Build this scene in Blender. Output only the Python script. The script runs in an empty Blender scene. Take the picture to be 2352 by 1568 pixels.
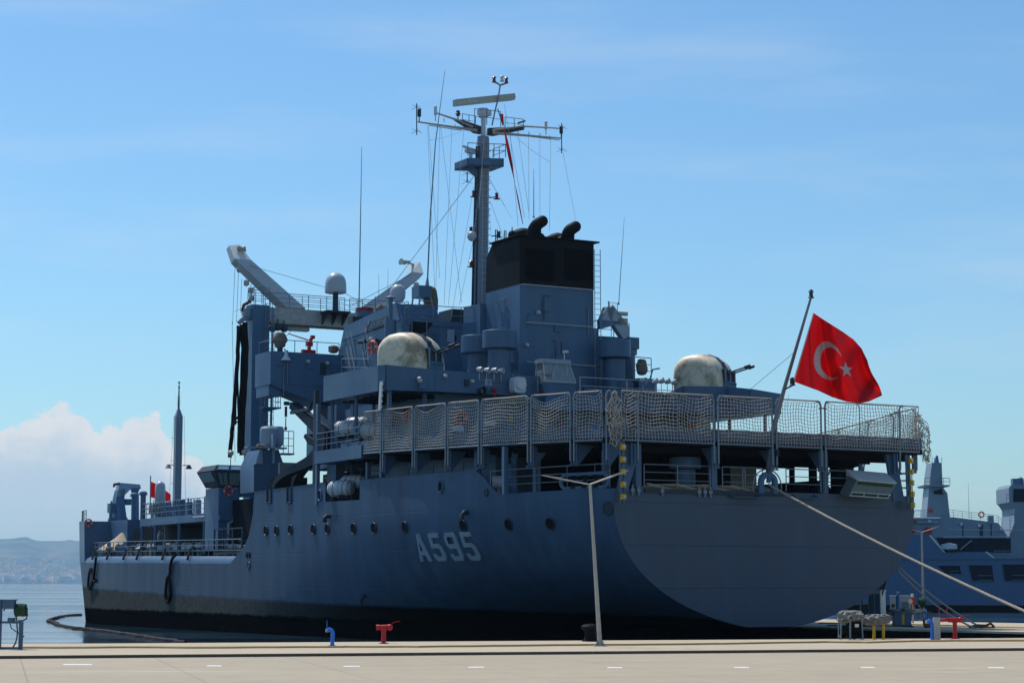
import bpy, math, random
from mathutils import Vector, Matrix
from mathutils import noise as mnoise
random.seed(7)
SC = bpy.context.scene
COL = SC.collection
# ------------------------------------------------------------------ camera
F = 4573.0                       # focal length in pixels of a 2352 px wide picture
PITCH = math.atan(554 / F)
ZC = 2.3
cam_d = bpy.data.cameras.new('camera'); cam = bpy.data.objects.new('camera', cam_d); COL.objects.link(cam)
cam_d.sensor_width = 36; cam_d.lens = 36 * F / 2352
cam_d.clip_start = 0.5; cam_d.clip_end = 30000
cam.location = (0, 0, ZC); cam.rotation_euler = (math.pi / 2 + PITCH, 0, 0)
cam_d.dof.use_dof = True; cam_d.dof.focus_distance = 104; cam_d.dof.aperture_fstop = 1.5
SC.camera = cam
# ------------------------------------------------------------------ sun and sky
SUN_EL = math.radians(60); SUN_AZ = math.radians(-42)      # azimuth clockwise from +Y
sv = Vector((math.sin(SUN_AZ) * math.cos(SUN_EL), math.cos(SUN_AZ) * math.cos(SUN_EL), math.sin(SUN_EL)))
sun_d = bpy.data.lights.new('sun', 'SUN'); sun_d.energy = 4.2; sun_d.angle = math.radians(0.53); sun_d.color = (1.0, .95, .88)
sun = bpy.data.objects.new('sun', sun_d); COL.objects.link(sun); sun.location = (0, 0, 80)
sun.rotation_euler = (-sv).to_track_quat('-Z', 'Y').to_euler()
world = bpy.data.worlds.new('World'); SC.world = world; world.use_nodes = True
wt = world.node_tree; wn = wt.nodes; wl = wt.links
for n in list(wn): wn.remove(n)
def wnode(t, **k):
    n = wn.new(t)
    for a, b in k.items(): setattr(n, a, b)
    return n
def wmath(op, a, b=None, c=None):
    n = wn.new('ShaderNodeMath'); n.operation = op
    for i, v in enumerate((a, b, c)):
        if v is None: continue
        if isinstance(v, (int, float)): n.inputs[i].default_value = v
        else: wl.new(v, n.inputs[i])
    return n.outputs[0]
sky = wnode('ShaderNodeTexSky', sky_type='NISHITA', sun_disc=False, sun_elevation=SUN_EL, sun_rotation=SUN_AZ, air_density=1.15, dust_density=.5, ozone_density=3.0)
hs = wnode('ShaderNodeHueSaturation'); hs.inputs['Saturation'].default_value = 1.03; hs.inputs['Value'].default_value = 1.0
tint = wnode('ShaderNodeMix', data_type='RGBA', blend_type='MULTIPLY'); tint.inputs[0].default_value = 1; wl.new(sky.outputs[0], tint.inputs[6]); tint.inputs[7].default_value = (.82, 1.10, 1.25, 1)
wl.new(tint.outputs[2], hs.inputs['Color'])
tc = wnode('ShaderNodeTexCoord'); sx = wnode('ShaderNodeSeparateXYZ'); wl.new(tc.outputs['Generated'], sx.inputs[0])
yy = wmath('MAXIMUM', sx.outputs[1], 0.02)
cu = wmath('DIVIDE', sx.outputs[0], yy); cv = wmath('DIVIDE', sx.outputs[2], yy)
cmb = wnode('ShaderNodeCombineXYZ'); wl.new(cu, cmb.inputs[0]); wl.new(cv, cmb.inputs[1])
nz = wnode('ShaderNodeTexNoise'); nz.inputs['Scale'].default_value = 34; nz.inputs['Detail'].default_value = 8; nz.inputs['Roughness'].default_value = .58; nz.inputs['Distortion'].default_value = .25
wl.new(cmb.outputs[0], nz.inputs['Vector'])
fc = wnode('ShaderNodeFloatCurve')      # cumulus top height over azimuth: u = x/y mapped -0.40..-0.10 to 0..1
cm = fc.mapping.curves[0]
pts = [(-.40, .050), (-.33, .066), (-.257, .080), (-.224, .088), (-.205, .079), (-.19, .082), (-.180, .084), (-.172, .072), (-.163, .071), (-.155, .060), (-.149, .035), (-.142, .0)]
def cx(u): return (u + .40) / .30
for i, (u, v) in enumerate(pts):
    if i < 2: cm.points[i].location = (cx(u) if i else 0, v * 10)
    else: cm.points.new(cx(u), v * 10)
cm.points.new(1, 0)
fc.mapping.extend = 'HORIZONTAL'; fc.mapping.update()
wl.new(wmath('MINIMUM', wmath('DIVIDE', wmath('ADD', cu, .40), .30), .999), fc.inputs['Value'])
top = wmath('DIVIDE', fc.outputs[0], 10)
edge = wmath('SUBTRACT', wmath('ADD', top, wmath('MULTIPLY', wmath('SUBTRACT', nz.outputs[0], .5), .05)), cv)
def wsmooth(x, lo, hi):
    n = wnode('ShaderNodeMapRange', interpolation_type='SMOOTHSTEP'); wl.new(x, n.inputs[0])
    n.inputs[1].default_value = lo; n.inputs[2].default_value = hi; return n.outputs[0]
m1 = wsmooth(edge, 0.0, .0035)
m2 = wsmooth(cv, -.012, .052)
nz2 = wnode('ShaderNodeTexNoise'); nz2.inputs['Scale'].default_value = 60; nz2.inputs['Detail'].default_value = 7; nz2.inputs['Roughness'].default_value = .6
wl.new(cmb.outputs[0], nz2.inputs['Vector'])
lit = wmath('ADD', wmath('MULTIPLY', wsmooth(edge, .040, .0), .85), wmath('MULTIPLY', wmath('SUBTRACT', nz2.outputs[0], .5), 1.1))
litc = wsmooth(lit, 0.0, 1.0)
ccol = wnode('ShaderNodeMix', data_type='RGBA'); wl.new(litc, ccol.inputs[0])
ccol.inputs[6].default_value = (5.2, 6.3, 7.4, 1); ccol.inputs[7].default_value = (8.1, 8.0, 8.0, 1)
# high thin streaks
mp = wnode('ShaderNodeMapping'); mp.inputs['Scale'].default_value = (2.2, 13, 1); mp.inputs['Rotation'].default_value = (0, 0, -.12); wl.new(cmb.outputs[0], mp.inputs[0])
nz3 = wnode('ShaderNodeTexNoise'); nz3.inputs['Scale'].default_value = 1.6; nz3.inputs['Detail'].default_value = 6; nz3.inputs['Roughness'].default_value = .55; wl.new(mp.outputs[0], nz3.inputs['Vector'])
cir = wmath('MULTIPLY', wsmooth(nz3.outputs[0], .44, .75), .22)
mixc = wnode('ShaderNodeMix', data_type='RGBA'); wl.new(cir, mixc.inputs[0]); wl.new(hs.outputs[0], mixc.inputs[6]); mixc.inputs[7].default_value = (7, 7.6, 8.2, 1)
mixk = wnode('ShaderNodeMix', data_type='RGBA')
front = wmath('GREATER_THAN', sx.outputs[1], 0.05)
wl.new(wmath('MULTIPLY', wmath('MULTIPLY', wmath('MULTIPLY', m1, m2), wmath('MULTIPLY', front, wsmooth(top, .02, .045))), .93), mixk.inputs[0]); wl.new(mixc.outputs[2], mixk.inputs[6]); wl.new(ccol.outputs[2], mixk.inputs[7])
bg = wnode('ShaderNodeBackground'); bg.inputs['Strength'].default_value = .105; wl.new(mixk.outputs[2], bg.inputs[0])
wo = wnode('ShaderNodeOutputWorld'); wl.new(bg.outputs[0], wo.inputs[0])
SC.view_settings.view_transform = 'Standard'; SC.view_settings.look = 'None'; SC.view_settings.exposure = 0; SC.view_settings.gamma = 1
SC.render.engine = 'CYCLES'; SC.cycles.max_bounces = 8; SC.cycles.caustics_reflective = False; SC.cycles.caustics_refractive = False; SC.cycles.volume_bounces = 0; SC.cycles.use_denoising = True
# ------------------------------------------------------------------ frames: world and ship
TH = math.radians(29); cT, sT = math.cos(TH), math.sin(TH)
C0 = (12.87, 99.4)               # centre of the transom; ship x = starboard, y = forward
def ray(px, py):
    x = (px - 1176) / F; y = (784 - py) / F
    return (x, math.cos(PITCH) - y * math.sin(PITCH), math.sin(PITCH) + y * math.cos(PITCH))
def toS(p):
    x = p[0] - C0[0]; y = p[1] - C0[1]
    return (cT * x + sT * y, -sT * x + cT * y, p[2])
def toW(p): return (C0[0] + cT * p[0] - sT * p[1], C0[1] + sT * p[0] + cT * p[1], p[2])
def Wp(px, py, z=0.0, d=None):   # point of the world seen at a survey mark, on level z or at distance d
    r = ray(px, py); k = (z - ZC) / r[2] if d is None else d / r[1]
    return (r[0] * k, r[1] * k, ZC + r[2] * k)
def Q(px, py, o=None, t=None, z=None):   # the same in the ship's frame, on a plane o, t or z
    r = ray(px, py)
    if o is not None: k = (o + cT * C0[0] + sT * C0[1]) / (cT * r[0] + sT * r[1])
    elif t is not None: k = (t - sT * C0[0] + cT * C0[1]) / (-sT * r[0] + cT * r[1])
    else: k = (z - ZC) / r[2]
    return Vector(toS((r[0] * k, r[1] * k, ZC + r[2] * k)))
# ------------------------------------------------------------------ materials
SPEC = .22
class NT:
    def __init__(s, name):
        s.m = bpy.data.materials.new(name); s.m.use_nodes = True; s.t = s.m.node_tree; s.n = s.t.nodes; s.l = s.t.links
        s.b = s.n['Principled BSDF']; s.tc = s.n.new('ShaderNodeTexCoord')
    def new(s, t, **k):
        n = s.n.new(t)
        for a, b in k.items(): setattr(n, a, b)
        return n
    def link(s, a, b): s.l.new(a, b)
    def math(s, op, a, b=None, c=None, clamp=False):
        n = s.n.new('ShaderNodeMath'); n.operation = op; n.use_clamp = clamp
        for i, v in enumerate((a, b, c)):
            if v is None: continue
            if isinstance(v, (int, float)): n.inputs[i].default_value = v
            else: s.l.new(v, n.inputs[i])
        return n.outputs[0]
    def noise(s, scale, vec=None, detail=4, rough=.55, sc3=None, dist=0):
        n = s.n.new('ShaderNodeTexNoise'); n.inputs['Scale'].default_value = scale; n.inputs['Detail'].default_value = detail
        n.inputs['Roughness'].default_value = rough; n.inputs['Distortion'].default_value = dist
        v = vec or s.tc.outputs['Object']
        if sc3:
            m = s.n.new('ShaderNodeMapping'); m.inputs['Scale'].default_value = sc3; s.l.new(v, m.inputs[0]); v = m.outputs[0]
        s.l.new(v, n.inputs['Vector']); return n.outputs[0]
    def mr(s, x, a, b, c=0.0, d=1.0, smooth=True):
        n = s.n.new('ShaderNodeMapRange'); s.l.new(x, n.inputs[0])
        if smooth: n.interpolation_type = 'SMOOTHSTEP'
        for i, v in enumerate((a, b, c, d)): n.inputs[i + 1].default_value = v
        return n.outputs[0]
    def mix(s, f, a, b, mode='MIX'):
        n = s.n.new('ShaderNodeMix'); n.data_type = 'RGBA'; n.blend_type = mode
        for i, v in ((0, f), (6, a), (7, b)):
            if isinstance(v, (int, float)): n.inputs[i].default_value = v
            elif isinstance(v, tuple): n.inputs[i].default_value = (v[0], v[1], v[2], 1)
            else: s.l.new(v, n.inputs[i])
        return n.outputs[2]
    def bump(s, h, strength=.3, dist=.02):
        n = s.n.new('ShaderNodeBump'); n.inputs['Strength'].default_value = strength; n.inputs['Distance'].default_value = dist
        s.l.new(h, n.inputs['Height']); s.l.new(n.outputs[0], s.b.inputs['Normal'])
    def col(s, v):
        if isinstance(v, tuple): s.b.inputs['Base Color'].default_value = (v[0], v[1], v[2], 1)
        else: s.l.new(v, s.b.inputs['Base Color'])
    def r(s, v, metal=0):
        if isinstance(v, (int, float)): s.b.inputs['Roughness'].default_value = v
        else: s.l.new(v, s.b.inputs['Roughness'])
        s.b.inputs['Metallic'].default_value = metal; s.b.inputs['Specular IOR Level'].default_value = SPEC
def paint(name, c, rough=.45, dirt=.35, rust=.0, seams=False):
    m = NT(name)
    big = m.noise(.35, detail=5); st = m.noise(1.0, sc3=(1.6, 1.6, .12), detail=5); fine = m.noise(9, detail=5)
    v = m.math('ADD', m.math('MULTIPLY', m.math('SUBTRACT', big, .5), dirt * .9), m.math('MULTIPLY', m.math('SUBTRACT', st, .5), dirt * 1.1))
    v = m.math('ADD', v, m.math('MULTIPLY', m.math('SUBTRACT', fine, .5), dirt * .35))
    base = m.mix(1.0, c, m.math('ADD', v, 1.0), 'MULTIPLY')
    if rust:
        rs = m.noise(2.2, sc3=(2, 2, .35), detail=7, rough=.7)
        base = m.mix(m.math('MULTIPLY', m.mr(rs, .60, .74), rust), base, (.16, .085, .045))
    m.col(base); m.r(m.mr(big, .3, .7, rough - .08, rough + .12))
    h = fine
    if seams:
        s3 = m.new('ShaderNodeSeparateXYZ'); m.link(m.tc.outputs['Object'], s3.inputs[0])
        fy = m.math('ABSOLUTE', m.math('SUBTRACT', m.math('FRACT', m.math('DIVIDE', m.math('ADD', s3.outputs[1], s3.outputs[0]), 1.9)), .5))
        fz = m.math('ABSOLUTE', m.math('SUBTRACT', m.math('FRACT', m.math('DIVIDE', m.math('ADD', s3.outputs[2], .4), 2.2)), .5))
        ln = m.math('MULTIPLY', m.mr(fy, .0, .02), m.mr(fz, .0, .02))
        dent = m.noise(.55, sc3=(1, 1, .25), detail=2)
        h = m.math('ADD', m.math('MULTIPLY', ln, .5), m.math('ADD', m.math('MULTIPLY', dent, 4), m.math('MULTIPLY', fine, .1)))
        m.bump(h, .35, .02)
    else: m.bump(h, .15, .01)
    return m.m
def plain(name, c, rough=.5, metal=0, var=.25, scale=6):
    m = NT(name); n = m.noise(scale, detail=5)
    m.col(m.mix(1.0, c, m.math('ADD', m.math('MULTIPLY', m.math('SUBTRACT', n, .5), var * 2), 1.0), 'MULTIPLY')); m.r(rough, metal); m.bump(n, .12, .01)
    return m.m
M = {}
M['grey'] = paint('haze grey paint', (.066, .124, .205), .42, .40, .25)
M['wall'] = paint('superstructure grey paint', (.068, .136, .228), .42, .35, .12, seams=True)
M['light'] = paint('light grey paint', (.26, .33, .40), .45, .25, .15)
M['dark'] = paint('dark grey paint', (.030, .042, .058), .5, .4, .2)
SPEC = .08
M['black'] = paint('funnel black paint', (.010, .011, .013), .55, .5)
M['soot'] = plain('sooty exhaust metal', (.012, .013, .018), .6)
SPEC = .25
M['steel'] = plain('rail steel', (.17, .21, .25), .4, .2)
M['railw'] = plain('worn pale rail', (.42, .43, .43), .45)
M['white'] = plain('white paint', (.62, .63, .62), .45, var=.15)
M['raft'] = plain('white canister plastic', (.50, .54, .58), .4, var=.12)
M['red'] = plain('red paint', (.42, .015, .02), .4)
M['lampred'] = plain('red lamp glass', (.22, .01, .015), .2)
M['orange'] = plain('orange red buoy', (.62, .05, .03), .5)
M['yellow'] = plain('yellow paint', (.62, .36, .01), .4)
M['blue'] = plain('blue pipe paint', (.02, .16, .62), .35)
M['gasblue'] = plain('blue cylinder paint', (.02, .09, .22), .35)
M['green'] = plain('green hose', (.02, .06, .03), .5)
M['greenpaint'] = plain('green lamp tray', (.01, .05, .012), .5)
M['rope'] = None
M['canvas'] = plain('tan canvas', (.17, .14, .11), .85, var=.3, scale=3)
M['canvasg'] = plain('grey canvas', (.20, .20, .185), .9, var=.45, scale=5)
M['tent'] = plain('sand coloured cover', (.42, .34, .25), .9)
SPEC = .06
M['rubber'] = plain('black rubber', (.009, .009, .010), .6)
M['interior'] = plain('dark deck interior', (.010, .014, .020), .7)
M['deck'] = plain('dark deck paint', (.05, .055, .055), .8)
M['pier'] = plain('near-black pier side', (.012, .012, .012), .8)  # one near-black tone for the pier's sides and piles
SPEC = .3
M['rust'] = plain('rusty iron', (.12, .07, .045), .8, var=.5)
M['cabinet'] = plain('pale cabinet metal', (.42, .44, .44), .45, var=.15)
M['galv'] = plain('galvanised post', (.36, .35, .33), .55, .2, var=.35, scale=3)
SPEC = .5
m = NT('window glass'); m.col((.012, .016, .02)); m.r(.25); M['glass'] = m.m
m = NT('clear cab glass'); m.col((.30, .42, .40)); m.r(.15); m.b.inputs['Transmission Weight'].default_value = .55; M['cabglass'] = m.m
m = NT('mottled grey pane'); m.col(m.mix(m.noise(3, detail=5), (.16, .19, .20), (.28, .31, .32))); m.r(.18); M['pane'] = m.m  # pane colour mottled between two greys
m = NT('rope fibre')
w = m.noise(30, detail=3); m.col(m.mix(w, (.20, .17, .13), (.50, .45, .37))); m.r(.85); M['rope'] = m.m
m = NT('net cord'); m.col(m.mix(m.noise(4, detail=4), (.26, .24, .21), (.52, .48, .42))); m.r(.85); M['cord'] = m.m
m = NT('satellite dome'); m.col(m.mix(m.noise(1.5, detail=4), (.33, .37, .42), (.40, .44, .48))); m.r(.38); M['dome'] = m.m
m = NT('weathered gun shield')     # stained glass-fibre: beige with green-brown patches
n1 = m.noise(.55, detail=6, rough=.6); n2 = m.noise(2.4, detail=8, rough=.7); n3 = m.noise(7, detail=4)
cc = m.mix(m.mr(n1, .50, .64), (.70, .60, .43), (.28, .21, .12))
cc = m.mix(m.math('MULTIPLY', m.mr(n2, .50, .66), .55), cc, (.33, .27, .17)); cc = m.mix(m.math('MULTIPLY', m.mr(n2, .34, .42, 1, 0), .5), cc, (.20, .24, .24))
cc = m.mix(m.math('MULTIPLY', m.mr(n3, .6, .75), .25), cc, (.55, .52, .45))
m.col(cc); m.r(.5); m.bump(n2, .2, .02); M['shield'] = m.m
SPEC = .25
# hull: grey topsides, dark boot band, fouled black waterline, plate seams, long vertical streaks
def hull_mat(name, c, warm=False):
    m = NT(name); s3 = m.new('ShaderNodeSeparateXYZ'); m.link(m.tc.outputs['Object'], s3.inputs[0])
    x, y, z = s3.outputs
    st = m.noise(1.0, sc3=(.9, .9, .06), detail=6); big = m.noise(.18, detail=5); fine = m.noise(5, detail=6, rough=.65)
    v = m.math('ADD', m.math('MULTIPLY', m.math('SUBTRACT', big, .5), .5), m.math('MULTIPLY', m.math('SUBTRACT', st, .5), .3 if warm else 1.0))
    v = m.math('ADD', v, m.math('MULTIPLY', m.math('SUBTRACT', fine, .5), .12))
    base = m.mix(1.0, c, m.math('ADD', v, 1.0), 'MULTIPLY')
    rs = m.noise(1.4, sc3=(1.5, 1.5, .1), detail=8, rough=.7)
    base = m.mix(m.math('MULTIPLY', m.mr(rs, .60, .74), .10 if warm else .5), base, (.10, .07, .045))
    if not warm:
        far = m.mr(y, 20, 45)
        line = m.math('ADD', m.math('ADD', .62, m.math('MULTIPLY', y, .0165)), m.math('MULTIPLY', m.math('SUBTRACT', m.noise(.5, sc3=(1, 1, .3), detail=6, rough=.7), .5), m.math('MULTIPLY', far, .5)))
        wob = m.math('MULTIPLY', m.math('SUBTRACT', m.noise(.8, detail=7, rough=.7), .5), .55)
        d = m.math('SUBTRACT', z, line)
        low = m.mr(m.math('ADD', d, m.math('MULTIPLY', wob, .35)), -.16, .12)                       # 0 below the boot line
        gr = m.math('MULTIPLY', m.mr(m.math('ADD', m.math('SUBTRACT', d, .75), wob), -.15, .25), 1.0)
        mid = m.mix(m.noise(2.2, detail=9, rough=.75), (.016, .019, .021), (.16, .155, .14))
        boot = m.mix(far, (.009, .010, .012), mid)
        black = m.mr(m.math('ADD', m.math('SUBTRACT', z, m.math('MULTIPLY', far, .12)), wob), .10, .30)
        boot = m.mix(black, (.006, .006, .007), boot)
        base = m.mix(low, boot, base)
        band = m.math('MULTIPLY', m.mr(m.math('ABSOLUTE', m.math('SUBTRACT', d, 1.25)), 1.0, 1.4, 1, 0), far)
        base = m.mix(m.math('MULTIPLY', band, .28), base, (.05, .048, .045))
    m.col(base); m.r(m.mr(big, .3, .7, .30, .5))
    if not warm:
        m.r(m.math('ADD', m.math('MULTIPLY', low, -.47), .95)); m.link(m.math('MULTIPLY', low, .15), m.b.inputs['Specular IOR Level'])
    fz = m.math('ABSOLUTE', m.math('SUBTRACT', m.math('FRACT', m.math('DIVIDE', m.math('ADD', z, 1.05), 2.05)), .5))
    fy = m.math('ABSOLUTE', m.math('SUBTRACT', m.math('FRACT', m.math('DIVIDE', m.math('ADD', y, m.math('MULTIPLY', x, .35)), 5.5)), .5))
    ln = m.math('MULTIPLY', m.mr(fy, .0, .006), m.mr(fz, .0, .012))
    dent = m.noise(.8, sc3=(1, 1, .14), detail=2)
    m.bump(m.math('ADD', m.math('MULTIPLY', ln, 1.0), m.math('MULTIPLY', dent, 1.1)), 0.6 if warm else .55, .022)
    return m.m
M['hull'] = hull_mat('hull side paint', (.048, .094, .163))
M['transom'] = hull_mat('transom paint with reflected warmth', (.058, .086, .130), True)  # warmer copy of the side colour, reflected light painted in
SPEC = .5
# ------------------------------------------------------------------ mesh builder
class MB:
    def __init__(s): s.v = []; s.f = []; s.mi = []; s.cur = 0
    def add(s, vs, fs):
        b = len(s.v); s.v += [tuple(p) for p in vs]; s.f += [tuple(i + b for i in f) for f in fs]; s.mi += [s.cur] * len(fs)
    def box(s, a, b):
        x0, y0, z0 = a; x1, y1, z1 = b
        s.add([(x0,y0,z0),(x1,y0,z0),(x1,y1,z0),(x0,y1,z0),(x0,y0,z1),(x1,y0,z1),(x1,y1,z1),(x0,y1,z1)],
              [(0,3,2,1),(4,5,6,7),(0,1,5,4),(1,2,6,5),(2,3,7,6),(3,0,4,7)]); return s
    def cb(s, c, d, rz=0):       # centred box, turned about z
        hx, hy, hz = d[0]/2, d[1]/2, d[2]/2; ca, sa = math.cos(rz), math.sin(rz); vs = []
        for k in (-hz, hz):
            for i, j in ((-hx,-hy),(hx,-hy),(hx,hy),(-hx,hy)): vs.append((c[0]+i*ca-j*sa, c[1]+i*sa+j*ca, c[2]+k))
        s.add(vs, [(0,3,2,1),(4,5,6,7),(0,1,5,4),(1,2,6,5),(2,3,7,6),(3,0,4,7)]); return s
    def hexa(s, bot, top):       # two quads
        s.add(list(bot)+list(top), [(0,3,2,1),(4,5,6,7),(0,1,5,4),(1,2,6,5),(2,3,7,6),(3,0,4,7)]); return s
    def cyl(s, p, q, r, r2=None, n=10, caps=True):
        p, q = Vector(p), Vector(q); r2 = r if r2 is None else r2; d = (q - p)
        if d.length < 1e-6: return s
        d.normalize(); a = d.orthogonal().normalized(); b = d.cross(a); vs = []
        for c, rr in ((p, r), (q, r2)):
            for i in range(n):
                t = 2*math.pi*i/n; vs.append(c + a*(math.cos(t)*rr) + b*(math.sin(t)*rr))
        fs = [(i, (i+1)%n, n+(i+1)%n, n+i) for i in range(n)]
        if caps: fs += [tuple(range(n-1,-1,-1)), tuple(range(n,2*n))]
        s.add(vs, fs); return s
    def tube(s, pts, r, n=6, closed=False, caps=True):
        pts = [Vector(p) for p in pts]; N = len(pts); vs = []; prev = None
        rr = r if isinstance(r, (list, tuple)) else [r]*N
        for i, p in enumerate(pts):
            if closed: d = pts[(i+1)%N] - pts[i-1]
            else: d = pts[min(i+1, N-1)] - pts[max(i-1, 0)]
            if d.length < 1e-7: d = Vector((0,0,1))
            d.normalize()
            if prev is None: a = d.orthogonal().normalized()
            else:
                a = prev - d*prev.dot(d)
                a = a.normalized() if a.length > 1e-5 else d.orthogonal().normalized()
            prev = a; b = d.cross(a)
            for k in range(n):
                t = 2*math.pi*k/n; vs.append(p + a*(math.cos(t)*rr[i]) + b*(math.sin(t)*rr[i]))
        fs = []
        for i in range(N if closed else N-1):
            j = (i+1)%N
            for k in range(n): fs.append((i*n+k, i*n+(k+1)%n, j*n+(k+1)%n, j*n+k))
        if caps and not closed: fs += [tuple(range(n-1,-1,-1)), tuple(range((N-1)*n, N*n))]
        s.add(vs, fs); return s
    def lathe(s, c, prof, n=20, axis=(0,0,1), caps=True):   # prof: (radius, height along axis)
        c = Vector(c); d = Vector(axis).normalized(); a = d.orthogonal().normalized(); b = d.cross(a); vs = []
        for r, h in prof:
            for i in range(n):
                t = 2*math.pi*i/n; vs.append(c + d*h + a*(math.cos(t)*r) + b*(math.sin(t)*r))
        fs = []
        for j in range(len(prof)-1):
            for i in range(n): fs.append((j*n+i, j*n+(i+1)%n, (j+1)*n+(i+1)%n, (j+1)*n+i))
        if caps: fs += [tuple(range(n-1,-1,-1)), tuple(range((len(prof)-1)*n, len(prof)*n))]
        s.add(vs, fs); return s
    def ball(s, c, r, n=14, sz=1.0):
        m_ = max(6, n//2); return s.lathe((c[0],c[1],c[2]), [(r*math.sin(math.pi*i/m_)+1e-4, -r*sz*math.cos(math.pi*i/m_)) for i in range(m_+1)], n)
    def prism(s, poly, vec):      # 3D polygon swept along vec
        n = len(poly); poly = [Vector(p) for p in poly]; vec = Vector(vec)
        s.add(poly + [p+vec for p in poly], [tuple(range(n-1,-1,-1)), tuple(range(n,2*n))] + [(i,(i+1)%n,n+(i+1)%n,n+i) for i in range(n)]); return s
    def wall(s, path, h, th=.06):  # upright sheet with thickness along path of (x,y,z) base points; h number or list
        N = len(path)
        for i in range(N-1):
            p, q = Vector(path[i]), Vector(path[i+1]); d = (q-p); nrm = Vector((-d.y, d.x, 0)).normalized()*th
            h0 = h[i] if isinstance(h, (list,tuple)) else h; h1 = h[i+1] if isinstance(h, (list,tuple)) else h
            s.hexa([p, q, q+nrm, p+nrm], [p+Vector((0,0,h0)), q+Vector((0,0,h1)), q+nrm+Vector((0,0,h1)), p+nrm+Vector((0,0,h0))])
        return s
    def slab(s, poly, z0, z1):
        return s.prism([(p[0], p[1], z0 if not callable(z0) else z0(p)) for p in poly], (0, 0, z1))
    def grid(s, fn, nu, nv):
        vs = [fn(i/nu, j/nv) for j in range(nv+1) for i in range(nu+1)]
        s.add(vs, [(j*(nu+1)+i, j*(nu+1)+i+1, (j+1)*(nu+1)+i+1, (j+1)*(nu+1)+i) for j in range(nv) for i in range(nu)]); return s
    def rail(s, path, h=1.0, rows=3, post=None, r=.022, rp=.028):   # handrail: rows of tubes and posts
        path = [Vector(p) for p in path]; up = Vector((0,0,1))
        for k in range(rows):
            s.tube([p + up*h*(k+1)/rows for p in path], r if k < rows-1 else r*1.25, 5)
        post = post or 1.5
        for p, q in zip(path, path[1:]):
            L = (q-p).length; n = max(1, round(L/post))
            for i in range(n+1):
                b = p.lerp(q, i/n); s.cyl(b, b+up*h, rp, n=5)
        return s
    def ladder(s, p, q, w, side, r=.025, step=.33):
        p, q, side = Vector(p), Vector(q), Vector(side).normalized()*w/2; L = (q-p).length; n = int(L/step)
        s.cyl(p-side, q-side, r, n=5); s.cyl(p+side, q+side, r, n=5)
        for i in range(1, n): c = p.lerp(q, i/n); s.cyl(c-side, c+side, r*.8, n=4)
        return s
    def build(s, name, mats, parent=None, sharp=35):
        me = bpy.data.meshes.new(name); me.from_pydata(s.v, [], s.f); me.update()
        for mt in (mats if isinstance(mats, (list, tuple)) else [mats]): me.materials.append(M[mt] if isinstance(mt, str) else mt)
        me.polygons.foreach_set('material_index', s.mi); me.polygons.foreach_set('use_smooth', [True]*len(s.f))
        try: me.set_sharp_from_angle(angle=math.radians(sharp))
        except Exception: pass
        ob = bpy.data.objects.new(name, me); COL.objects.link(ob)
        if parent is not None: ob.parent = parent
        return ob
def tag(o, label=None, cat=None, group=None, kind=None):
    if label: o['label'] = label
    if cat: o['category'] = cat
    if group: o['group'] = group
    if kind: o['kind'] = kind
    return o
def empty(name, loc, rz=0, **k):
    e = bpy.data.objects.new(name, None); COL.objects.link(e); e.location = loc; e.rotation_euler = (0, 0, rz); e.empty_display_size = .5
    return tag(e, **k)
def on_ship(name, base, **k): return empty(name, toW(base), TH, **k)
def solo_ship(mb, name, mat, base, **k):      # one-mesh thing whose coordinates were given in the ship's frame
    bx, by, bz = base; mb.v = [(v[0]-bx, v[1]-by, v[2]-bz) for v in mb.v]
    o = mb.build(name, mat); o.location = toW(base); o.rotation_euler = (0, 0, TH); return tag(o, **k)
def solo(mb, name, mat, base, **k):
    bx, by, bz = base; mb.v = [(v[0]-bx, v[1]-by, v[2]-bz) for v in mb.v]
    o = mb.build(name, mat); o.location = base; return tag(o, **k)
def copy_tree(o, parent=None):
    c = o.copy(); COL.objects.link(c); c.parent = parent
    for ch in list(o.children): copy_tree(ch, c)
    return c
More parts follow.
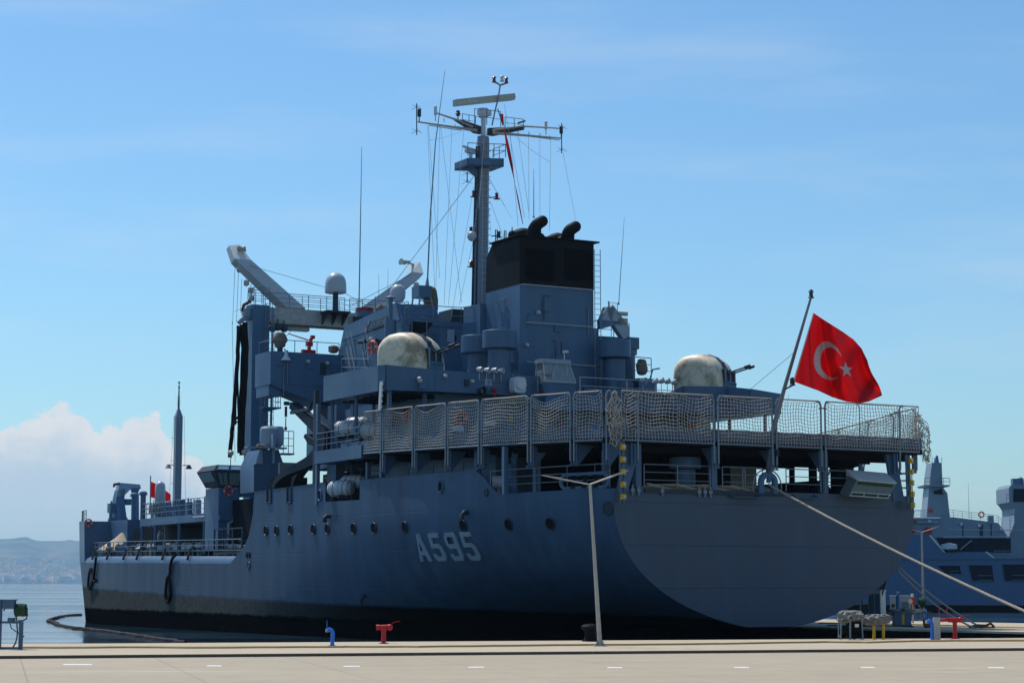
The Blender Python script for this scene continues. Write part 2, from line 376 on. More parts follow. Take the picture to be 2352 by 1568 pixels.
# ------------------------------------------------------------------ ground: quay, pier, water, markings
WZ = -0.9
def concrete(name, c, joints=None, ang=0, span=4.2):
    m = NT(name); g = m.new('ShaderNodeNewGeometry'); P = g.outputs['Position']
    big = m.noise(.09, vec=P, detail=6, rough=.6); mid = m.noise(.9, vec=P, detail=7, rough=.65); fine = m.noise(22, vec=P, detail=5, rough=.7)
    stain = m.noise(.35, vec=P, sc3=(.35, 2.2, 1), detail=7, rough=.7)
    v = m.math('ADD', m.math('MULTIPLY', m.math('SUBTRACT', big, .5), .30), m.math('MULTIPLY', m.math('SUBTRACT', mid, .5), .34))
    v = m.math('ADD', v, m.math('MULTIPLY', m.math('SUBTRACT', fine, .5), .30)); v = m.math('ADD', v, m.math('MULTIPLY', m.math('SUBTRACT', stain, .5), .32))
    base = m.mix(1.0, c, m.math('ADD', v, 1.0), 'MULTIPLY')
    base = m.mix(m.math('MULTIPLY', m.mr(stain, .58, .72), .45), base, (.17, .155, .135))
    oil = m.noise(.55, vec=P, sc3=(.5, 1.2, 1), detail=8, rough=.75); base = m.mix(m.math('MULTIPLY', m.mr(oil, .64, .70), .55), base, (.11, .10, .085))
    pale = m.noise(.22, vec=P, sc3=(.3, 2.6, 1), detail=6, rough=.7); base = m.mix(m.math('MULTIPLY', m.mr(pale, .58, .68), .30), base, (.62, .56, .48))
    h = fine
    if joints:
        s3 = m.new('ShaderNodeSeparateXYZ'); m.link(P, s3.inputs[0]); ca, sa = math.cos(ang), math.sin(ang)
        wob = m.math('MULTIPLY', m.math('SUBTRACT', m.noise(1.2, vec=P, detail=5), .5), .10)
        u = m.math('ADD', m.math('ADD', m.math('MULTIPLY', s3.outputs[0], ca), m.math('MULTIPLY', s3.outputs[1], sa)), wob)
        w = m.math('ADD', m.math('ADD', m.math('MULTIPLY', s3.outputs[0], -sa), m.math('MULTIPLY', s3.outputs[1], ca)), wob)
        f1 = m.math('ABSOLUTE', m.math('SUBTRACT', m.math('FRACT', m.math('DIVIDE', m.math('ADD', u, joints), span)), .5))
        f2 = m.math('ABSOLUTE', m.math('SUBTRACT', m.math('FRACT', m.math('DIVIDE', w, 9.0)), .5))
        ln = m.math('MULTIPLY', m.mr(f1, .0035, .008), m.mr(f2, .0035, .008))
        base = m.mix(m.math('ADD', .45, m.math('MULTIPLY', ln, .55)), (.19, .165, .13), base); h = m.math('ADD', m.math('MULTIPLY', fine, .3), ln)
    m.col(base); m.r(.85); m.bump(h, .3, .01)
    return m.m
M['conc'] = concrete('pale quay concrete', (.42, .345, .24))
M['yard'] = concrete('yard concrete slabs', (.36, .296, .205), joints=1.3, ang=math.radians(14.4))
M['kerb'] = concrete('kerb face with painted shade', (.07, .06, .05))  # shade on the kerb's near face is put into this darker concrete colour
m = NT('harbour water'); g = m.new('ShaderNodeNewGeometry'); P = g.outputs['Position']
n1 = m.noise(1.0, vec=P, sc3=(.5, .9, 1), detail=7, rough=.62); n2 = m.noise(1.0, vec=P, sc3=(.035, .12, 1), detail=5); n3 = m.noise(1.0, vec=P, sc3=(.008, .035, 1), detail=4)
m.col((.012, .035, .055)); m.b.inputs['IOR'].default_value = 1.333
m.r(m.math('ADD', .04, m.math('MULTIPLY', m.mr(n3, .42, .6), .10)))
m.bump(m.math('ADD', m.math('MULTIPLY', n1, m.mr(n3, .45, .56, .06, 1.2)), m.math('MULTIPLY', n2, 1.0)), .35, .16); M['water'] = m.m
KL, KR = Vector((-16.3, 64.2, 0)), Vector((18.3, 71.9, 0)); EL, ER = Vector((-19.5, 76.5, 0)), Vector((21.6, 85.0, 0))
kd = (KR-KL).normalized(); ed = (ER-EL).normalized()
k0, k1, e0, e1 = KL-kd*90, KR+kd*70, EL-ed*90, ER+ed*70
b = MB(); b.cur = 0
NK = 60                                        # worn, slightly chipped kerb line
top_ = []
for i in range(NK+1):
    p = k0.lerp(k1, i/NK) + Vector((0, random.uniform(-.05, .05), 0)); top_.append(p)
b.add([tuple(p) for p in top_] + [tuple(e0.lerp(e1, i/NK)) for i in range(NK+1)], [(i, i+1, NK+2+i, NK+1+i) for i in range(NK)])
b.cur = 1; b.add([tuple(p) for p in top_] + [(p.x, p.y-.02, -.35) for p in top_], [(i, NK+1+i, NK+2+i, i+1) for i in range(NK)])
b.cur = 2; b.add([tuple(e0), tuple(e1), (e1.x, e1.y, -6), (e0.x, e0.y, -6)], [(0, 1, 2, 3)])
b.cur = 0; b.add([(k0.x, k0.y, -6), (k1.x, k1.y, -6), (e1.x, e1.y, -6), (e0.x, e0.y, -6)], [(0,1,2,3)])
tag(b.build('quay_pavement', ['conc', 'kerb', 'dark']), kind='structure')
b = MB(); b.add([(-260, -60, -.10), (260, -60, -.10), (k1.x+30, k1.y+7, -.10), (k0.x-30, k0.y-7, -.10)], [(0,1,2,3)])
tag(b.build('ground', 'yard'), kind='structure')
b = MB(); b.add([(-9000, 20, WZ), (9000, 20, WZ), (9000, 16000, WZ), (-9000, 16000, WZ)], [(0,1,2,3)])
tag(b.build('water', 'water'), kind='structure')
# finger pier on the starboard side of the ship
pd_ = Vector((-.61, .79, 0)); pf = Vector((16.6, 105, 0)); pb = Vector((20, 128, 0)) 
def ppoly():
    a = pf - pd_*28; b_ = pf + pd_*75; nrm = Vector((.79, .61, 0)); return [a, a+nrm*17, b_+nrm*17, b_]
pp = ppoly()
b = MB(); b.slab([tuple(p) for p in pp], -.10, .10)
b.cur = 1
pp2 = [p + (sum(pp, Vector())/4 - p).normalized()*.25 for p in pp]
b.slab([tuple(p) for p in pp2], -1.6, 1.49)
for i in range(26):
    c = pp[0].lerp(pp[3], (i+.5)/26); c = c + Vector((.79,.61,0))*.25; b.cyl((c.x, c.y, -3), (c.x, c.y, -.11), .2, n=10)
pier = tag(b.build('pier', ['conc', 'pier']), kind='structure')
# painted marks: short white dashes in the yard, yellow line along the quay
M['mark'] = plain('worn white road paint', (.74, .74, .72), .7, var=.3, scale=9); M['ymark'] = plain('worn yellow road paint', (.50, .36, .12), .8, var=.8, scale=1.2)
b = MB()
for px, py, w in ((178, 1525, 68), (492, 1528, 36), (808, 1529, 40), (1094, 1531, 38), (1412, 1532, 36), (1703, 1531.5, 36), (1993, 1531.5, 34), (2288, 1532, 38)):
    p0 = Wp(px-w/2, py+.95, -.096); p1 = Wp(px+w/2, py+1.0, -.096); p2 = Wp(px+w/2-2, py-.9, -.096); p3 = Wp(px-w/2+2, py-1.0, -.096)
    b.add([p0, p1, p2, p3], [(0,1,2,3)])
tag(b.build('road_markings', 'mark'), kind='structure')

# ================================================================== THE GREY SUPPLY SHIP
ship = empty('supply_ship', (C0[0], C0[1], 0), TH, label='large dark grey naval supply ship moored stern first, A 595 on its side', cat='ship')
T0 = [(.1, 2.0), (.2, 2.45), (.6, 3.75), (1.25, 5.2), (2.1, 6.7), (3.2, 7.98), (4.4, 8.68), (5.7, 9.07), (6.8, 9.2), (12, 9.2)]
def interp(tab, x):
    if x <= tab[0][0]: return tab[0][1]
    for (a, fa), (b_, fb) in zip(tab, tab[1:]):
        if x <= b_: return fa + (fb-fa)*(x-a)/(b_-a)
    return tab[-1][1]
def tr_b(z): return 9.2*(1-(1-min(1, z/6.8))**2.6)**.625
def zbot(t): return .15 - min(t, 8)*.25
def hb(t, z):                       # half breadth of the hull
    B = 9.2 + 2.8*(1-math.exp(-max(t, 0)/8.0))
    T = tr_b(z) if z > .1 else max(.3, tr_b(.1) + (z-.1)*1.6)
    w = math.exp(-(max(t, 0)/21)**2.6)
    b_ = B*(1-(1-T/9.2)*w)
    if t > 60:
        te = 104 + .7*z; u = min(1, (t-60)/(te-60)); b_ *= max(0.0, (1-u**2.35))
    return max(b_, .02)
TOP = [(0, 6.78), (8.2, 6.82), (8.9, 7.25), (9.7, 7.85), (10.4, 8.12), (23.1, 8.15), (23.12, 7.0), (27.8, 7.05), (27.82, 8.22), (38.9, 8.12), (39.1, 7.2), (39.35, 6.2), (39.8, 5.3), (40.5, 4.7), (41.6, 4.2), (43.0, 3.55), (60, 3.75), (80, 3.95), (100, 4.4), (119, 4.9)]
def ztop(t): return interp(TOP, t)
def hullpt(t, z, off=0.0, side=-1): return Vector((side*(hb(t, z)+off), t, z))
def H(px, py, off=.03):             # where a sight line meets the port side
    r = ray(px, py); k = 88.0
    while k < 260:
        x, y, z = toS((r[0]*k, r[1]*k, ZC+r[2]*k))
        if y > 0 and x > -hb(y, z): break
        k += .02
    return hullpt(y, z, off)
def hnorm(p):
    t, z = p.y, p.z; e = .15
    return ((hullpt(t+e, z)-hullpt(t-e, z)).cross(hullpt(t, z+e)-hullpt(t, z-e))).normalized()*-1
ts = sorted(set([0, .4, 1, 1.8, 2.8, 4, 5.4, 7, 8.2, 8.9, 9.7, 10.4, 12, 14, 16, 18, 20, 23.1, 23.12, 25, 27.8, 27.82, 30, 33, 36, 38.9, 39.1, 39.35, 39.8, 40.5, 41.6, 43] + [43+i*2.2 for i in range(1, 34)]))
ts = [t for t in ts if t < 107] + [107.2]
NV = 26
for side in (-1, 1):
    pass
def hull_cols():
    b = MB(); n = len(ts)
    for side in (-1, 1):
        vs = []
        for t in ts:
            zb, zt = zbot(t), min(6.78, ztop(t)) if t > 0 else 6.78
            for j in range(NV+1):
                z = zb + (zt-zb)*j/NV; vs.append((side*hb(t, z), t, z))
        fs = []
        for i in range(n-1):
            for j in range(NV):
                q = (i*(NV+1)+j, i*(NV+1)+j+1, (i+1)*(NV+1)+j+1, (i+1)*(NV+1)+j); fs.append(q if side == 1 else q[::-1])
        b.add(vs, fs)
    up_ts = [t for t in ts if 8.2 <= t <= 39.2]
    for side in (-1, 1):            # raised bulwark strake above the main deck edge
        for t, u in zip(up_ts, up_ts[1:]):
            za, zc = max(ztop(t), 6.78), max(ztop(u), 6.78)
            if za < 6.79 and zc < 6.79: continue
            for k in range(3):
                q = [(side*hb(t, 6.78+(za-6.78)*k/3), t, 6.78+(za-6.78)*k/3), (side*hb(t, 6.78+(za-6.78)*(k+1)/3), t, 6.78+(za-6.78)*(k+1)/3), (side*hb(u, 6.78+(zc-6.78)*(k+1)/3), u, 6.78+(zc-6.78)*(k+1)/3), (side*hb(u, 6.78+(zc-6.78)*k/3), u, 6.78+(zc-6.78)*k/3)]
                b.add(q if side == 1 else q[::-1], [(0, 1, 2, 3)])
    for i in range(n-1):            # bottom
        t, u = ts[i], ts[i+1]; zb, zu = zbot(t), zbot(u)
        b.add([(-hb(t, zb), t, zb), (hb(t, zb), t, zb), (hb(u, zu), u, zu), (-hb(u, zu), u, zu)], [(0, 1, 2, 3)])
    return b
hull = hull_cols().build('hull', 'hull', ship, 50)
# transom: flat stern plate, a finger proud of the hull ends
b = MB(); ol = [(z, hb(0, z)) for z in [.15+6.63*(i/44)**1.5 for i in range(45)]]
pl = [(-x, -.01, z) for z, x in ol] + [(x, -.01, z) for z, x in reversed(ol)]
b.prism(pl, (0, .12, 0)); b.build('transom', 'transom', ship)
# inner bulwark faces and decks
for a, c, s_ in ((9.7, 23.1, -1), (27.82, 38.9, -1), (9.7, 23.1, 1), (27.82, 38.9, 1)):
    n = 8; b = MB()
    for i in range(n):
        t, u = a+(c-a)*i/n, a+(c-a)*(i+1)/n
        if True:
            b.add([(s_*(hb(t, 7)-.12), t, 6.7), (s_*(hb(u, 7)-.12), u, 6.7), (s_*(hb(u, 7)-.12), u, ztop(u)), (s_*(hb(t, 7)-.12), t, ztop(t))], [(0,1,2,3)])
            b.add([(s_*(hb(t, 8)-.13), t, ztop(t)+.002), (s_*(hb(u, 8)-.13), u, ztop(u)+.002), (s_*(hb(u, 8)+.03), u, ztop(u)+.002), (s_*(hb(t, 8)+.03), t, ztop(t)+.002)], [(0,1,2,3)])
    b.build('bulwark', 'grey', ship)
def deck(name, t0, t1, z, mat, n=14, inset=.06):
    b = MB()
    for i in range(n):
        t, u = t0+(t1-t0)*i/n, t0+(t1-t0)*(i+1)/n; zz = z if not callable(z) else z(t); zu = z if not callable(z) else z(u)
        b.add([(-hb(t, zz)+inset, t, zz), (hb(t, zz)-inset, t, zz), (hb(u, zu)-inset, u, zu), (-hb(u, zu)+inset, u, zu)], [(0,1,2,3)])
    return b.build(name, mat, ship)
deck('main_deck', .05, 40.4, 6.72, 'deck')
deck('cargo_deck', 40.5, 104, lambda t: ztop(max(t, 43))+.45, 'deck', 24, .5)
# rounded gunwale strake along the low cargo deck
b = MB()
def gun(u, v, side):
    t = 42.4 + u*61.5; a = v*math.pi/2; zt = ztop(max(t, 43)); r = .52
    x = hb(t, zt) - r*(1-math.cos(a)); return (side*max(x, .05), t, zt - .02 + r*math.sin(a))
for s_ in (-1, 1):
    b.grid(lambda u, v, s_=s_: gun(u, v, s_), 44, 6)
b.build('gunwale', 'grey', ship)
# block where the upper hull steps down to the cargo deck
b = MB(); b.box((-11.6, 39.0, 3.6), (11.6, 39.2, 8.05)); b.build('forward_bulkhead', 'wall', ship)
# portholes and other openings in the side
def disc_on(p, nrm, r, n=18, sq=1.0):
    nrm = nrm.normalized(); a = Vector((0,0,1)) - nrm*nrm.z; a.normalize(); c = nrm.cross(a)
    return [p + a*(math.cos(2*math.pi*i/n)*r*sq) + c*(math.sin(2*math.pi*i/n)*r) for i in range(n)]
ports = [(612,1218),(636,1218),(668,1216),(721,1215),(753,1213),(813,1213),(860,1212),(931,1210),(978.5,1107*0+1207.5),(1074.7,1204),(1169,1203)]
ports = [(612,1218),(636,1218),(668,1216),(721,1215),(753,1214),(813,1213),(860,1212),(931,1210),(1065,1206),(1169,1204),(1265,1202)]
for px, py in ports:
    p = H(px, py, .0); nr = hnorm(p)
    b = MB(); ring = disc_on(p+nr*.05, nr, .30); b.tube(ring, .03, 6, closed=True)
    po = b.build('porthole', 'dark', hull)
    b = MB(); b.prism(disc_on(p+nr*.012, nr, .28), nr*.03); b.build('pane', 'rubber', po)
for px, py, r in ((572, 1298, .22), (1397, 1167, .30), (1118, 1131, .16)):
    p = H(px, py, .0); nr = hnorm(p); b = MB(); b.tube(disc_on(p+nr*.02, nr, r), .04, 6, closed=True); b.cyl(p-nr*.1, p+nr*.04, r*.9, n=14)
    b.build('discharge_port', 'dark', hull)
for px, py in ((1013, 1117), (735, 1137)):      # oval mooring fairleads in the bulwark
    p = H(px, py, .0); nr = hnorm(p); b = MB(); b.tube(disc_on(p+nr*.03, nr, .27, sq=1.2), .05, 8, closed=True); b.cur = 1; b.prism(disc_on(p+nr*.01, nr, .26, sq=1.2), nr*.03)
    b.build('fairlead', ['grey', 'rubber'], hull)
for px, py in ((758, 1185), (1074, 1176), (838, 1367)):  # short scupper spouts
    p = H(px, py, .0); nr = hnorm(p); b = MB(); b.tube([p-nr*.1, p+nr*.22, p+nr*.34+Vector((0,0,-.12)), p+nr*.36+Vector((0,0,-.35))], [.13, .13, .13, .15], 8); b.build('scupper', 'dark', hull)
for px, py in ((568, 1274), (574, 1274)):
    p = H(px, py, .0); nr = hnorm(p); b = MB(); b.prism(disc_on(p+nr*.01, nr, .2, 4), nr*.04); b.build('freeing_port', 'rubber', hull)
# frame pockets below the two boat davits
for px in (620, 666):
    b = MB()
    pa, pb_ = H(px-5, 1118), H(px+4, 1118); pc, pd2 = H(px-5, 1155), H(px+4, 1155)
    for q in (pa, pb_): b.cyl(q, (q.x, q.y, pc.z), .06, n=5)
    b.cyl(pc, (pc.x, pd2.y, pc.z), .06, n=5); b.build('davit_track', 'dark', hull)
# hull number A 595: plates raised so that the sun draws their dark edge, following the plating
GL = {'A': [[(0,0),(.26,0),(.34,.22),(.66,.22),(.74,0),(1,0),(.62,1),(.38,1)]],
      '5': [[(.05,1),(.95,1),(.95,.83),(.28,.83),(.28,.62),(.78,.62),(1,.48),(1,.14),(.82,0),(.15,0),(0,.12),(0,.26),(.24,.26),(.28,.17),(.70,.17),(.76,.22),(.76,.40),(.70,.46),(.05,.46)]],
      '9': [[(.18,1),(.82,1),(1,.86),(1,.14),(.82,0),(.12,0),(0,.12),(0,.25),(.24,.25),(.28,.17),(.70,.17),(.76,.22),(.76,.43),(.2,.43),(0,.57),(0,.86)]]}
HOLE = {'A': [(.40,.38),(.60,.38),(.50,.72)], '9': [(.26,.60),(.74,.60),(.76,.64),(.76,.80),(.70,.84),(.30,.84),(.24,.80),(.24,.64)]}
from mathutils.geometry import tessellate_polygon
def glyph_mesh(ch, mapf, th):
    o = GL[ch][0]; loops = [[Vector((x, y, 0)) for x, y in o]]
    if ch in HOLE: loops.append([Vector((x, y, 0)) for x, y in HOLE[ch]])
    flat = [v for l in loops for v in l]; tris = tessellate_polygon(loops); b = MB()
    fr = [mapf(v.x, v.y, th) for v in flat]; bk = [mapf(v.x, v.y, 0) for v in flat]; n = len(flat)
    b.add(fr+bk, [tuple(t) for t in tris] + [(a+0, (a+1 if a+1 < len(loops[0]) else 0), n+(a+1 if a+1 < len(loops[0]) else 0), n+a) for a in range(len(loops[0]))]); return b
zt_, zb_ = H(965, 1225).z, H(965, 1289).z
for ch, xl, xr in (('A', 950, 975), ('5', 985, 1010), ('9', 1022, 1048), ('5', 1058, 1085)):
    pl_, pr_ = H(xl, 1226), H(xr, 1226)
    def mp_(u, v, th, d=0.0, dz=0.0, pl_=pl_, pr_=pr_):
        t = pl_.y + (pr_.y-pl_.y)*u - d; z = zb_ + (zt_-zb_)*v + dz; return hullpt(t, z, .015+th)
    b = glyph_mesh(ch, mp_, .10); b.build('hull_number', 'light', hull)
# small cast name near the waterline at the bow
fcv = None
def text_mb(body, size, bold=True):
    cu_ = bpy.data.curves.new('lettering', 'FONT'); cu_.body = body; cu_.size = size; cu_.resolution_u = 2; cu_.extrude = .004
    ob = bpy.data.objects.new('lettering', cu_); me = bpy.data.meshes.new_from_object(ob)
    b = MB(); b.add([tuple(v.co) for v in me.vertices], [tuple(p.vertices) for p in me.polygons])
    bpy.data.objects.remove(ob); bpy.data.curves.remove(cu_); bpy.data.meshes.remove(me); return b
def put_text(b, o, ux, uy, uz, k=1.0):
    o, ux, uy, uz = Vector(o), Vector(ux).normalized(), Vector(uy).normalized(), Vector(uz).normalized()
    b.v = [tuple(o + ux*v[0]*k + uy*v[1] + uz*v[2]) for v in b.v]; return b
# ---------------------------------------------------------------- flight deck on pillars over the quarter deck
def fz(t): return 9.05 + .024*max(t, 0)
def fo(t): return 9.55 + 2.55*(1-math.exp(-max(t, 0)/8.0))
b = MB(); n = 14; T1 = 28.0
for i in range(n):
    t, u = -.35+(T1+.35)*i/n, -.35+(T1+.35)*(i+1)/n; o1, o2 = fo(t), fo(u); z1, z2 = fz(t), fz(u)
    b.hexa([(-o1,t,z1-.12),(o1,t,z1-.12),(o2,u,z2-.12),(-o2,u,z2-.12)], [(-o1,t,z1+.12),(o1,t,z1+.12),(o2,u,z2+.12),(-o2,u,z2+.12)])
for t in range(1, 27, 2): b.box((-fo(t)+.3, t, fz(t)-.45), (fo(t)-.3, t+.09, fz(t)-.121))
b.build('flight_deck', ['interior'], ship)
b = MB()                            # coaming plate around the deck edge, above the lower net bar
ed_ = [(-fo(t), t, fz(t)+.1) for t in [25.5, 22, 19, 16, 13, 10, 7.5, 5, 3, 1.2, -.3]]
sd = [(fo(t), t, fz(t)+.1) for t in [-.3, 1.2, 3, 5, 7.5, 10, 13, 16, 19, 22, 25.5]]
b.wall(ed_, .62, .05); b.wall([ed_[-1], sd[0]], .62, .05); b.wall(sd, .62, .05); b.build('deck_coaming', 'grey', ship)
# pillars between quarter deck and flight deck
def pillar(o, t, r=.13, z0=6.72, z1=None, sq=True, mat='grey'):
    b = MB(); z1 = z1 or fz(t)-.12
    if sq: b.box((o-r, t-r, z0), (o+r, t+r, z1))
    else: b.cyl((o, t, z0), (o, t, z1), r, n=10)
    b.build('deck_pillar', mat, ship)
for px in (1463, 1637, 1892): 
    p = Q(px, 1100, t=.18); pillar(p.x, .18, .16)
for px in (1112, 1222, 1335): 
    p = Q(px, 1100, o=-10.4) ; pillar(-hb(p.y, 7)+.5, p.y, .15)
for o, t in ((-8.6, 1.0), (5.2, 3.2), (7.9, 5.0), (9.2, 8.6), (10.4, 12), (-3.0, 5), (1.5, 6.5)): pillar(o, t, .17, sq=False, mat='interior')
for px in (846, 878, 1160): 
    p = Q(px, 1070, o=-11.2); pillar(-11.2, p.y, .12)
# wide slanted knee brackets at the stern corners
b = MB()
for (a1, a2, c1, c2) in (((1440,1012),(1475,1012),(1418,1128),(1442,1128)), ((2035,1042),(2058,1042),(2052,1150),(2078,1150))):
    P1, P2, P3, P4 = [Q(p[0], p[1], t=-.05) for p in (a1, a2, c2, c1)]
    bb = MB(); bb.prism([P1, P2, P3, P4], (0, .14, 0)); bb.build('knee_bracket', 'wall', ship)
# dark interior: lower deckhouse, machinery casing
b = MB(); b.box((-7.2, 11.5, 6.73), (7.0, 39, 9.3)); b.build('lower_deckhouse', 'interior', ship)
b = MB(); b.box((-9.6, 11.0, 6.73), (-7.25, 26.5, 9.45)); b.build('side_house', 'wall', ship)
for t in (14.6, 18.2, 21.4):
    b = MB(); b.box((-9.63, t, 6.9), (-9.6, t+.9, 8.75)); b.build('door', 'grey', ship)
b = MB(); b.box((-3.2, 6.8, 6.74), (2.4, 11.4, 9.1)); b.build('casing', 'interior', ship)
b = MB(); b.box((3.0, 8.3, 6.74), (5.2, 9.2, 8.6)); b.build('switch_cabinet', 'cabinet', ship)
# mushroom vents, drums and winches on the quarter deck
def mushroom(base, r, h, cap_r, cap_h, mat='grey', name='ventilator', bulge=.35):
    b = MB(); z0 = base[2]
    b.lathe(base, [(r, 0), (r, .10*h), (r*1.04, .10*h), (r*1.04, .13*h), (r, .13*h), (r, h-cap_h)], 24)
    b.lathe(base, [(r*.98, h-cap_h*1.12), (cap_r*.97, h-cap_h), (cap_r, h-cap_h), (cap_r, h-.04), (cap_r*.97, h), (cap_r*.5, h+.03)], 32)
    return b.build(name, mat, ship)
p = Q(1582, 1128, t=1.3); mushroom((p.x, 1.6, 6.72), .5, 1.75, .78, .55)
p = Q(1892, 1128, t=1.3); mushroom((Q(1935,1120,t=3.2).x, 3.2, 6.72), .62, 2.3, .9, .6, 'interior')
b = MB(); p = Q(1146, 1108, o=-10.0); b.lathe((p.x, p.y, p.z), [(.02,-.35),(.36,-.33),(.36,.33),(.02,.35)], 20, axis=(.85,-.5,0)); b.cyl((p.x, p.y, 6.7), (p.x, p.y, p.z-.3), .12); b.build('winch_drum', 'raft', ship)
b = MB(); p1 = Q(1152, 1040, o=-9.7); p2 = Q(1188, 1100, o=-9.7)
for x0, x1 in ((0, .32), (.68, 1)):
    y_a, y_b = p1.y+(p2.y-p1.y)*x0, p1.y+(p2.y-p1.y)*x1; b.box((-9.75, min(y_a,y_b), 7.6), (-9.65, max(y_a,y_b), p1.z))
b.box((-9.75, p2.y, 6.72), (-9.65, p1.y, p1.z-.62)); b.build('stowage_frame', 'wall', ship)
# quarter-deck railings
def railing(path, h=1.0, rows=3, post=1.5, name='railing', mat='steel', parent=ship, r=.022):
    return MB().rail(path, h, rows, post, r).build(name, mat, parent)
zr = 6.85
def S0(px): return Q(px, 1100, t=-.02).x
railing([(S0(1480), .0, zr), (S0(1632), .0, zr)], 1.12, 3, 2.2)
railing([(S0(1660), .0, zr), (S0(1707), .0, zr)], 1.12, 3, 1.6); railing([(S0(1712), .0, zr), (S0(1752), .0, zr)], 1.12, 3, 1.4)
railing([(S0(1806), .0, zr), (S0(1886), .0, zr)], 1.12, 3, 2.0); railing([(S0(1896), .0, zr), (S0(1946), .0, zr)], 1.12, 3, 2.2)
railing([(S0(2063), .0, zr), (9.1, .0, zr), (9.4, 1.6, zr), (10.2, 4, zr), (10.9, 8, zr), (11.2, 11, zr)], 1.12, 3, 2.2)
pth = [(-hb(t, 6.8)+.1, t, zr) for t in (9.0, 7.0, 5.0)]
railing(pth, 1.12, 3, 1.7); railing([(-hb(t, 6.8)+.1, t, zr) for t in (5.0, 3.0, 1.2, .3)], 1.12, 3, 1.5)
# long roller fairlead in the port quarter
b = MB(); pa, pb_ = H(1283, 1122, -.05), H(1398, 1120, -.05); L = (pb_-pa)
ux = L.normalized(); zz = Vector((0,0,1))
def oval(a0_, a1_, zc_, rr, n=8):
    out = []
    for i in range(n+1): t = -math.pi/2 - math.pi*i/n; out.append(a0_ + ux*(math.cos(t)*rr) + zz*(zc_+math.sin(t)*rr))
    for i in range(n+1): t = math.pi/2 - math.pi*i/n; out.append(a1_ + ux*(math.cos(t)*rr) + zz*(zc_+math.sin(t)*rr))
    return out
base_ = Vector((0,0,6.85-pa.z)); pA = pa+base_+ux*.45; pB = pb_+base_-ux*.35; pA.z = pB.z = 6.85
b.tube(oval(pA, pB, .33, .33), .1, 8, closed=True); fl = b.build('mooring_fairlead', 'grey', ship)
for k in (.2, .5, .8):
    c = pA.lerp(pB, k); b = MB(); b.lathe((c.x+.1, c.y, 6.85), [(.28, 0), (.16, .2), (.16, .4), (.28, .6)], 14); b.build('roller', 'interior', fl)
# big centre-line fairlead with its curved guard
c = Q(1763, 1113, t=-.05); b = MB(); arc = []
for i in range(17):
    t = math.pi*i/16; arc.append(Vector((c.x + math.cos(t)*.42, -.08, 7.28 + math.sin(t)*.36)))
arc = [Vector((c.x+.42, -.08, 6.7))] + arc + [Vector((c.x-.42, -.08, 6.7))]
b.tube(arc, .165, 12); b.box((c.x-.36, -.04, 6.65), (c.x+.36, .05, 6.92)); b.build('centre_fairlead', 'wall', ship)
b = MB(); arc = [Vector((c.x + math.cos(math.pi*i/16)*.86, -.02, 7.1 + math.sin(math.pi*i/16)*.82)) for i in range(17)]
b.tube([Vector((c.x+.86, -.02, 6.8))]+arc+[Vector((c.x-.86, -.02, 6.8))], .035, 6); b.build('fairlead_guard', 'steel', ship)
# shelf plates welded on the transom
for px0, px1, py in ((1675, 1738, 1139), (1820, 1870, 1141)):
    a, c = Q(px0, py, t=-.02), Q(px1, py, t=-.02); b = MB(); w_ = .38; z_ = a.z
    b.prism([(a.x, -.02, z_+.16), (a.x, -w_, z_+.02), (a.x, -w_, z_-.03), (a.x, -.02, z_-.06)], (.05, 0, 0)); b.prism([(c.x, -.02, z_+.16), (c.x, -w_, z_+.02), (c.x, -w_, z_-.03), (c.x, -.02, z_-.06)], (.05, 0, 0))
    b.box((a.x+.05, -w_, z_-.06), (c.x, -.02, z_-.03)); b.build('step_shelf', 'wall', ship)
a, c = Q(1480, 1129, t=-.02), Q(1800, 1133, t=-.02); b = MB(); b.box((a.x, -.10, 6.60), (c.x, -.012, 6.80)); b.build('rubbing_strake', 'dark', ship)
for px in (1452, 1466, 1520, 1605, 1618, 1631):
    p = Q(px, 1135, t=-.06); b = MB(); b.cyl((p.x, -.10, 6.45), (p.x, -.10, 6.95), .05, n=6); b.box((p.x-.1,-.14,6.62),(p.x+.1,-.1,6.78)); b.build('cleat', 'steel', ship)
# transom floodlight case hanging over the rail, green louvres showing
P = lambda px, py, t: Q(px, py, t=t)
b = MB(); tl, tr = P(1958, 1098, -.25), P(2052, 1112, -.9); 
A_, B_, C_, D_ = P(1948, 1140, -.9), P(2040, 1146, -1.0), P(2058, 1110, -1.0), P(1968, 1102, -.9)
E_, F_, G_, H_ = [v + Vector((0, .7, .18)) for v in (A_, B_, C_, D_)]
b.hexa([A_, B_, F_, E_], [D_, C_, G_, H_]); M['panelg'] = plain('grey green panel', (.10, .125, .125), .5); fl_ = b.build('signal_light_case', 'panelg', ship)
def lerp4(u, v, off=-.012):
    p = A_.lerp(B_, u).lerp(D_.lerp(C_, u), v); return p + Vector((0, off, 0))
for v0, v1 in ((.10, .24), (.74, .94)):
    b = MB(); b.prism([lerp4(.05, v0), lerp4(.95, v0), lerp4(.95, v1), lerp4(.05, v1)], (0, .01, 0)); b.build('louvre', 'greenpaint', fl_)
b = MB()
for v in (.06, .98, .28): b.cyl(lerp4(.02, v, -.03), lerp4(.98, v, -.03), .03, n=5)
for u in (.03, .35, .7, .97): b.cyl(lerp4(u, .06, -.03), lerp4(u, .28, -.03), .025, n=5)
b.build('guard_frame', 'railw', fl_)
b = MB(); b.hexa([D_+Vector((-.05,-.03,.0)), C_+Vector((.05,-.03,.0)), G_+Vector((.05,.1,.1)), H_+Vector((-.05,.1,.1))], [D_+Vector((-.05,-.03,.05)), C_+Vector((.05,-.03,.05)), G_+Vector((.05,.1,.4)), H_+Vector((-.05,.1,.4))]); b.build('hood', 'railw', fl_)
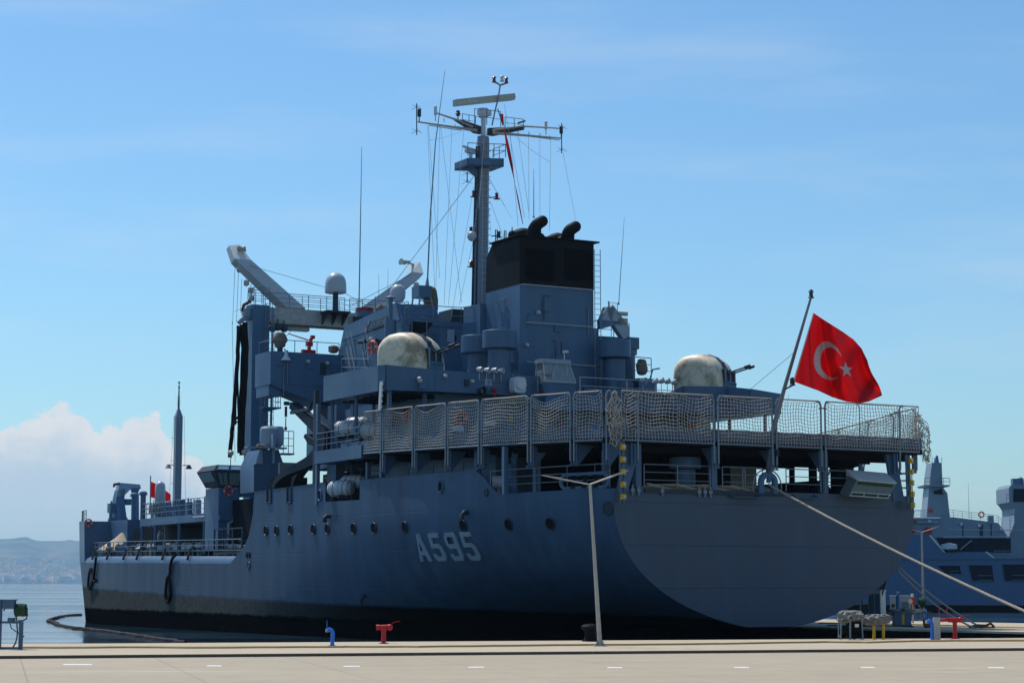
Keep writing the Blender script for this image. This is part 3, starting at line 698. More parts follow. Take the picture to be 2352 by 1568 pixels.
# two strips of yellow approach lights on the stern corners
def light_bar(px0, py0, px1, py1, n, lean):
    a, c = Q(px0, py0, t=-.75), Q(px1, py1, t=-.42); b = MB(); w_ = .14
    b.hexa([c+Vector((-w_,-.04,0)), c+Vector((w_,-.04,0)), c+Vector((w_,.04,0)), c+Vector((-w_,.04,0))], [a+Vector((-w_,-.04,0)), a+Vector((w_,-.04,0)), a+Vector((w_,.04,0)), a+Vector((-w_,.04,0))])
    bar = b.build('approach_light_bar', 'wall', ship)
    for i in range(n):
        q = a.lerp(c, (i+.5)/n) if n == 5 else a
        q = a.lerp(c, .10 + .80*i/(n-1)); b = MB(); sgn = 1 if lean else 0
        b.cb(q+Vector((sgn*.12, -.11, 0)), (.24, .14, .27)); b.lathe(q+Vector((sgn*.12, -.18, 0)), [(.105, 0), (.105, .05), (.085, .05)], 14, axis=(sgn*.6, -1, 0)); lm = b.build('approach_light', 'yellow', bar)
        b = MB(); b.ball(q+Vector((sgn*.14, -.215, 0)), .065, 10); b.build('lens', 'raft', lm)
    b = MB(); b.tube([a.lerp(c, k/12)+Vector((.09*math.sin(k*2.1), -.06, 0)) for k in range(13)], .012, 4); b.build('cable', 'rubber', bar)
light_bar(1428, 1012, 1429, 1155, 5, 0); light_bar(2084, 1045, 2089, 1172, 5, 1)
# ---------------------------------------------------------------- safety nets round the flight deck
def net_curve(px, py):
    """point of the deck edge in line with a surveyed post"""
    lo, hi = -3.0, 26.0; target = (px-1176)/F
    def f(t):
        w = toW((-fo(t)-.12, t, 0)); d = w[1]*math.cos(PITCH) + 9*math.sin(PITCH); return w[0]/d - target
    for _ in range(40):
        mid = (lo+hi)/2
        if f(mid) > 0: lo = mid
        else: hi = mid
    return mid
NETS = []
def net_panel(A0, A1, B0, B1, sag, seed, cell=.18, mat='cord'):
    """A0,A1 lower and upper corner of one end; B0,B1 of the other"""
    rnd = random.Random(seed); A0, A1, B0, B1 = map(Vector, (A0, A1, B0, B1))
    nu = max(3, round((B0-A0).length/cell)); nv = max(3, round((A1-A0).length/cell)); nrm = (B0-A0).cross(A1-A0).normalized()
    ph = [rnd.uniform(0, 6.28) for _ in range(6)]; g = {}
    for i in range(nu+1):
        for j in range(nv+1):
            u, v = i/nu, j/nv; p = A0.lerp(B0, u).lerp(A1.lerp(B1, u), v)
            e = math.sin(math.pi*u)**.7
            p = p + Vector((0,0,-1))*(sag*(1+.6*math.sin(ph[3]))*e*(v**1.2)*(1-.5*v)*1.3*(1+.35*math.sin(6*u+ph[4]))) + nrm*(.16*e*math.sin(math.pi*v)*math.sin(3*u+ph[0]))
            p = p + Vector((0,0,1))*(.06*math.sin(9*u+ph[1])*math.sin(math.pi*v)) + (B0-A0).normalized()*(.04*math.sin(7*v+ph[2])*e + .02*rnd.uniform(-1,1))
            p = p + Vector((0,0,.018*rnd.uniform(-1,1)))
            g[i, j] = p
    b = MB()
    for i in range(nu+1): b.tube([g[i, j] for j in range(nv+1)], .0165, 3, caps=False)
    for j in range(nv+1): b.tube([g[i, j] for i in range(nu+1)], .0165, 3, caps=False)
    return b
def post_pair(base, out, along, h, gap=.26, both=True, name='net_stanchion'):
    """folding posts with bent heads that run into the top bar; out = outward, along = deck edge"""
    base, out, along = Vector(base), Vector(out).normalized(), Vector(along).normalized(); up = Vector((0,0,1))
    b = MB()
    for s_ in ((-1, 1) if both else (1,)):
        q = base + along*(s_*gap/2); r_ = .26
        pts_ = [q - up*.95, q + up*(h-r_)] + [q + up*(h-r_+r_*math.sin(a*math.pi/8)) + along*s_*(r_*(1-math.cos(a*math.pi/8))) for a in range(1, 5)]
        b.tube(pts_, .05, 7)
    o_ = b.build(name, 'steel', ship)
    b = MB()
    for s_ in (-1, 0, 1): b.cyl(base + along*s_*.17 - up*1.15 - out*.1, base + along*s_*.17 - up*.12 - out*.1, .055, n=6)
    b.cb(base - up*1.16 - out*.1, (.5, .16, .06), 0); b.build('hinge_bracket', 'grey', o_)
    b = MB(); b.prism([base - out*.16 - up*.14 - along*.04, base - out*1.3 - up*.14 - along*.04, base - out*.35 - up*1.15 - along*.04, base - out*.16 - up*1.15 - along*.04], along*.08); b.build('gusset', 'grey', o_)
    for k_, w_ in ((.62, .28), (h-.35, .24)): MB().cyl(base - along*w_ + up*k_, base + along*w_ + up*k_, .035, n=5).build('clamp', 'rust', o_)
HN = 2.36
# port side, seven bays
pt = [net_curve(px, 0) for px in (836, 878, 951, 1027, 1103, 1216, 1314, 1388)]
pp_ = [Vector((-fo(t)-.12, t, fz(t))) for t in pt]
outs = Vector((-1, -.1, 0))
for i, p in enumerate(pp_):
    al = (pp_[min(i+1, 7)] - pp_[max(i-1, 0)])
    if 0 < i < 7: post_pair(p, outs, al, HN)
    elif i == 7: post_pair(p, outs, al, HN, both=False)
def bar(a, c, r, name, mat='steel', parent=ship, n=7):
    return MB().cyl(a, c, r, n=n).build(name, mat, parent)
up = Vector((0,0,1))
for i in range(7):
    A, B = pp_[i], pp_[i+1]; d = (B-A).normalized(); g0 = .15 if i else 0; a, c = A + d*g0, B - d*.15
    nt = net_panel(a + up*.03, a + up*HN, c + up*.03, c + up*HN, .34 if i else .1, 10+i).build('safety_net', 'cord', ship)
    bb = MB(); bb.tube([a+d*.2+up*HN, a.lerp(c, .5)+up*(HN-.015), c-d*.2+up*HN], .034, 6)
    for k in range(int((c-a).length/.14)): 
        q = a.lerp(c, (k+.5)*.14/(c-a).length)+up*HN; bb.tube([q-d*.03-up*.045, q+d*.03+up*.045], .02, 4)
    bb.build('top_rope', 'cord', nt)
    bar(a, c, .05, 'lower_bar', 'steel', nt)
# stern, posts along the transom
st = [-9.32, S0(1463), S0(1556), S0(1644), S0(1778), S0(1891), S0(1975), S0(2062), 9.35]
st = [-9.0] + [Q(px, 1000, t=-.47).x for px in (1460, 1556, 1645, 1779, 1891, 1975, 2062)] + [9.25]
sp = [Vector((x, -.47, fz(0))) for x in st]; ox = Vector((0,-1,0)); ax = Vector((1,0,0))
for i, p in enumerate(sp):
    if i in (3, 4, 5): post_pair(p, ox, ax, HN)
    elif i in (1, 7): post_pair(p, ox, ax, HN, both=False)
    elif i in (2, 6): MB().tube([p, p+up*(HN-.2), p+up*HN+Vector((-.1,.05,0))], .03, 6).build('net_stanchion', 'steel', ship)
for i in range(8):
    A, B = sp[i], sp[i+1]; ga = .15 if i in (3, 4, 5) else 0; gb = .15 if i+1 in (3, 4, 5) else 0; a, c = A+ax*ga, B-ax*gb
    nt = net_panel(a+up*.03, a+up*HN, c+up*.03, c+up*HN, .16, 40+i).build('safety_net', 'cord', ship)
    bb = MB(); bb.tube([a+ax*.1*(ga > 0)+up*HN, c-ax*.1*(gb > 0)+up*HN], .034, 6)
    for k in range(int((c-a).length/.14)):
        q = a.lerp(c, (k+.5)*.14/(c-a).length)+up*HN; bb.tube([q-ax*.03-up*.045, q+ax*.03+up*.045], .02, 4)
    bb.build('top_rope', 'cord', nt); bar(a, c, .05, 'lower_bar', 'steel', nt)
# slack bundles of netting hanging at both stern corners
def bundle(c, w, h, seed, lean, name='slack_net'):
    rnd = random.Random(seed); b = MB(); cols, rows = 11, 15; g = {}
    for i in range(cols):
        for j in range(rows):
            a = 2*math.pi*i/cols; v = j/(rows-1); r_ = w*(.35+.75*math.sin(math.pi*(1-v)**.8)**1.0)*(.55 if v > .85 else 1)
            g[i, j] = Vector((c[0] + math.cos(a)*r_ + lean[0]*(1-v) + rnd.uniform(-.14, .14), c[1] + math.sin(a)*r_*.8 + lean[1]*(1-v) + rnd.uniform(-.12, .12), c[2] + h*v + rnd.uniform(-.12, .12)))
    for i in range(cols):
        b.tube([g[(i+(j//2)) % cols, j] for j in range(rows)], .018, 3, caps=False)
        b.tube([g[(i-(j//2)) % cols, j] for j in range(rows)], .018, 3, caps=False)
    for j in range(0, rows, 3): b.tube([g[i, j] for i in range(cols)], .016, 3, closed=True)
    for k in range(16): b.tube([(c[0]+lean[0]*.5+rnd.uniform(-w, w), c[1]+rnd.uniform(-w, w), c[2]+h*.45*k/16+rnd.uniform(0, h*.5)) for _ in range(4)], .015, 3)
    b.build(name, 'cord', ship)
bundle((-9.35, -.42, 8.75), .33, 2.6, 3, (-.05, -.1)); bundle((9.65, .1, 8.6), .38, 2.5, 4, (.5, -.1))
# starboard nets, leaning outboard, seen from inside
sb = [(fo(t)+.12, t, fz(t)) for t in (.4, 3.2, 6.4, 10, 14)]
for i in range(4):
    A, B = Vector(sb[i]), Vector(sb[i+1]); k0_, k1_ = (0, .12, .35, .62, .9)[i], (0, .12, .35, .62, .9)[i+1]
    la = Vector((1.5*k0_, 0, HN-.9*k0_)); lb = Vector((1.5*k1_, 0, HN-.9*k1_))
    nt = net_panel(A, A+la, B, B+lb, .22, 70+i).build('safety_net', 'cord', ship)
    MB().cyl(A+la, B+lb, .04, n=6).build('top_rope', 'cord', nt); MB().tube([A-up*.9, A+la*.9, A+la+Vector((-.1,.2,0))], .05, 6).build('net_stanchion', 'steel', ship)
    b = MB(); b.box((A.x-.3, A.y-.05, 8.0), (A.x-.05, A.y+.05, 8.95)); b.build('hinge_bracket', 'grey', ship)
# stern light on a bracket under the deck edge and cable reel of ropes on the quarter deck
b = MB(); q = Q(1780, 1030, t=-.55); b.lathe((q.x+.15, -.55, 8.55), [(.1, 0), (.13, .05), (.08, .07), (.08, .25), (.13, .27), (.05, .34)], 12); b.build('stern_light', 'dark', ship)
b = MB()
rnd = random.Random(5)
for k in range(6): b.tube([(S0(1490)+i*.35+rnd.uniform(-.1,.1), .35+.25*math.sin(i*1.3+k), 6.78+.05*k+rnd.uniform(0,.03)) for i in range(22)], .035, 5)
solo_ship(b, 'coiled_hawser', 'rope', (-4, .4, 6.75), label='pale hawser flaked out in long loops on the stern deck behind the railing', cat='rope')
# ---------------------------------------------------------------- superstructure above the flight deck
def part(b, name, mat, parent=ship): return b.build(name, mat, parent)
ZD = 9.5                                     # flight deck level abreast the house
b = MB(); b.slab([(-8.6, 20, 0), (-8.6, 38.5, 0), (8.6, 38.5, 0), (8.6, 20, 0)], lambda p: ZD, 3.5)
house = part(b, 'deckhouse', 'wall')
# doors, lockers and gear on its after wall
def door(px, py, w=.78, h=1.75, t=19.97, mat='wall', lab=None):
    p = Q(px, py, t=t); b = MB(); b.box((p.x-w/2, t-.05, ZD+.25), (p.x+w/2, t-.005, ZD+.25+h)); d = b.build('door', mat, house)
    b = MB(); b.tube([(p.x-w/2, t-.07, ZD+.3), (p.x-w/2, t-.07, ZD+.25+h), (p.x+w/2, t-.07, ZD+.25+h), (p.x+w/2, t-.07, ZD+.3)], .022, 4); b.build('door_frame', 'steel', d)
    b = MB(); b.cyl((p.x+w*.3, t-.1, ZD+1.2), (p.x+w*.3-.18, t-.1, ZD+1.1), .02, n=5); b.build('handle', 'railw', d)
for px in (1000, 1180, 1275, 1348, 1480, 1600, 1700): door(px, 960)
for px, py, w, h, mt in ((1120, 972, .7, .28, 'raft'), (1048, 985, .7, .3, 'raft'), (1243, 950, .55, 1.1, 'grey'), (1370, 935, .45, .5, 'dark'), (1530, 985, .22, .32, 'raft'), (1500, 950, .5, .6, 'grey'), (1430, 968, .6, .3, 'light'), (1600, 990, .8, .5, 'grey'), (1215, 910, .3, .3, 'light')):
    p = Q(px, py, t=19.9); b = MB(); b.box((p.x-w/2, 19.62, p.z-h/2), (p.x+w/2, 19.95, p.z+h/2)); b.build('locker', mt, house)
for px, py in ((1172, 955), (1285, 968), (1350, 972), (1455, 972)):
    p = Q(px, py, t=19.9); b = MB(); b.ball((p.x, 19.85, p.z), .10, 8); b.box((p.x-.14, 19.84, p.z-.3), (p.x+.14, 19.9, p.z-.15)); b.build('sign_plate', 'red' if px in (1285, 1455) else 'yellow', house)
for px0, px1, py in ((1135, 1400, 921), (1150, 1300, 928)):
    a, c = Q(px0, py-8, t=19.4), Q(px1, py+6, t=19.4); MB().tube([a, a.lerp(c, .5)+Vector((0,0,.05)), c], .06, 6).build('boom_spar', 'railw', house)
# gun platforms: port and starboard, bulwark round each
def platform(name, pts_, ztops, z0, th, inner):
    b = MB(); b.wall([(p[0], p[1], z0) for p in pts_], [zt - z0 for zt in ztops], .07)
    N = len(pts_); poly = [(p[0], p[1], z0) for p in pts_] + [(q[0], q[1], z0) for q in inner]
    b.prism(poly, (0, 0, .14)); return b.build(name, 'grey', ship)
plp = platform('gun_platform', [(-3.0, 19.0), (-3.0, 18.9), (-6.5, 18.9), (-9.2, 19.0), (-11.9, 19.6), (-12.05, 20.2), (-12.05, 27.8)], [14.15, 14.15, 14.15, 14.22, 14.4, 14.42, 14.5], 12.98, .12, [(-8, 27.8), (-3, 27.8)])
pls = platform('gun_platform', [(12.1, 24), (12.1, 15.3), (9.9, 15.3), (9.6, 17.2), (6.6, 17.4), (6.4, 18.9), (-2.9, 18.9)], [13.9, 13.52, 13.72, 14.0, 13.9, 13.55, 13.2], 12.3, .12, [(-2.9, 24)])
b = MB()                                      # raised plate under the starboard gun
b.tube([Q(px, py, t=18.85) for px, py in ((980, 903), (1010, 907), (1030, 903), (1060, 909), (1093, 910))], .02, 5); b.build('cable', 'dark', plp)
for x in (-11.6, -9.4): 
    b = MB(); b.box((x-.1, 19.7, ZD), (x+.1, 19.9, 12.97)); b.build('platform_pillar', 'grey', plp)
for x, y in ((-11.7, 24), (-11.7, 27.4), (-9, 27.4)): 
    b = MB(); b.cyl((x, y, ZD), (x, y, 12.97), .11, n=8); b.build('platform_pillar', 'grey', plp)
for x, y in ((11.5, 16), (11.7, 20), (8.9, 17.6), (11.7, 23.5)):
    b = MB(); b.cyl((x, y, ZD), (x, y, 12.29), .10, n=8); b.build('platform_pillar', 'grey', pls)
b = MB()
for i in range(7): b.tube([(-11.6+i*.05, 20.5+i*1.05, 12.9), (-8.6, 20.5+i*1.05, 12.9)], .05, 5)
b.tube([(-11.2, 20.2, 12.8), (-9, 20.3, 12.75), (-6, 20.3, 12.8), (-3, 20.2, 12.8)], .07, 6); b.build('deck_beam', 'interior', plp)
# second level of the side deck where the rafts lie
b = MB(); b.slab([(-12.05, 22.5, 0), (-12.05, 29.2, 0), (-8.0, 29.2, 0), (-8.0, 22.5, 0)], lambda p: 9.35, .75); part(b, 'side_gallery', 'grey')
railing([(-12.0, 29.0, 10.1), (-12.0, 23.0, 10.1)], 1.05, 3, 1.5)
b = MB(); b.box((-12.0, 28.9, 6.9), (-11.8, 29.2, 12.95)); b.box((-9.7, 28.9, 6.9), (-9.4, 29.2, 12.95)); part(b, 'gallery_pillar', 'grey')
# inclined ladders behind the raft niche and at the platform
def stair(p, q, w, n, name='inclined_ladder', mat='grey', side=(1,0,0)):
    p, q, s_ = Vector(p), Vector(q), Vector(side).normalized()*w/2; b = MB()
    for k in (-1, 1): b.cyl(p+s_*k, q+s_*k, .05, n=5); b.cyl(p+s_*k+up*.9, q+s_*k+up*.9, .025, n=5)
    for i in range(1, n): c_ = p.lerp(q, i/n); b.cb(c_, (w, .22, .03), 0)
    return b.build(name, mat, ship)
stair((-9.9, 27.6, 6.8), (-9.9, 24.6, 9.4), .8, 9)
stair(Q(812, 848, o=-9.2)+Vector((0,0,-.3)), Q(800, 795, o=-9.2), .6, 1, mat='railw', side=(0, 1, 0))
stair(Q(846, 845, o=-8.8)+Vector((0,0,-.3)), Q(838, 805, o=-8.8), .6, 1, mat='railw', side=(0, 1, 0))
# ---------------------------------------------------------------- bridge block
ZB = 13.0
b = MB()
b.prism([(-7.0, 27.0, ZB), (-3.3, 27.0, ZB), (-2.6, 25.4, ZB), (5.6, 25.4, ZB), (5.6, 36.5, ZB), (-7.0, 36.5, ZB)], (0, 0, 5.15))
bridge = part(b, 'bridge_house', 'wall')
for px, py in ((1041, 777), (975, 775)):
    p = Q(px, py, t=26.98); b = MB(); rg = [p + Vector((math.cos(2*math.pi*i/20)*.27, -.02, math.sin(2*math.pi*i/20)*.27)) for i in range(20)]
    b.tube(rg, .04, 6, closed=True); w_ = b.build('porthole', 'grey', bridge); b = MB(); b.prism(rg, (0, .025, 0)); b.build('pane', 'glass', w_)
b = MB()                                     # coving line, pipes and rails on the after wall
b.box((-7.05, 26.93, 17.85), (-3.3, 26.99, 18.17)); b.cyl((-3.05, 26.7, ZB), (-3.05, 26.7, 18), .07); b.cyl((-2.8, 26.3, ZB), (-2.8, 26.3, 18), .07); b.cyl((-6.75, 26.9, 14), (-6.75, 26.9, 18.1), .05)
for k in range(3): b.tube([Q(1015, 851+3*k, t=26.8), Q(1050, 853+3*k, t=26.6), Q(1085, 846+3*k, t=26.0)], .04, 5)
b.build('pipe_run', 'grey', bridge)
# port face of the bridge with slanted front, wing platform with gusset, name board
b = MB()
zt0 = 18.6
prof = [(27.0, ZB), (27.0, 18.15), (27.6, 19.15), (35.6, 18.45), (36.2, 17.3), (37.6, 15.2), (37.6, ZB)]
b.prism([(-7.35, y, z) for y, z in prof], (2.6, 0, 0)); wing_house = b.build('wheelhouse_side', 'wall', ship)
b = MB(); b.prism([(-7.42, 27.2, 18.1), (-7.42, 27.75, 19.25), (-7.42, 35.3, 18.62), (-7.42, 35.7, 17.75)], (.1, 0, 0)); b.build('visor_panel', 'wall', wing_house)
b = MB(); b.box((-12.35, 35.6, 14.7), (-7.3, 38.2, 16.8)); b.prism([(-12.35, 35.62, 14.69), (-7.3, 35.62, 14.69), (-7.3, 35.62, 13.2), (-8.6, 35.62, 13.45)], (0, 2.3, 0)); b.box((-12.33, 35.9, 14.0), (-11.5, 38.0, 14.69))
wing = b.build('bridge_wing', 'wall', ship)
railing([(-12.2, 38.0, 16.8), (-12.2, 35.75, 16.8), (-7.6, 35.75, 16.8)], .75, 1, 1.6, parent=ship)
railing([Q(px, py, t=27.05) for px, py in ((930, 738), (1059, 745))] + [Vector((-2.6, 25.5, 18.1)), Vector((-2.4, 25.5, 18.1))], 1.05, 2, 1.7)
railing([Vector((-6.9, 27.1, 18.2)), Vector((-6.9, 30, 18.3))], 1.05, 3, 1.5)
railing([Vector((-9.3, 31.5, 15.0)), Vector((-9.3, 27.5, 14.6)), Vector((-7.6, 27.2, 14.6))], 1.05, 2, 1.5)
# name board: raised capitals on a dark strip
p0, p1 = Q(852, 751, o=-7.46), Q(889, 737, o=-7.46); uxn = Vector((0, p1.y-p0.y, p1.z-p0.z)).normalized(); Ln = (p1-p0).length
b = MB(); uyn = Vector((0, -uxn.z, uxn.y)) ; uyn = uyn if uyn.z > 0 else -uyn
b.prism([p0-uyn*.22-uxn*.08, p1-uyn*.22+uxn*.08, p1+uyn*.30+uxn*.08, p0+uyn*.30-uxn*.08], (.03, 0, 0)); nb = b.build('name_board', 'dark', wing_house)
t_ = text_mb('TCG YB. KUDRET GÜNGÖR', .44); wdt = max(v[0] for v in t_.v)
put_text(t_, p0-uyn*.10+Vector((-.02,0,0)), uxn, uyn, (-1, 0, 0), k=Ln/wdt); t_.build('lettering', 'light', nb)
for px, py, mt in ((845, 741, 'light'), (842, 748, 'red'), (840, 757, 'light')):   # ribbon emblem
    p = Q(px, py, o=-7.47); b = MB(); b.prism([p+Vector((0,.12,-.16)), p+Vector((0,-.02,-.16)), p+Vector((0,-.22,.14)), p+Vector((0,-.08,.14))], (.04, 0, 0)); b.build('emblem', mt, wing_house)
for px, py in ((835, 795), (852, 797), (868, 792)):
    p = Q(px, py, o=-7.38); b = MB(); b.prism([p+Vector((0, math.cos(a)*.22, math.sin(a)*.34)) for a in [i*math.pi/8 for i in range(16)]], (.04, 0, 0)); b.build('bridge_window', 'glass', wing_house)
for px0, px1, py in ((845, 865, 783), (825, 838, 785)):
    a, c = Q(px0, py, o=-7.9), Q(px1, py-1, o=-7.9); b = MB(); b.cyl(a, c, .13, n=10); b.cyl(c, c+Vector((.5, 0, 0)), .04); b.build('searchlight', 'dark', wing_house)
b = MB(); p = Q(742, 836, o=-9) ; p = Q(657, 815, t=35.4); b.lathe(p+Vector((0,0,-.35)), [(.34, 0), (.32, .06), (.14, .3), (.1, .5), (.08, .62)], 16); b.cyl(p+up*.2, p+up*.2+Vector((0,.3,.2)), .05); b.build('deck_floodlight', 'raft', wing)
b = MB(); p = Q(657, 765, t=35.9)             # covered signal lamp, fire monitor, covered box on the wing
def lumpy(b, c, rx, ry, rz, seed, n=26, m_=16, amp=.12):
    n, m_ = max(n, 26), max(m_, 16); vs = []; fs = []; off = Vector((seed*3.7, seed*1.3, 0))
    for j in range(m_+1):
        a = math.pi*j/m_
        for i in range(n):
            t = 2*math.pi*i/n; dirv = Vector((math.cos(t)*math.sin(a), math.sin(t)*math.sin(a), -math.cos(a)))
            k = 1 + amp*1.9*mnoise.fractal(dirv*1.9+off, 1.0, 2.0, 4) + amp*.9*mnoise.noise(Vector((t*2.2, a*.6, seed)))
            sq = abs(math.sin(a))**.7
            vs.append((c[0]+rx*sq*math.cos(t)*k, c[1]+ry*sq*math.sin(t)*k, c[2]-rz*math.cos(a)*(.9+.1*k)))
    for j in range(m_):
        for i in range(n): fs.append((j*n+i, j*n+(i+1)%n, (j+1)*n+(i+1)%n, (j+1)*n+i))
    b.add(vs, fs); return b
lumpy(b, (643-0 and Q(643, 781, t=36.2).x, 36.2, Q(643, 781, t=36.2).z), .42, .42, .52, 1); b.build('covered_pelorus', 'canvas', wing)
b = MB(); q = Q(643, 800, t=36.2); b.cyl((q.x, 36.2, 16.75), (q.x, 36.2, q.z+.1), .18, n=10); b.build('pelorus_stand', 'dark', wing)
b = MB(); lumpy(b, Q(766, 802, t=36.3), .34, .3, .26, 2); b.build('covered_box', 'canvas', wing)
bm = MB(); q = Q(710, 805, t=36.5); bm.cyl((q.x, 36.5, 16.7), (q.x, 36.5, q.z+.25), .13, n=8); bm.cb((q.x-.05, 36.5, 17.0), (.9, .3, .22)); bm.cb((q.x, 36.5, 17.5), (.4, .3, .3)); bm.cyl(Q(712, 783, t=36.5), Q(719, 772, t=36.5), .12, n=7)
bm.cyl(Q(708, 781, t=36.5), Q(662, 766, t=36.5), .045, .03, n=6); bm.cb(Q(718, 774, t=36.5), (.25,.25,.2)); bm.build('fire_monitor', 'red', wing)
# gear on the bridge roof: antenna house on a frame with covered radar, satellite dome, whips, flue
def frame_box(pxl, pxr, pyt, pyb, t, name, mat):
    a, c = Q(pxl, pyb, t=t), Q(pxr, pyt, t=t); b = MB(); b.box((a.x, t, a.z), (c.x, t+1.0, c.z)); return b.build(name, mat, ship)
fb = frame_box(962, 992, 657, 681, 27.6, 'antenna_box', 'wall')
b = MB(); a, c = Q(957, 736, t=27.6), Q(999, 736, t=27.6); tp = Q(970, 681, t=27.6); 
for x0, x1, yy_ in ((a.x, tp.x-.15, 27.6), (c.x, Q(990, 681, t=27.6).x, 27.6), (a.x, tp.x-.15, 28.6), (c.x, Q(990, 681, t=27.6).x, 28.6)): b.cyl((x0, yy_, 18.15), (x1, yy_, tp.z), .055, n=6)
for k in range(1, 6): f_ = k/6; b.cyl((a.x+(tp.x-.15-a.x)*f_, 27.58, 18.15+(tp.z-18.15)*f_), (c.x+(Q(990,681,t=27.6).x-c.x)*f_, 27.58, 18.15+(tp.z-18.15)*f_), .035, n=5)
b.build('frame', 'steel', fb)
b = MB(); lumpy(b, (Q(993, 700, t=28.2).x, 28.4, Q(993, 695, t=28.2).z), .44, .5, 1.05, 4, amp=.09); b.build('covered_radar', 'canvas', fb)
b = MB(); b.prism([Q(945, 738, t=26.9), Q(995, 741, t=26.9), Q(975, 768, t=26.99), Q(940, 765, t=26.99)], (0, .05, 0)); b.build('frame_bracket', 'interior', fb)
def whip(px0, py0, px1, py1, r=.045, name='whip_antenna', mat='steel', **k):
    a, c = Q(px0, py0, **k), Q(px1, py1, **k); b = MB(); b.tube([a, a.lerp(c, .03), a.lerp(c, .031), a.lerp(c, .5), c], [r*2.4, r*2.0, r, r*.8, r*.35], 6); return b.build(name, mat, ship)
whip(980, 656, 1022, 162, .05, t=27.9) if False else None
a = Q(981, 657, t=28); b = MB(); mid_ = Q(1000, 330, t=28); tp = Q(1022, 162, t=28); b.tube([a, a.lerp(mid_, .06), a.lerp(mid_, .5)+Vector((-.06,0,0)), mid_, tp], [.14, .05, .045, .035, .012], 6); b.build('whip_antenna', 'steel', ship)
whip(824, 735, 831, 338, .045, t=36); whip(1421, 700, 1434, 500, .025, o=6); whip(1226, 500, 1226, 388, .03, t=24)
whip(870, 735, 870, 628, .02, t=33); whip(891, 735, 891, 617, .02, t=33); whip(862, 715, 862, 680, .05, t=33)
b = MB(); c = Q(914, 671, t=33); b.lathe((c.x, c.y, c.z-.62), [(.02, 0), (.34, .02), (.47, .25), (.50, .62), (.47, .82), (.36, 1.0), (.2, 1.1), (.02, 1.13)], 22); b.cyl((c.x, c.y, 18.6), (c.x, c.y, c.z-.6), .16, n=10); b.build('satellite_dome', 'dome', ship)
b = MB(); c0_ = Q(897, 735, o=-7.9); c1_ = Q(897, 684, o=-7.9); b.cyl((c0_.x, c0_.y, c0_.z-.8), (c0_.x, c0_.y, c1_.z), .13, n=10); b.lathe((c0_.x, c0_.y, c1_.z), [(.34, 0), (.02, .2)], 14); b.cyl((c0_.x, c0_.y, c0_.z-2.6), (c0_.x, c0_.y, c0_.z), .36, n=14); b.build('galley_flue', 'grey', ship)
b = MB(); lumpy(b, Q(876, 712, t=34), .4, .4, .38, 8); b.build('covered_light', 'canvas', ship)
b = MB(); a = Q(820, 740, t=35.2); b.box((a.x-.4, 35, a.z-.35), (a.x+.45, 35.7, a.z+.35)); b.cyl((a.x-.2, 35.2, a.z-.6), (a.x+.3, 35.2, a.z-.5), .18); b.build('camera_unit', 'dark', ship)
b = MB(); c = Q(838, 722, t=35.8); b.cyl((c.x, c.y, c.z-.6), (c.x, c.y, c.z+.15), .62, n=20); b.cur = 1; b.cyl((c.x, c.y, c.z+.15), (c.x, c.y, c.z+.4), .625, n=20); b.build('life_tub', ['wall', 'lampred'], ship)
# ---------------------------------------------------------------- funnel
FX = 2.55
b = MB(); b.box((-FX, 21.0, 12.5), (FX, 25.2, 19.85)); fun = b.build('funnel', 'wall', ship)
b = MB(); b.prism([(-FX-.01, 20.99, 19.85), (-FX-.01, 25.25, 19.85), (-FX-.01, 25.15, 22.0), (-FX-.01, 24.4, 22.75), (-FX-.01, 20.99, 22.75)], (2*FX+.04, 0, 0))
b.hexa([(-FX-.2, 20.8, 22.72), (FX+.35, 20.8, 22.72), (FX+.35, 24.5, 22.72), (-FX-.2, 24.5, 22.72)], [(-FX-.2, 20.8, 22.8), (FX+.35, 20.8, 22.8), (FX+.35, 24.5, 22.8), (-FX-.2, 24.5, 22.8)])
cap = b.build('funnel_cap', 'black', fun)
for px0, px1 in ((1208, 1272), (1298, 1362)):
    b = MB(); a, c = Q(px0, 640, t=20.95), Q(px1, 575, t=20.95); n = 17
    for i in range(n):
        z = a.z + (c.z-a.z)*i/n; b.hexa([(a.x, 20.9, z), (c.x, 20.9, z), (c.x, 20.985, z+.02), (a.x, 20.985, z+.02)], [(a.x, 20.9, z+.02), (c.x, 20.9, z+.02), (c.x, 20.985, z+.10), (a.x, 20.985, z+.10)])
    b.build('louvre', 'black', cap)
for z, x0, x1 in ((19.8, -2.5, 2.3), (17.55, -2.2, 2.3), (15.2, -2.2, 2.5)):
    b = MB(); b.tube([(x0, 20.72, z), (x1, 20.72, z)], .03, 5)
    for i in range(7): x = x0+(x1-x0)*i/6; b.cyl((x, 20.72, z), (x, 21.0, z), .02, n=4)
    b.build('grab_rail', 'railw', fun)
b = MB(); b.ladder((2.68, 20.7, 13), (2.68, 20.75, 22.3), .42, (1, 0, 0)); b.build('ladder', 'steel', fun)
def pipe(pts_, r, name='exhaust_pipe', n=14):
    pts_ = [Vector(p) for p in pts_]; f_, rr = [], []
    for j in range(len(pts_)-1):
        p0, p1, p2, p3 = pts_[max(j-1, 0)], pts_[j], pts_[j+1], pts_[min(j+2, len(pts_)-1)]
        for k in range(5): t = k/5; f_.append(.5*(2*p1+(p2-p0)*t+(2*p0-5*p1+4*p2-p3)*t*t+(3*p1-p0-3*p2+p3)*t**3)); rr.append(r[j]+(r[j+1]-r[j])*t)
    f_.append(pts_[-1]); rr.append(r[-1]); return MB().tube(f_, rr, n).ball(pts_[-1], r[-1]*1.04, 14).build(name, 'soot', fun)
q = Q(1215, 540, t=22.5); e_ = Q(1240, 508, t=22.0)
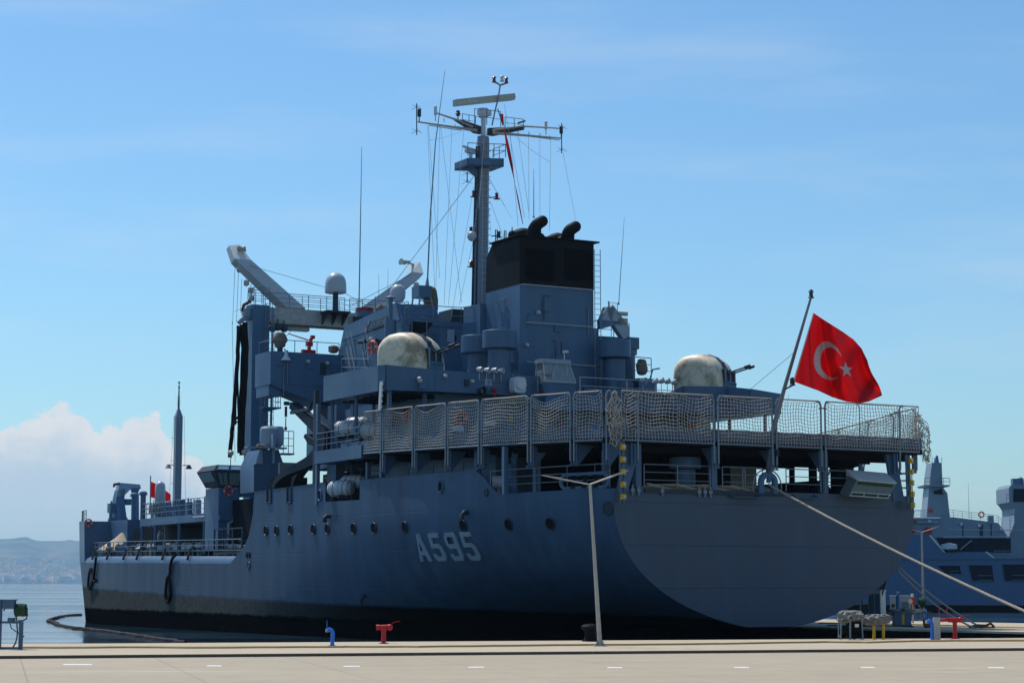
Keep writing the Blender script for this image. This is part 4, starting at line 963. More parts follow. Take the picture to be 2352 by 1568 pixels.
pipe([(q.x-.25, 22.9, 22.5), (q.x-.1, 22.8, 22.85), (q.x+.22, 22.5, 23.1), (e_.x-.22, 22.1, e_.z-.3), (e_.x+.05, 21.8, e_.z-.03)], [.5, .5, .47, .38, .34])
pipe([(q.x-.55, 23.4, 22.6), (q.x-.45, 23.3, 23.0), (q.x-.2, 22.9, 23.2), (q.x+.15, 22.6, 23.1)], [.46, .46, .42, .36])
q = Q(1295, 548, t=22.3); e_ = Q(1318, 520, t=21.8)
pipe([(q.x-.15, 22.8, 22.5), (q.x-.02, 22.7, 22.8), (q.x+.25, 22.4, 23.0), (e_.x-.22, 22.0, e_.z-.3), (e_.x+.05, 21.7, e_.z-.03)], [.48, .48, .45, .38, .34]); pipe([(q.x-.45, 23.5, 22.5), (q.x-.35, 23.3, 22.95), (q.x-.1, 22.9, 23.15), (q.x+.2, 22.6, 23.0)], [.42, .42, .38, .33])
for px in (1180, 1246): 
    q = Q(px, 538, t=22); MB().ball((q.x, 22.2, 22.95), .26, 12, 1.2).cyl((q.x, 22.2, 23.2), (q.x, 22.2, 23.45), .03).build('expansion_pot', 'soot', fun)
for px in (1142, 1162):
    q = Q(px, 545, t=24.8); MB().tube([(q.x-.06, 24.9, 22.3), (q.x-.06, 24.9, 23.75), (q.x+.06, 24.9, 23.75), (q.x+.06, 24.9, 22.3)], .035, 5).build('siren_bracket', 'dark', fun)
# side block forward of the funnel and ventilators
b = MB(); b.box((-2.9, 25.3, ZB), (3.2, 27.5, 19.2)); part(b, 'funnel_casing', 'wall')
b = MB(); b.box((2.6, 22.5, 12.5), (6.2, 27.5, 17.3)); part(b, 'fan_room', 'wall')
railing([(2.7, 22.6, 17.3), (6.1, 22.6, 17.3)], .9, 2, 1.2)
mushroom((Q(1147, 850, t=20.0).x, 20.0, 13.0), .68, 3.8, 1.0, 1.02); mushroom((Q(1108, 850, t=22).x-.1, 22.4, 13.0), .62, 3.75, 1.0, 1.0)
q = Q(1412, 850, t=19.8); mushroom((q.x, 19.8, 12.6), .62, 4.1, .97, 1.05); q = Q(1440, 850, t=21.5); mushroom((q.x, 21.5, 12.4), .5, 4.0, .55, .3)
q = Q(1440, 860, t=19); b = MB(); b.lathe((q.x, 19.3, 12.4), [(.45, 0), (.45, 1.4), (.55, 1.42), (.55, 1.75), (.4, 1.8)], 20); part(b, 'ventilator', 'grey')
b = MB(); a, c = Q(1445, 800, t=21), Q(1465, 775, t=21); b.box((a.x, 21, a.z), (c.x+.1, 22, c.z)); b.tube([(c.x, 21.2, a.z), (c.x, 21.2, a.z-.3), (c.x-.5, 21.2, a.z-.5), (c.x-.6, 21.2, a.z-1.4)], .06, 6); part(b, 'control_box', 'grey')
# small knuckle-boom crane right of the funnel
b = MB(); J = lambda px, py: Q(px, py, t=21.2)
b.prism([J(1395, 712), J(1408, 700), J(1444, 748), J(1446, 775), J(1432, 778), J(1398, 728)], (0, .45, 0)); cr = part(b, 'deck_crane', 'light')
b = MB(); b.prism([J(1377, 733), J(1422, 738), J(1424, 744), J(1378, 756)], (0, .3, 0)); b.build('brace', 'wall', cr)
b = MB(); b.prism([J(1382, 735), J(1394, 704), J(1412, 706), J(1406, 737)], (0, .5, 0)); b.build('jib_head', 'light', cr)
b = MB(); b.cyl(J(1440, 780), J(1440, 820), .16, n=10); b.box((J(1420,733).x, 21.2, J(1420,733).z-.35), (J(1442,733).x, 21.9, J(1420,733).z+.1)); b.cyl(J(1422, 720), J(1440, 721), .14); b.build('winch', 'galv', cr)
b = MB(); b.tube([J(1398, 692), J(1399, 710)], .05); b.tube([J(1398, 694), J(1418, 696), J(1419, 725)], .02, 4)
for k in range(8): b.cyl(J(1400, 697+k*3.2), J(1418, 698+k*3.2), .006, n=3)
b.build('guard_screen', 'steel', cr); MB().cyl(J(1404, 738), J(1404, 830), .02, n=4).cyl(J(1402, 790), J(1402, 812), .07, n=6).build('hoist_wire', 'steel', cr)
# covered sight and lookout bits to the right
b = MB(); lumpy(b, (Q(1474, 840, t=20).x, 20, Q(1474, 843, t=20).z), .36, .3, .5, 11); part(b, 'covered_director', 'canvas')
railing([Q(1458, 865, t=19.6), Q(1496, 868, t=19.6)], 1.2, 3, .8)
b = MB(); a = Q(1480, 870, t=20); b.box((a.x-.6, 19.7, 12.4), (a.x+.7, 20.6, a.z)); b.tube([a+Vector((.4,0,0)), a+Vector((.6, 0, .6)), a+Vector((1.1, 0, .7))], .05, 5); part(b, 'director_stand', 'grey')
# cab of the flight deck controller
Z0c = 12.7; b = MB(); xl, xr = Q(1253, 880, t=18.3).x, Q(1322, 880, t=18.3).x
sill = Q(1290, 878, t=18.3).z; head = Q(1290, 836, t=18.8).z; topz = Q(1290, 826, t=18.8).z
b.box((xl, 18.3, Z0c-.5), (xr, 19.5, sill)); cab = part(b, 'control_cab', 'grey')
b = MB(); b.hexa([(xl, 18.3, sill), (xr, 18.3, sill), (xr, 19.5, sill), (xl, 19.5, sill)], [(xl+.08, 18.75, head), (xr-.16, 18.75, head), (xr-.16, 19.5, head), (xl+.08, 19.5, head)]); b.build('windscreen', 'pane', cab)
b = MB(); b.box((xl+.0, 18.68, head), (xr-.08, 19.55, topz)); b.build('roof', 'light', cab)
b = MB()
for e0_, e1_ in (((xl, 18.27, sill), (xl+.08, 18.72, head)), ((xr, 18.27, sill), (xr-.16, 18.72, head)), ((xl, 18.27, sill), (xr, 18.27, sill)), ((xl, 19.5, sill), (xl+.08, 19.5, head))): b.cyl(e0_, e1_, .04, n=5)
b.cyl((xl+.5, 18.35, sill+.5), (xl+1.0, 18.6, head), .02, n=4); b.cyl((xr-.55, 18.35, sill+.4), (xr-.4, 18.6, head), .02, n=4); b.build('window_frame', 'railw', cab)
for dz in (.28, .45): MB().lathe((xl+.55, 18.36, sill+dz), [(.07, 0), (.07, .02), (.045, .02)], 12, axis=(0, -1, .2)).build('window_vent', 'railw', cab)
b = MB(); q = Q(1296, 808, t=19); b.cyl((q.x, 19, topz), (q.x, 19, q.z), .03); b.cb((q.x+.03, 18.9, q.z), (.15, .32, .15), .5); b.build('security_camera', 'white', cab)
# signal lamps in fours, port and starboard, big searchlight, red deck lamps, horn
def horn_lamp(px, py, t, r, d, mt='raft', lens='lampred', name='signal_lamp', parent=ship):
    q = Q(px, py, t=t); d = Vector(d).normalized(); b = MB(); b.lathe(q-d*r*.9, [(r*.45, 0), (r*.8, r*.5), (r, r*1.9), (r*1.05, r*1.9)], 16, axis=d, caps=False); b.cyl(q-d*r*.9, q-d*r*.95, r*.45, n=12); b.cyl(q-up*r, q-up*(r+.42), .02, n=5)
    o_ = b.build(name, mt, parent); b = MB(); b.cyl(q+d*r*.3, q+d*r*.34, r*.86, n=14); b.build('lens', lens, o_)
for i, (px, py) in enumerate(((1101, 848), (1118, 850), (1135, 850), (1151, 851))): horn_lamp(px, py, 18.7, .17, (.75, -1, -.15), 'raft', 'lampred' if i % 2 == 0 else 'glass')
for i, (px, py) in enumerate(((1505, 876), (1519, 875), (1533, 876), (1548, 878))): horn_lamp(px, py, 17.4, .18, (.9, -1, .55), 'raft', 'lampred' if i % 2 else 'glass')
horn_lamp(1477, 874, 18.4, .2, (.6, -1, -.1), 'raft', 'glass')
q = Q(1187, 885, t=18.5); b = MB(); 
def rbox(b, c, sx_, sy_, sz_, r, axis='y'):
    prof_ = []
    for cx_, cz_, a0 in ((sx_/2-r, sz_/2-r, 0), (-sx_/2+r, sz_/2-r, 90), (-sx_/2+r, -sz_/2+r, 180), (sx_/2-r, -sz_/2+r, 270)):
        for k in range(5): a = math.radians(a0+k*22.5); prof_.append((cx_+r*math.cos(a), cz_+r*math.sin(a)))
    b.prism([(c[0]+x, c[1]-sy_/2, c[2]+z) for x, z in prof_], (0, sy_, 0))
rbox(b, (q.x, 18.4, q.z), .78, .6, .92, .2); o_ = part(b, 'searchlight', 'raft'); b = MB(); b.lathe((q.x+.08, 18.08, q.z+.03), [(.30, 0), (.30, .05), (.24, .05)], 20, axis=(0, -1, 0)); b.build('bezel', 'white', o_); b = MB(); b.cyl((q.x+.08, 18.06, q.z+.03), (q.x+.08, 18.04, q.z+.03), .24, n=20); b.build('lens', 'glass', o_)
for px, py in ((1136, 895), (1249, 902)):
    q = Q(px, py, t=18.6); b = MB(); b.ball((q.x, 18.6, q.z), .15, 12); b.cyl((q.x, 18.6, q.z-.15), (q.x, 18.6, q.z-.4), .03); b.build('red_deck_lamp', 'red', ship)
horn_lamp(1105, 897, 18.6, .22, (.25, -1, 0), 'dark', 'glass', 'loudspeaker')
railing([Q(1122, 897, t=18.8), Q(1178, 900, t=18.8)], 1.05, 2, 1.6); railing([Q(1235, 900, t=18.4), Q(1262, 902, t=18.4)], 1.05, 2, 1.2)
railing([Q(1332, 905, t=18.1), Q(1545, 916, t=18.1)], 1.0, 2, 2.6, mat='railw')
b = MB(); a, c = Q(1340, 890, t=18.9), Q(1520, 897, t=18.9); b.box((a.x, 18.9, 12.3), (c.x, 19.0, a.z)); 
for i in range(5): x = a.x+(c.x-a.x)*i/4; b.box((x, 18.8, 12.3), (x+.06, 18.9, a.z))
part(b, 'screen_wall', 'grey')
b = MB(); a, c = Q(1142, 868, t=19.4), Q(1232, 898, t=19.4); b.tube([(a.x, 19.2, 14.0), (c.x, 19.2, 14.0)], .1, 8); b.box((Q(1230,868,t=19).x-.3, 19.0, 13.1), (Q(1250,868,t=19).x, 19.4, 14.2)); part(b, 'vent_duct', 'grey')
# ---------------------------------------------------------------- twin 35 mm gun mounts under glass-fibre shields
def gun(base, rz):
    x0, y0, z0 = base; R = Matrix.Rotation(rz, 4, 'Z')
    def T(p): v = R @ Vector(p); return (v.x+x0, v.y+y0, v.z+z0)
    prof = [(-1.5, 0), (-1.56, 1.5), (-1.57, 2.35), (-1.50, 2.8), (-1.28, 3.14), (-.9, 3.34), (-.3, 3.42), (.35, 3.38), (.85, 3.18), (1.25, 2.82), (1.52, 2.3), (1.64, 1.6), (1.64, 0)]
    b = MB(); nsec = 17; hw = 1.35
    vs = []                                      # cross sections over the width, rounded at the sides
    for k in range(nsec):
        a = math.sin(math.pi/2*(-1 + 2*k/(nsec-1))); s_ = (max(0, 1-abs(a)**4.5))**.5
        for (px_, pz_) in prof: vs.append(T((px_*(.84+.16*s_), a*hw*(1 if pz_ < 2.9 else .93), pz_*((.80+.20*s_) if pz_ > 1.5 else 1))))
    n = len(prof)
    b.add(vs, [(k*n+i, k*n+i+1, (k+1)*n+i+1, (k+1)*n+i) for k in range(nsec-1) for i in range(n-1)] + [tuple(range(n-1, -1, -1)), tuple(range((nsec-1)*n, nsec*n))])
    g = b.build('gun_shield', 'shield', ship, 60)
    b = MB(); sl = []
    for i in range(7, 11):                       # folded flap over the barrel slot
        px_, pz_ = prof[i]; sl.append((px_, pz_))
    for (p, p2) in zip(sl, sl[1:]):
        b.hexa([T((p[0]*.97, -.2, p[1]*.98)), T((p[0]*.97, .2, p[1]*.98)), T((p2[0]*.97, .34, p2[1]*.98)), T((p2[0]*.97, -.34, p2[1]*.98))],
               [T((p[0]*1.012, -.2, p[1]*1.008)), T((p[0]*1.012, .2, p[1]*1.008)), T((p2[0]*1.012, .34, p2[1]*1.008)), T((p2[0]*1.012, -.34, p2[1]*1.008))])
    b.build('slot_cover', 'dark', g)
    b = MB(); b.add([T(p) for p in ((1.3, -.62, 1.0), (1.74, -.62, 1.0), (1.74, .62, 1.0), (1.3, .62, 1.0), (1.3, -.62, 2.45), (1.70, -.62, 2.35), (1.70, .62, 2.35), (1.3, .62, 2.45))], [(0,3,2,1),(4,5,6,7),(0,1,5,4),(1,2,6,5),(2,3,7,6),(3,0,4,7)]); emb = b.build('gun_cradle', 'dark', g)
    for s_ in (-.62, 0, .62):
        b = MB(); b.cyl(T((1.78, s_, 0)), T((1.76, s_, 2.4)), .06, n=6); b.build('mount_post', 'steel', g)
    b = MB(); b.cyl(T((1.80, -.6, 1.55)), T((1.80, .6, 1.55)), .11, n=8); b.cb(T((1.78, 0, 1.2)), (.2, 1.2, .5), rz); b.build('cradle_guard', 'wall', g)
    for s_ in (-.27, .27):
        b = MB(); b.tube([T((1.3, s_, 2.05)), T((3.0, s_, 2.47))], .052, 8); b.cyl(T((2.9, s_, 2.45)), T((3.25, s_, 2.54)), .105, .085, n=10); b.build('gun_barrel', 'dark', g)
    b = MB()
    for j in range(6): b.cb(T((-.6 + .0*j, -1.16 if True else 0, 1.0+j*.2)), (.05, .05, .05), rz)
    b.build('shield_bolt', 'dark', g); return g
pq = Q(945, 848, t=21.2); gun((-9.5, 21.4, 13.12), math.radians(-62))
gun((9.6, 19.6, 12.75), math.radians(-62))
b = MB(); b.cyl((9.6, 19.6, 12.4), (9.6, 19.6, 12.8), 1.6, n=28); part(b, 'gun_base', 'grey'); 
b = MB(); b.cyl((-9.5, 21.4, 13.1), (-9.5, 21.4, 13.16), 1.55, n=28); part(b, 'gun_base', 'grey')

# small fittings that crowd the faces of the superstructure
rnd = random.Random(77)
def fitting(o, t, z, kind, parent, face='aft'):
    s_ = Vector((0, -1, 0)) if face == 'aft' else Vector((-1, 0, 0)); al = Vector((1, 0, 0)) if face == 'aft' else Vector((0, 1, 0)); c_ = Vector((o, t, z))
    b = MB()
    if kind == 0: w_, h_ = rnd.uniform(.12, .28), rnd.uniform(.15, .4); q = c_+s_*.07; b.prism([q-al*w_-up*h_, q+al*w_-up*h_, q+al*w_+up*h_, q-al*w_+up*h_], -s_*.06); b.build('junction_box', rnd.choice(['grey', 'light', 'dark', 'wall']), parent)
    elif kind == 1: L = rnd.uniform(.8, 2.2); b.tube([c_+s_*.07-up*L*.5, c_+s_*.07+up*L*.5, c_+s_*.07+up*L*.5+al*rnd.uniform(-.6, .6)], .03, 5); b.build('conduit', rnd.choice(['grey', 'dark', 'steel']), parent)
    elif kind == 2: b.lathe(c_+s_*.02, [(.13, 0), (.13, .12), (.09, .2)], 10, axis=s_); b.build('bulkhead_lamp', 'railw', parent)
    else:
        for k in range(4): b.cyl(c_+s_*.1-al*.2+up*.3*k, c_+s_*.1+al*.2+up*.3*k, .016, n=4)
        b.build('rung', 'steel', parent)
for i in range(13): fitting(rnd.uniform(-6.6, -3.6), 26.98, rnd.uniform(13.6, 17.4), i % 3, bridge)
for i in range(14): fitting(-7.36, rnd.uniform(28, 37), rnd.uniform(13.8, 17.4), i % 4, wing_house, 'port')
for i in range(10): fitting(rnd.uniform(-2.2, 2.2), 20.98, rnd.uniform(13.4, 19.2), (0, 1, 2, 1)[i % 4], fun)
for i in range(7): fitting(-2.57, rnd.uniform(21.4, 24.8), rnd.uniform(13.8, 19.2), (1, 0, 3)[i % 3], fun, 'port')
for i in range(8): fitting(rnd.uniform(-11.5, -7.8), 35.58, rnd.uniform(14.9, 16.5), i % 3, wing)
for i in range(26): fitting(rnd.uniform(-8.2, 8.2), 19.97, rnd.uniform(10.0, 12.4), i % 4, house)
for i in range(10): fitting(rnd.uniform(-10.6, -3.4), 18.88, rnd.uniform(13.3, 13.9), 2 if i % 3 else 0, plp)
# ---------------------------------------------------------------- main mast
MY = 30.6
def MQ(px, py, t=MY): return Q(px, py, t=t)
b = MB(); z0m, z1m = 18.0, 30.9
b.tube([(-.15, MY, z0m), (-.05, MY, 24), (.1, MY, z1m-.5), (.12, MY, z1m)], [.56, .50, .42, .38], 16); M['mastp'] = paint('mast grey paint', (.17, .22, .28), .45, .35, .2); mast = part(b, 'mast', 'mastp')
b = MB(); b.box((-2.6, 29.6, 18.0), (.9, 31.5, 19.4)); b.box((-2.9, 29.3, 18.0), (-.7, 29.6, 19.0)); b.build('mast_foot', 'dark', mast)
b = MB(); b.ladder((-.10, MY-.66, 18.8), (.0, MY-.5, 30.4), .42, (1, .1, 0), .02, .38); 
for k in range(26): z = 19.3+k*.42; b.tube([(-.36, MY-.6, z), (-.34, MY-.95, z), (.16, MY-.95, z), (.18, MY-.6, z)], .014, 4)
b.build('ladder', 'railw', mast)
b = MB(); b.tube([(-.75, MY-.1, 18.2), (-.62, MY-.1, 24), (-.42, MY-.1, 30.2)], .06, 6); b.tube([(-.62, MY-.35, 18.2), (-.5, MY-.35, 24), (-.36, MY-.3, 30.2)], .05, 6)
for k in range(24): b.box((-.72+k*.012, MY-.15, 18.6+k*.48), (-.4+k*.012, MY+.05, 18.63+k*.48))
b.build('cable_run', 'dark', mast)
# yardarm: two braced arms, lights and antennas along it
b = MB(); L1, L2 = MQ(959, 280), MQ(1095, 300); R1, R2 = MQ(1290, 318), MQ(1130, 305)
b.tube([L1, L1.lerp(L2, .6), L2], [.05, .08, .12], 7); b.tube([R1, R1.lerp(R2, .6), R2], [.05, .08, .12], 7)
b.tube([MQ(1003, 260), MQ(1048, 275), MQ(1085, 292)], [.05, .07, .1], 6); b.tube([MQ(1285, 295), MQ(1200, 290), MQ(1130, 300)], [.045, .06, .1], 6)
b.tube([MQ(985, 288), MQ(1060, 300)], .03, 5); b.tube([MQ(1170, 308), MQ(1285, 322)], .03, 5)
for px, py in ((1020, 272), (1045, 286), (1215, 303), (1240, 306), (1262, 312), (1190, 300)): b.cyl(MQ(px, py), MQ(px, py+9), .03, n=5)
yard = b.build('yardarm', 'galv', mast)
b = MB(); b.prism([MQ(1045, 275), MQ(1062, 275), MQ(1105, 290), MQ(1105, 308), MQ(1090, 305)], (0, .2, 0)); b.prism([MQ(1206, 290), MQ(1204, 298), MQ(1135, 312), MQ(1120, 310), MQ(1122, 294)], (0, .2, 0)); b.build('yard_bracket', 'dark', mast)
def omni(px, py0, py1, r=.1, name='antenna_can', mat='raft'):
    a, c = MQ(px, py0), MQ(px, py1); b = MB(); b.cyl(a, a.lerp(c, .4), .035, n=6); b.lathe(a.lerp(c, .4), [(r, 0), (r, (c-a).length*.55), (r*.5, (c-a).length*.6)], 10); return b.build(name, mat, yard)
omni(1000, 278, 243); omni(1254, 310, 278); omni(963, 280, 250, .12, 'mast_light', 'dark'); omni(1289, 318, 290, .12, 'mast_light', 'dark'); omni(1052, 275, 254, .12, 'antenna_can', 'dark')
def star_ant(px, py0, py1):
    a, c = MQ(px, py0), MQ(px, py1); b = MB(); b.cyl(a, c, .035, n=6)
    for k in (.12, .88):
        q = a.lerp(c, k)
        for j in range(6): an = j*math.pi/3+.3; b.cyl(q, q+Vector((math.cos(an)*.36, math.sin(an)*.36, .14*math.sin(an*2))), .012, n=4)
    b.build('dipole_antenna', 'dark', yard)
star_ant(957, 310, 238); star_ant(1290, 352, 284); star_ant(1073, 420, 395)
b = MB(); b.lathe(MQ(1052, 262), [(.2, 0), (.05, .12)], 10); b.cyl(MQ(1190, 283), MQ(1206, 278), .06); b.build('wind_vane', 'dark', yard)
# crow's nest with rail, small radar
b = MB(); CN = lambda px, py, t=MY: Q(px, py, t=t)
b.prism([(-1.5, MY-.9, 28.68), (1.15, MY-.9, 28.88), (1.15, MY+.9, 28.88), (-1.5, MY+.9, 28.68)], (0, 0, .1))
b.wall([(-1.5, MY-.9, 28.68), (1.15, MY-.9, 28.93)], .5, .05); b.wall([(-1.5, MY+.9, 28.68), (-1.5, MY-.9, 28.68)], .5, .05); b.wall([(1.15, MY-.9, 28.93), (1.15, MY+.9, 28.93)], .5, .05)
b.prism([(-1.4, MY-.3, 28.68), (-.3, MY-.3, 28.68), (-.3, MY-.3, 27.98)], (0, .1, 0)); nest = b.build('crows_nest', 'wall', mast)
MB().rail([(-1.45, MY-.85, 29.33), (-.4, MY-.85, 29.38), (1.3, MY-.85, 29.53), (1.3, MY+.85, 29.53)], .85, 2, .8).build('railing', 'steel', nest)
b = MB(); b.cyl((-.9, MY-.2, 29.08), (-.9, MY-.2, 29.63), .12); b.cb((-.95, MY-.2, 29.78), (.8, .3, .22), .5); b.cb((-.95, MY-.2, 29.98), (1.6, .12, .12), .5); b.build('small_radar', 'raft', nest)
# top platform rail, radar pedestal and scanner with lettering
MB().rail([MQ(1090, 285, MY-.8), MQ(1118, 287, MY-.8), MQ(1150, 292, MY-.8)], 1.0, 2, .7, .02).rail([MQ(1062, 288, MY-.4), MQ(1092, 293, MY-.4)], .75, 2, .6, .018).rail([MQ(1160, 295, MY-.4), MQ(1202, 300, MY-.4)], .75, 2, .7, .018).build('railing', 'steel', mast)
b = MB(); b.cyl((.12, MY, 30.9), (.12, MY, 32.2), .16, n=10); b.cyl((.12, MY, 32.2), (.12, MY, 32.75), .3, .34, n=14); b.cb((.2, MY, 32.5), (.8, .5, .35), .2); ped = b.build('radar_pedestal', 'raft', mast)
ra, rb_ = Q(1044, 237, t=MY-.4), Q(1179, 223, t=MY+.6); d_ = (rb_-ra); d_.z = 0; rd = (rb_-ra).normalized(); hz_ = .22; dp = Vector((-rd.y, rd.x, 0)).normalized()*.18
b = MB(); b.hexa([ra-up*hz_-dp, rb_-up*hz_-dp, rb_-up*hz_+dp, ra-up*hz_+dp], [ra+up*hz_-dp, rb_+up*hz_-dp, rb_+up*hz_+dp, ra+up*hz_+dp]); M['scan'] = plain('pale green scanner', (.34, .37, .30), .45, var=.1)
scan = b.build('radar_scanner', 'scan', mast)
MB().cyl(rb_-rd*.02, rb_+rd*.12, .2, .12, n=12).build('end_cap', 'raft', scan)
t_ = text_mb('Sperry Marine', .3); put_text(t_, ra + rd*.08 - dp*1.04 - up*.10, rd, up, -dp, k=1.0); t_.build('lettering', 'white', scan)
# topmost lights on a forked pole
b = MB(); a, c = MQ(1143, 240), MQ(1149, 196); b.tube([MQ(1130, 288), MQ(1137, 255), MQ(1143, 232), c], .05, 6); b.tube([MQ(1155, 288), MQ(1143, 250)], .04, 5); b.tube([MQ(1134, 188), MQ(1143, 192), c, MQ(1158, 193), MQ(1166, 190)], .06, 6); tp_ = b.build('light_pole', 'steel', mast)
for px, py, mt in ((1135, 186, 'lampred'), (1153, 184, 'raft'), (1163, 188, 'lampred')): q = MQ(px, py); MB().lathe(q-up*.1, [(.14, 0), (.14, .06), (.10, .08), (.10, .3), (.15, .32), (.1, .38)], 10).build('navigation_light', mt, tp_)
for px, py, sx_, mt in ((1088, 447, 1, 'lampred'), (1141, 452, -1, 'lampred'), (1082, 608, 1, 'lampred'), (1082, 530, 1, 'dark'), (1146, 540, -1, 'dark')):
    q = MQ(px, py); b = MB(); b.cyl(q, q+Vector((sx_*.55, 0, -.12)), .04, n=5); b.cb(q-up*.14, (.36, .3, .05)); lb = b.build('light_bracket', 'dark', mast); MB().lathe(q-up*.12, [(.11, 0), (.10, .3), (.14, .32), (.08, .38)], 10).build('navigation_light', mt, lb)
q = MQ(1083, 543); MB().ball((q.x, q.y-.1, q.z), .34, 16).build('mirror_ball', 'dome', mast)
# rigging: signal halyards and stays
def wire(p, q, r=.014, sag=.0, name='halyard', mat='railw', parent=mast):
    p, q = Vector(p), Vector(q); return MB().tube([p.lerp(q, i/6)-up*sag*math.sin(math.pi*i/6) for i in range(7)], r, 3).build(name, mat, parent)
wires = [((982, 288), (1000, 700)), ((984, 290), (1010, 640)), ((1010, 290), (1000, 700)), ((1012, 292), (1060, 695)), ((1038, 294), (1020, 700)), ((1065, 300), (1030, 700)), ((1088, 430), (1035, 735)), ((1085, 560), (1055, 700)),
         ((1172, 310), (1190, 520)), ((1190, 308), (1215, 490)), ((1214, 312), (1215, 505)), ((1240, 312), (1240, 495)), ((1265, 318), (1262, 530)), ((1293, 350), (1322, 505)), ((1158, 240), (1205, 500)), ((1118, 430), (1128, 540)), ((1125, 460), (1160, 555)), ((1113, 300), (1100, 480)), ((1120, 300), (1085, 560))]
for (a, c) in wires: wire(MQ(*a), Q(c[0], c[1], t=28.5 if c[0] < 1100 else 25.5))
wire(MQ(985, 322), MQ(1060, 302), .012, .1); wire(MQ(1185, 315), MQ(1263, 372), .012, .1)
wire(MQ(1092, 400), Q(895, 665, t=50), .022, 0, 'stay'); wire(Q(895, 665, t=50), Q(790, 735, t=53), .022, 0, 'stay'); wire(MQ(1122, 408), Q(1175, 500, t=24), .02, 0, 'stay')
# long narrow red pennant from the masthead
a, c = MQ(1152, 262), Q(1201, 515, t=27); b = MB(); pts_ = [a.lerp(c, i/30) for i in range(31)]; vs = []
for i, p in enumerate(pts_):
    w_ = .16*(1-i/34); an = i*.20+.3; d2 = Vector((math.cos(an), math.sin(an), .25)); vs += [p-d2*w_, p+d2*w_, p+d2*w_+Vector((0,.012,0)), p-d2*w_+Vector((0,.012,0))]
b.add(vs, [(4*i+k, 4*i+(k+1)%4, 4*i+4+(k+1)%4, 4*i+4+k) for i in range(30) for k in range(4)])
m = NT('red flag cloth'); m.col((.62, .006, .018)); m.r(.75); tr_ = m.new('ShaderNodeBsdfTranslucent'); tr_.inputs[0].default_value = (.80, .004, .015, 1); mx = m.new('ShaderNodeMixShader'); mx.inputs[0].default_value = .62
out_ = [n for n in m.n if n.type == 'OUTPUT_MATERIAL'][0]; m.link(m.b.outputs[0], mx.inputs[1]); m.link(tr_.outputs[0], mx.inputs[2]); m.link(mx.outputs[0], out_.inputs[0]); M['flag'] = m.m
m = NT('white flag cloth'); m.col((.55, .53, .54)); m.r(.75); tr_ = m.new('ShaderNodeBsdfTranslucent'); tr_.inputs[0].default_value = (.50, .38, .40, 1); mx = m.new('ShaderNodeMixShader'); mx.inputs[0].default_value = .4
out_ = [n for n in m.n if n.type == 'OUTPUT_MATERIAL'][0]; m.link(m.b.outputs[0], mx.inputs[1]); m.link(tr_.outputs[0], mx.inputs[2]); m.link(mx.outputs[0], out_.inputs[0]); M['flagw'] = m.m
solo_ship(b, 'pennant', 'flag', tuple(a), label='long narrow red commissioning pennant hanging from the masthead', cat='pennant')
# ---------------------------------------------------------------- replenishment gantry
GY = 53.5
def G(px, py, t=GY): return Q(px, py, t=t)
gan = part(MB().box((-6.81, GY-.65, 4.3), (-5.49, GY+.65, 22.25)), 'gantry', 'wall')
MB().box((5.49, GY-.65, 4.3), (6.81, GY+.65, 22.25)).build('gantry_post', 'wall', gan)
b = MB(); b.hexa([(-5.49, GY-.55, 20.95), (5.49, GY-.55, 20.95), (5.49, GY+.55, 20.95), (-5.49, GY+.55, 20.95)], [(-5.49, GY-.55, 22.15), (5.49, GY-.55, 22.15), (5.49, GY+.55, 22.15), (-5.49, GY+.55, 22.15)]); b.box((-4.4, GY-.3, 20.6), (-2.2, GY+.3, 20.94)); b.build('cross_beam', 'galv', gan)
b = MB(); b.box((-5.49, GY-.58, 20.87), (5.49, GY-.5, 21.0)); b.build('beam_flange', 'rust', gan)
# outreach booms: box section with bent heads whitened as if sunlit, leaning forward
def boom(foot0, foot1, knee0, knee1, tip0, tip1, nm):
    f0, f1 = G(*foot0, GY-.3), G(*foot1, GY-.3); k0b, k1b = G(*knee0, GY+1.6), G(*knee1, GY+1.6); t0b, t1b = G(*tip0, GY+2.5), G(*tip1, GY+2.5)
    th = Vector((0, .9, -.35)); b = MB(); b.hexa([f0, f1, f1+th, f0+th], [k0b, k1b, k1b+th*.8, k0b+th*.8]); bo = b.build('outreach_boom', 'boom', gan)
    b = MB(); b.hexa([k0b, k1b, k1b+th*.8, k0b+th*.8], [t0b, t1b, t1b+th*.6, t0b+th*.6]); b.build('boom_head', 'white', bo); return bo
M['boom'] = paint('boom paint in sunlit tone', (.40, .42, .43), .5, .25, .1)  # sunlight on the tilted arms is put into this pale colour
bo1 = boom((660, 706), (702, 708), (539, 594), (577, 597), (526, 564), (550, 562), 'l')
bo2 = boom((818, 714), (870, 714), (946, 624), (973, 628), (945, 604), (965, 601), 'r')
def block(q, r=.22, parent=gan, name='sheave_block'):
    q = Vector(q); b = MB(); b.cyl(q-Vector((0,.08,0)), q+Vector((0,.08,0)), r, n=12); b.cyl(q, q+up*.5, .03, n=4); b.box((q.x-r*.9, q.y-.1, q.z-r*.2), (q.x+r*.9, q.y+.1, q.z+r*1.1)); return b.build(name, 'galv', parent)
for px, py in ((550, 620), (566, 651), (576, 668), (578, 686)): block(G(px, py, GY-.2), .2, bo1)
block(G(956, 656, GY), .2, bo2)
for (px, py, bo_) in ((552, 570, bo1), (934, 602, bo2)):
    q = G(px, py, GY+2); b = MB(); b.lathe(q-Vector((.1, 0, .1)), [(.12, 0), (.16, .25), (.26, .5)], 12, axis=(.5 if bo_ is bo1 else -.6, -.2, .1)); b.cb(q, (.5, .3, .2)); b.cyl(q, G(px+(-8 if bo_ is bo1 else 16), py+6, GY+2.3), .07, n=6); b.build('floodlight', 'galv', bo_)
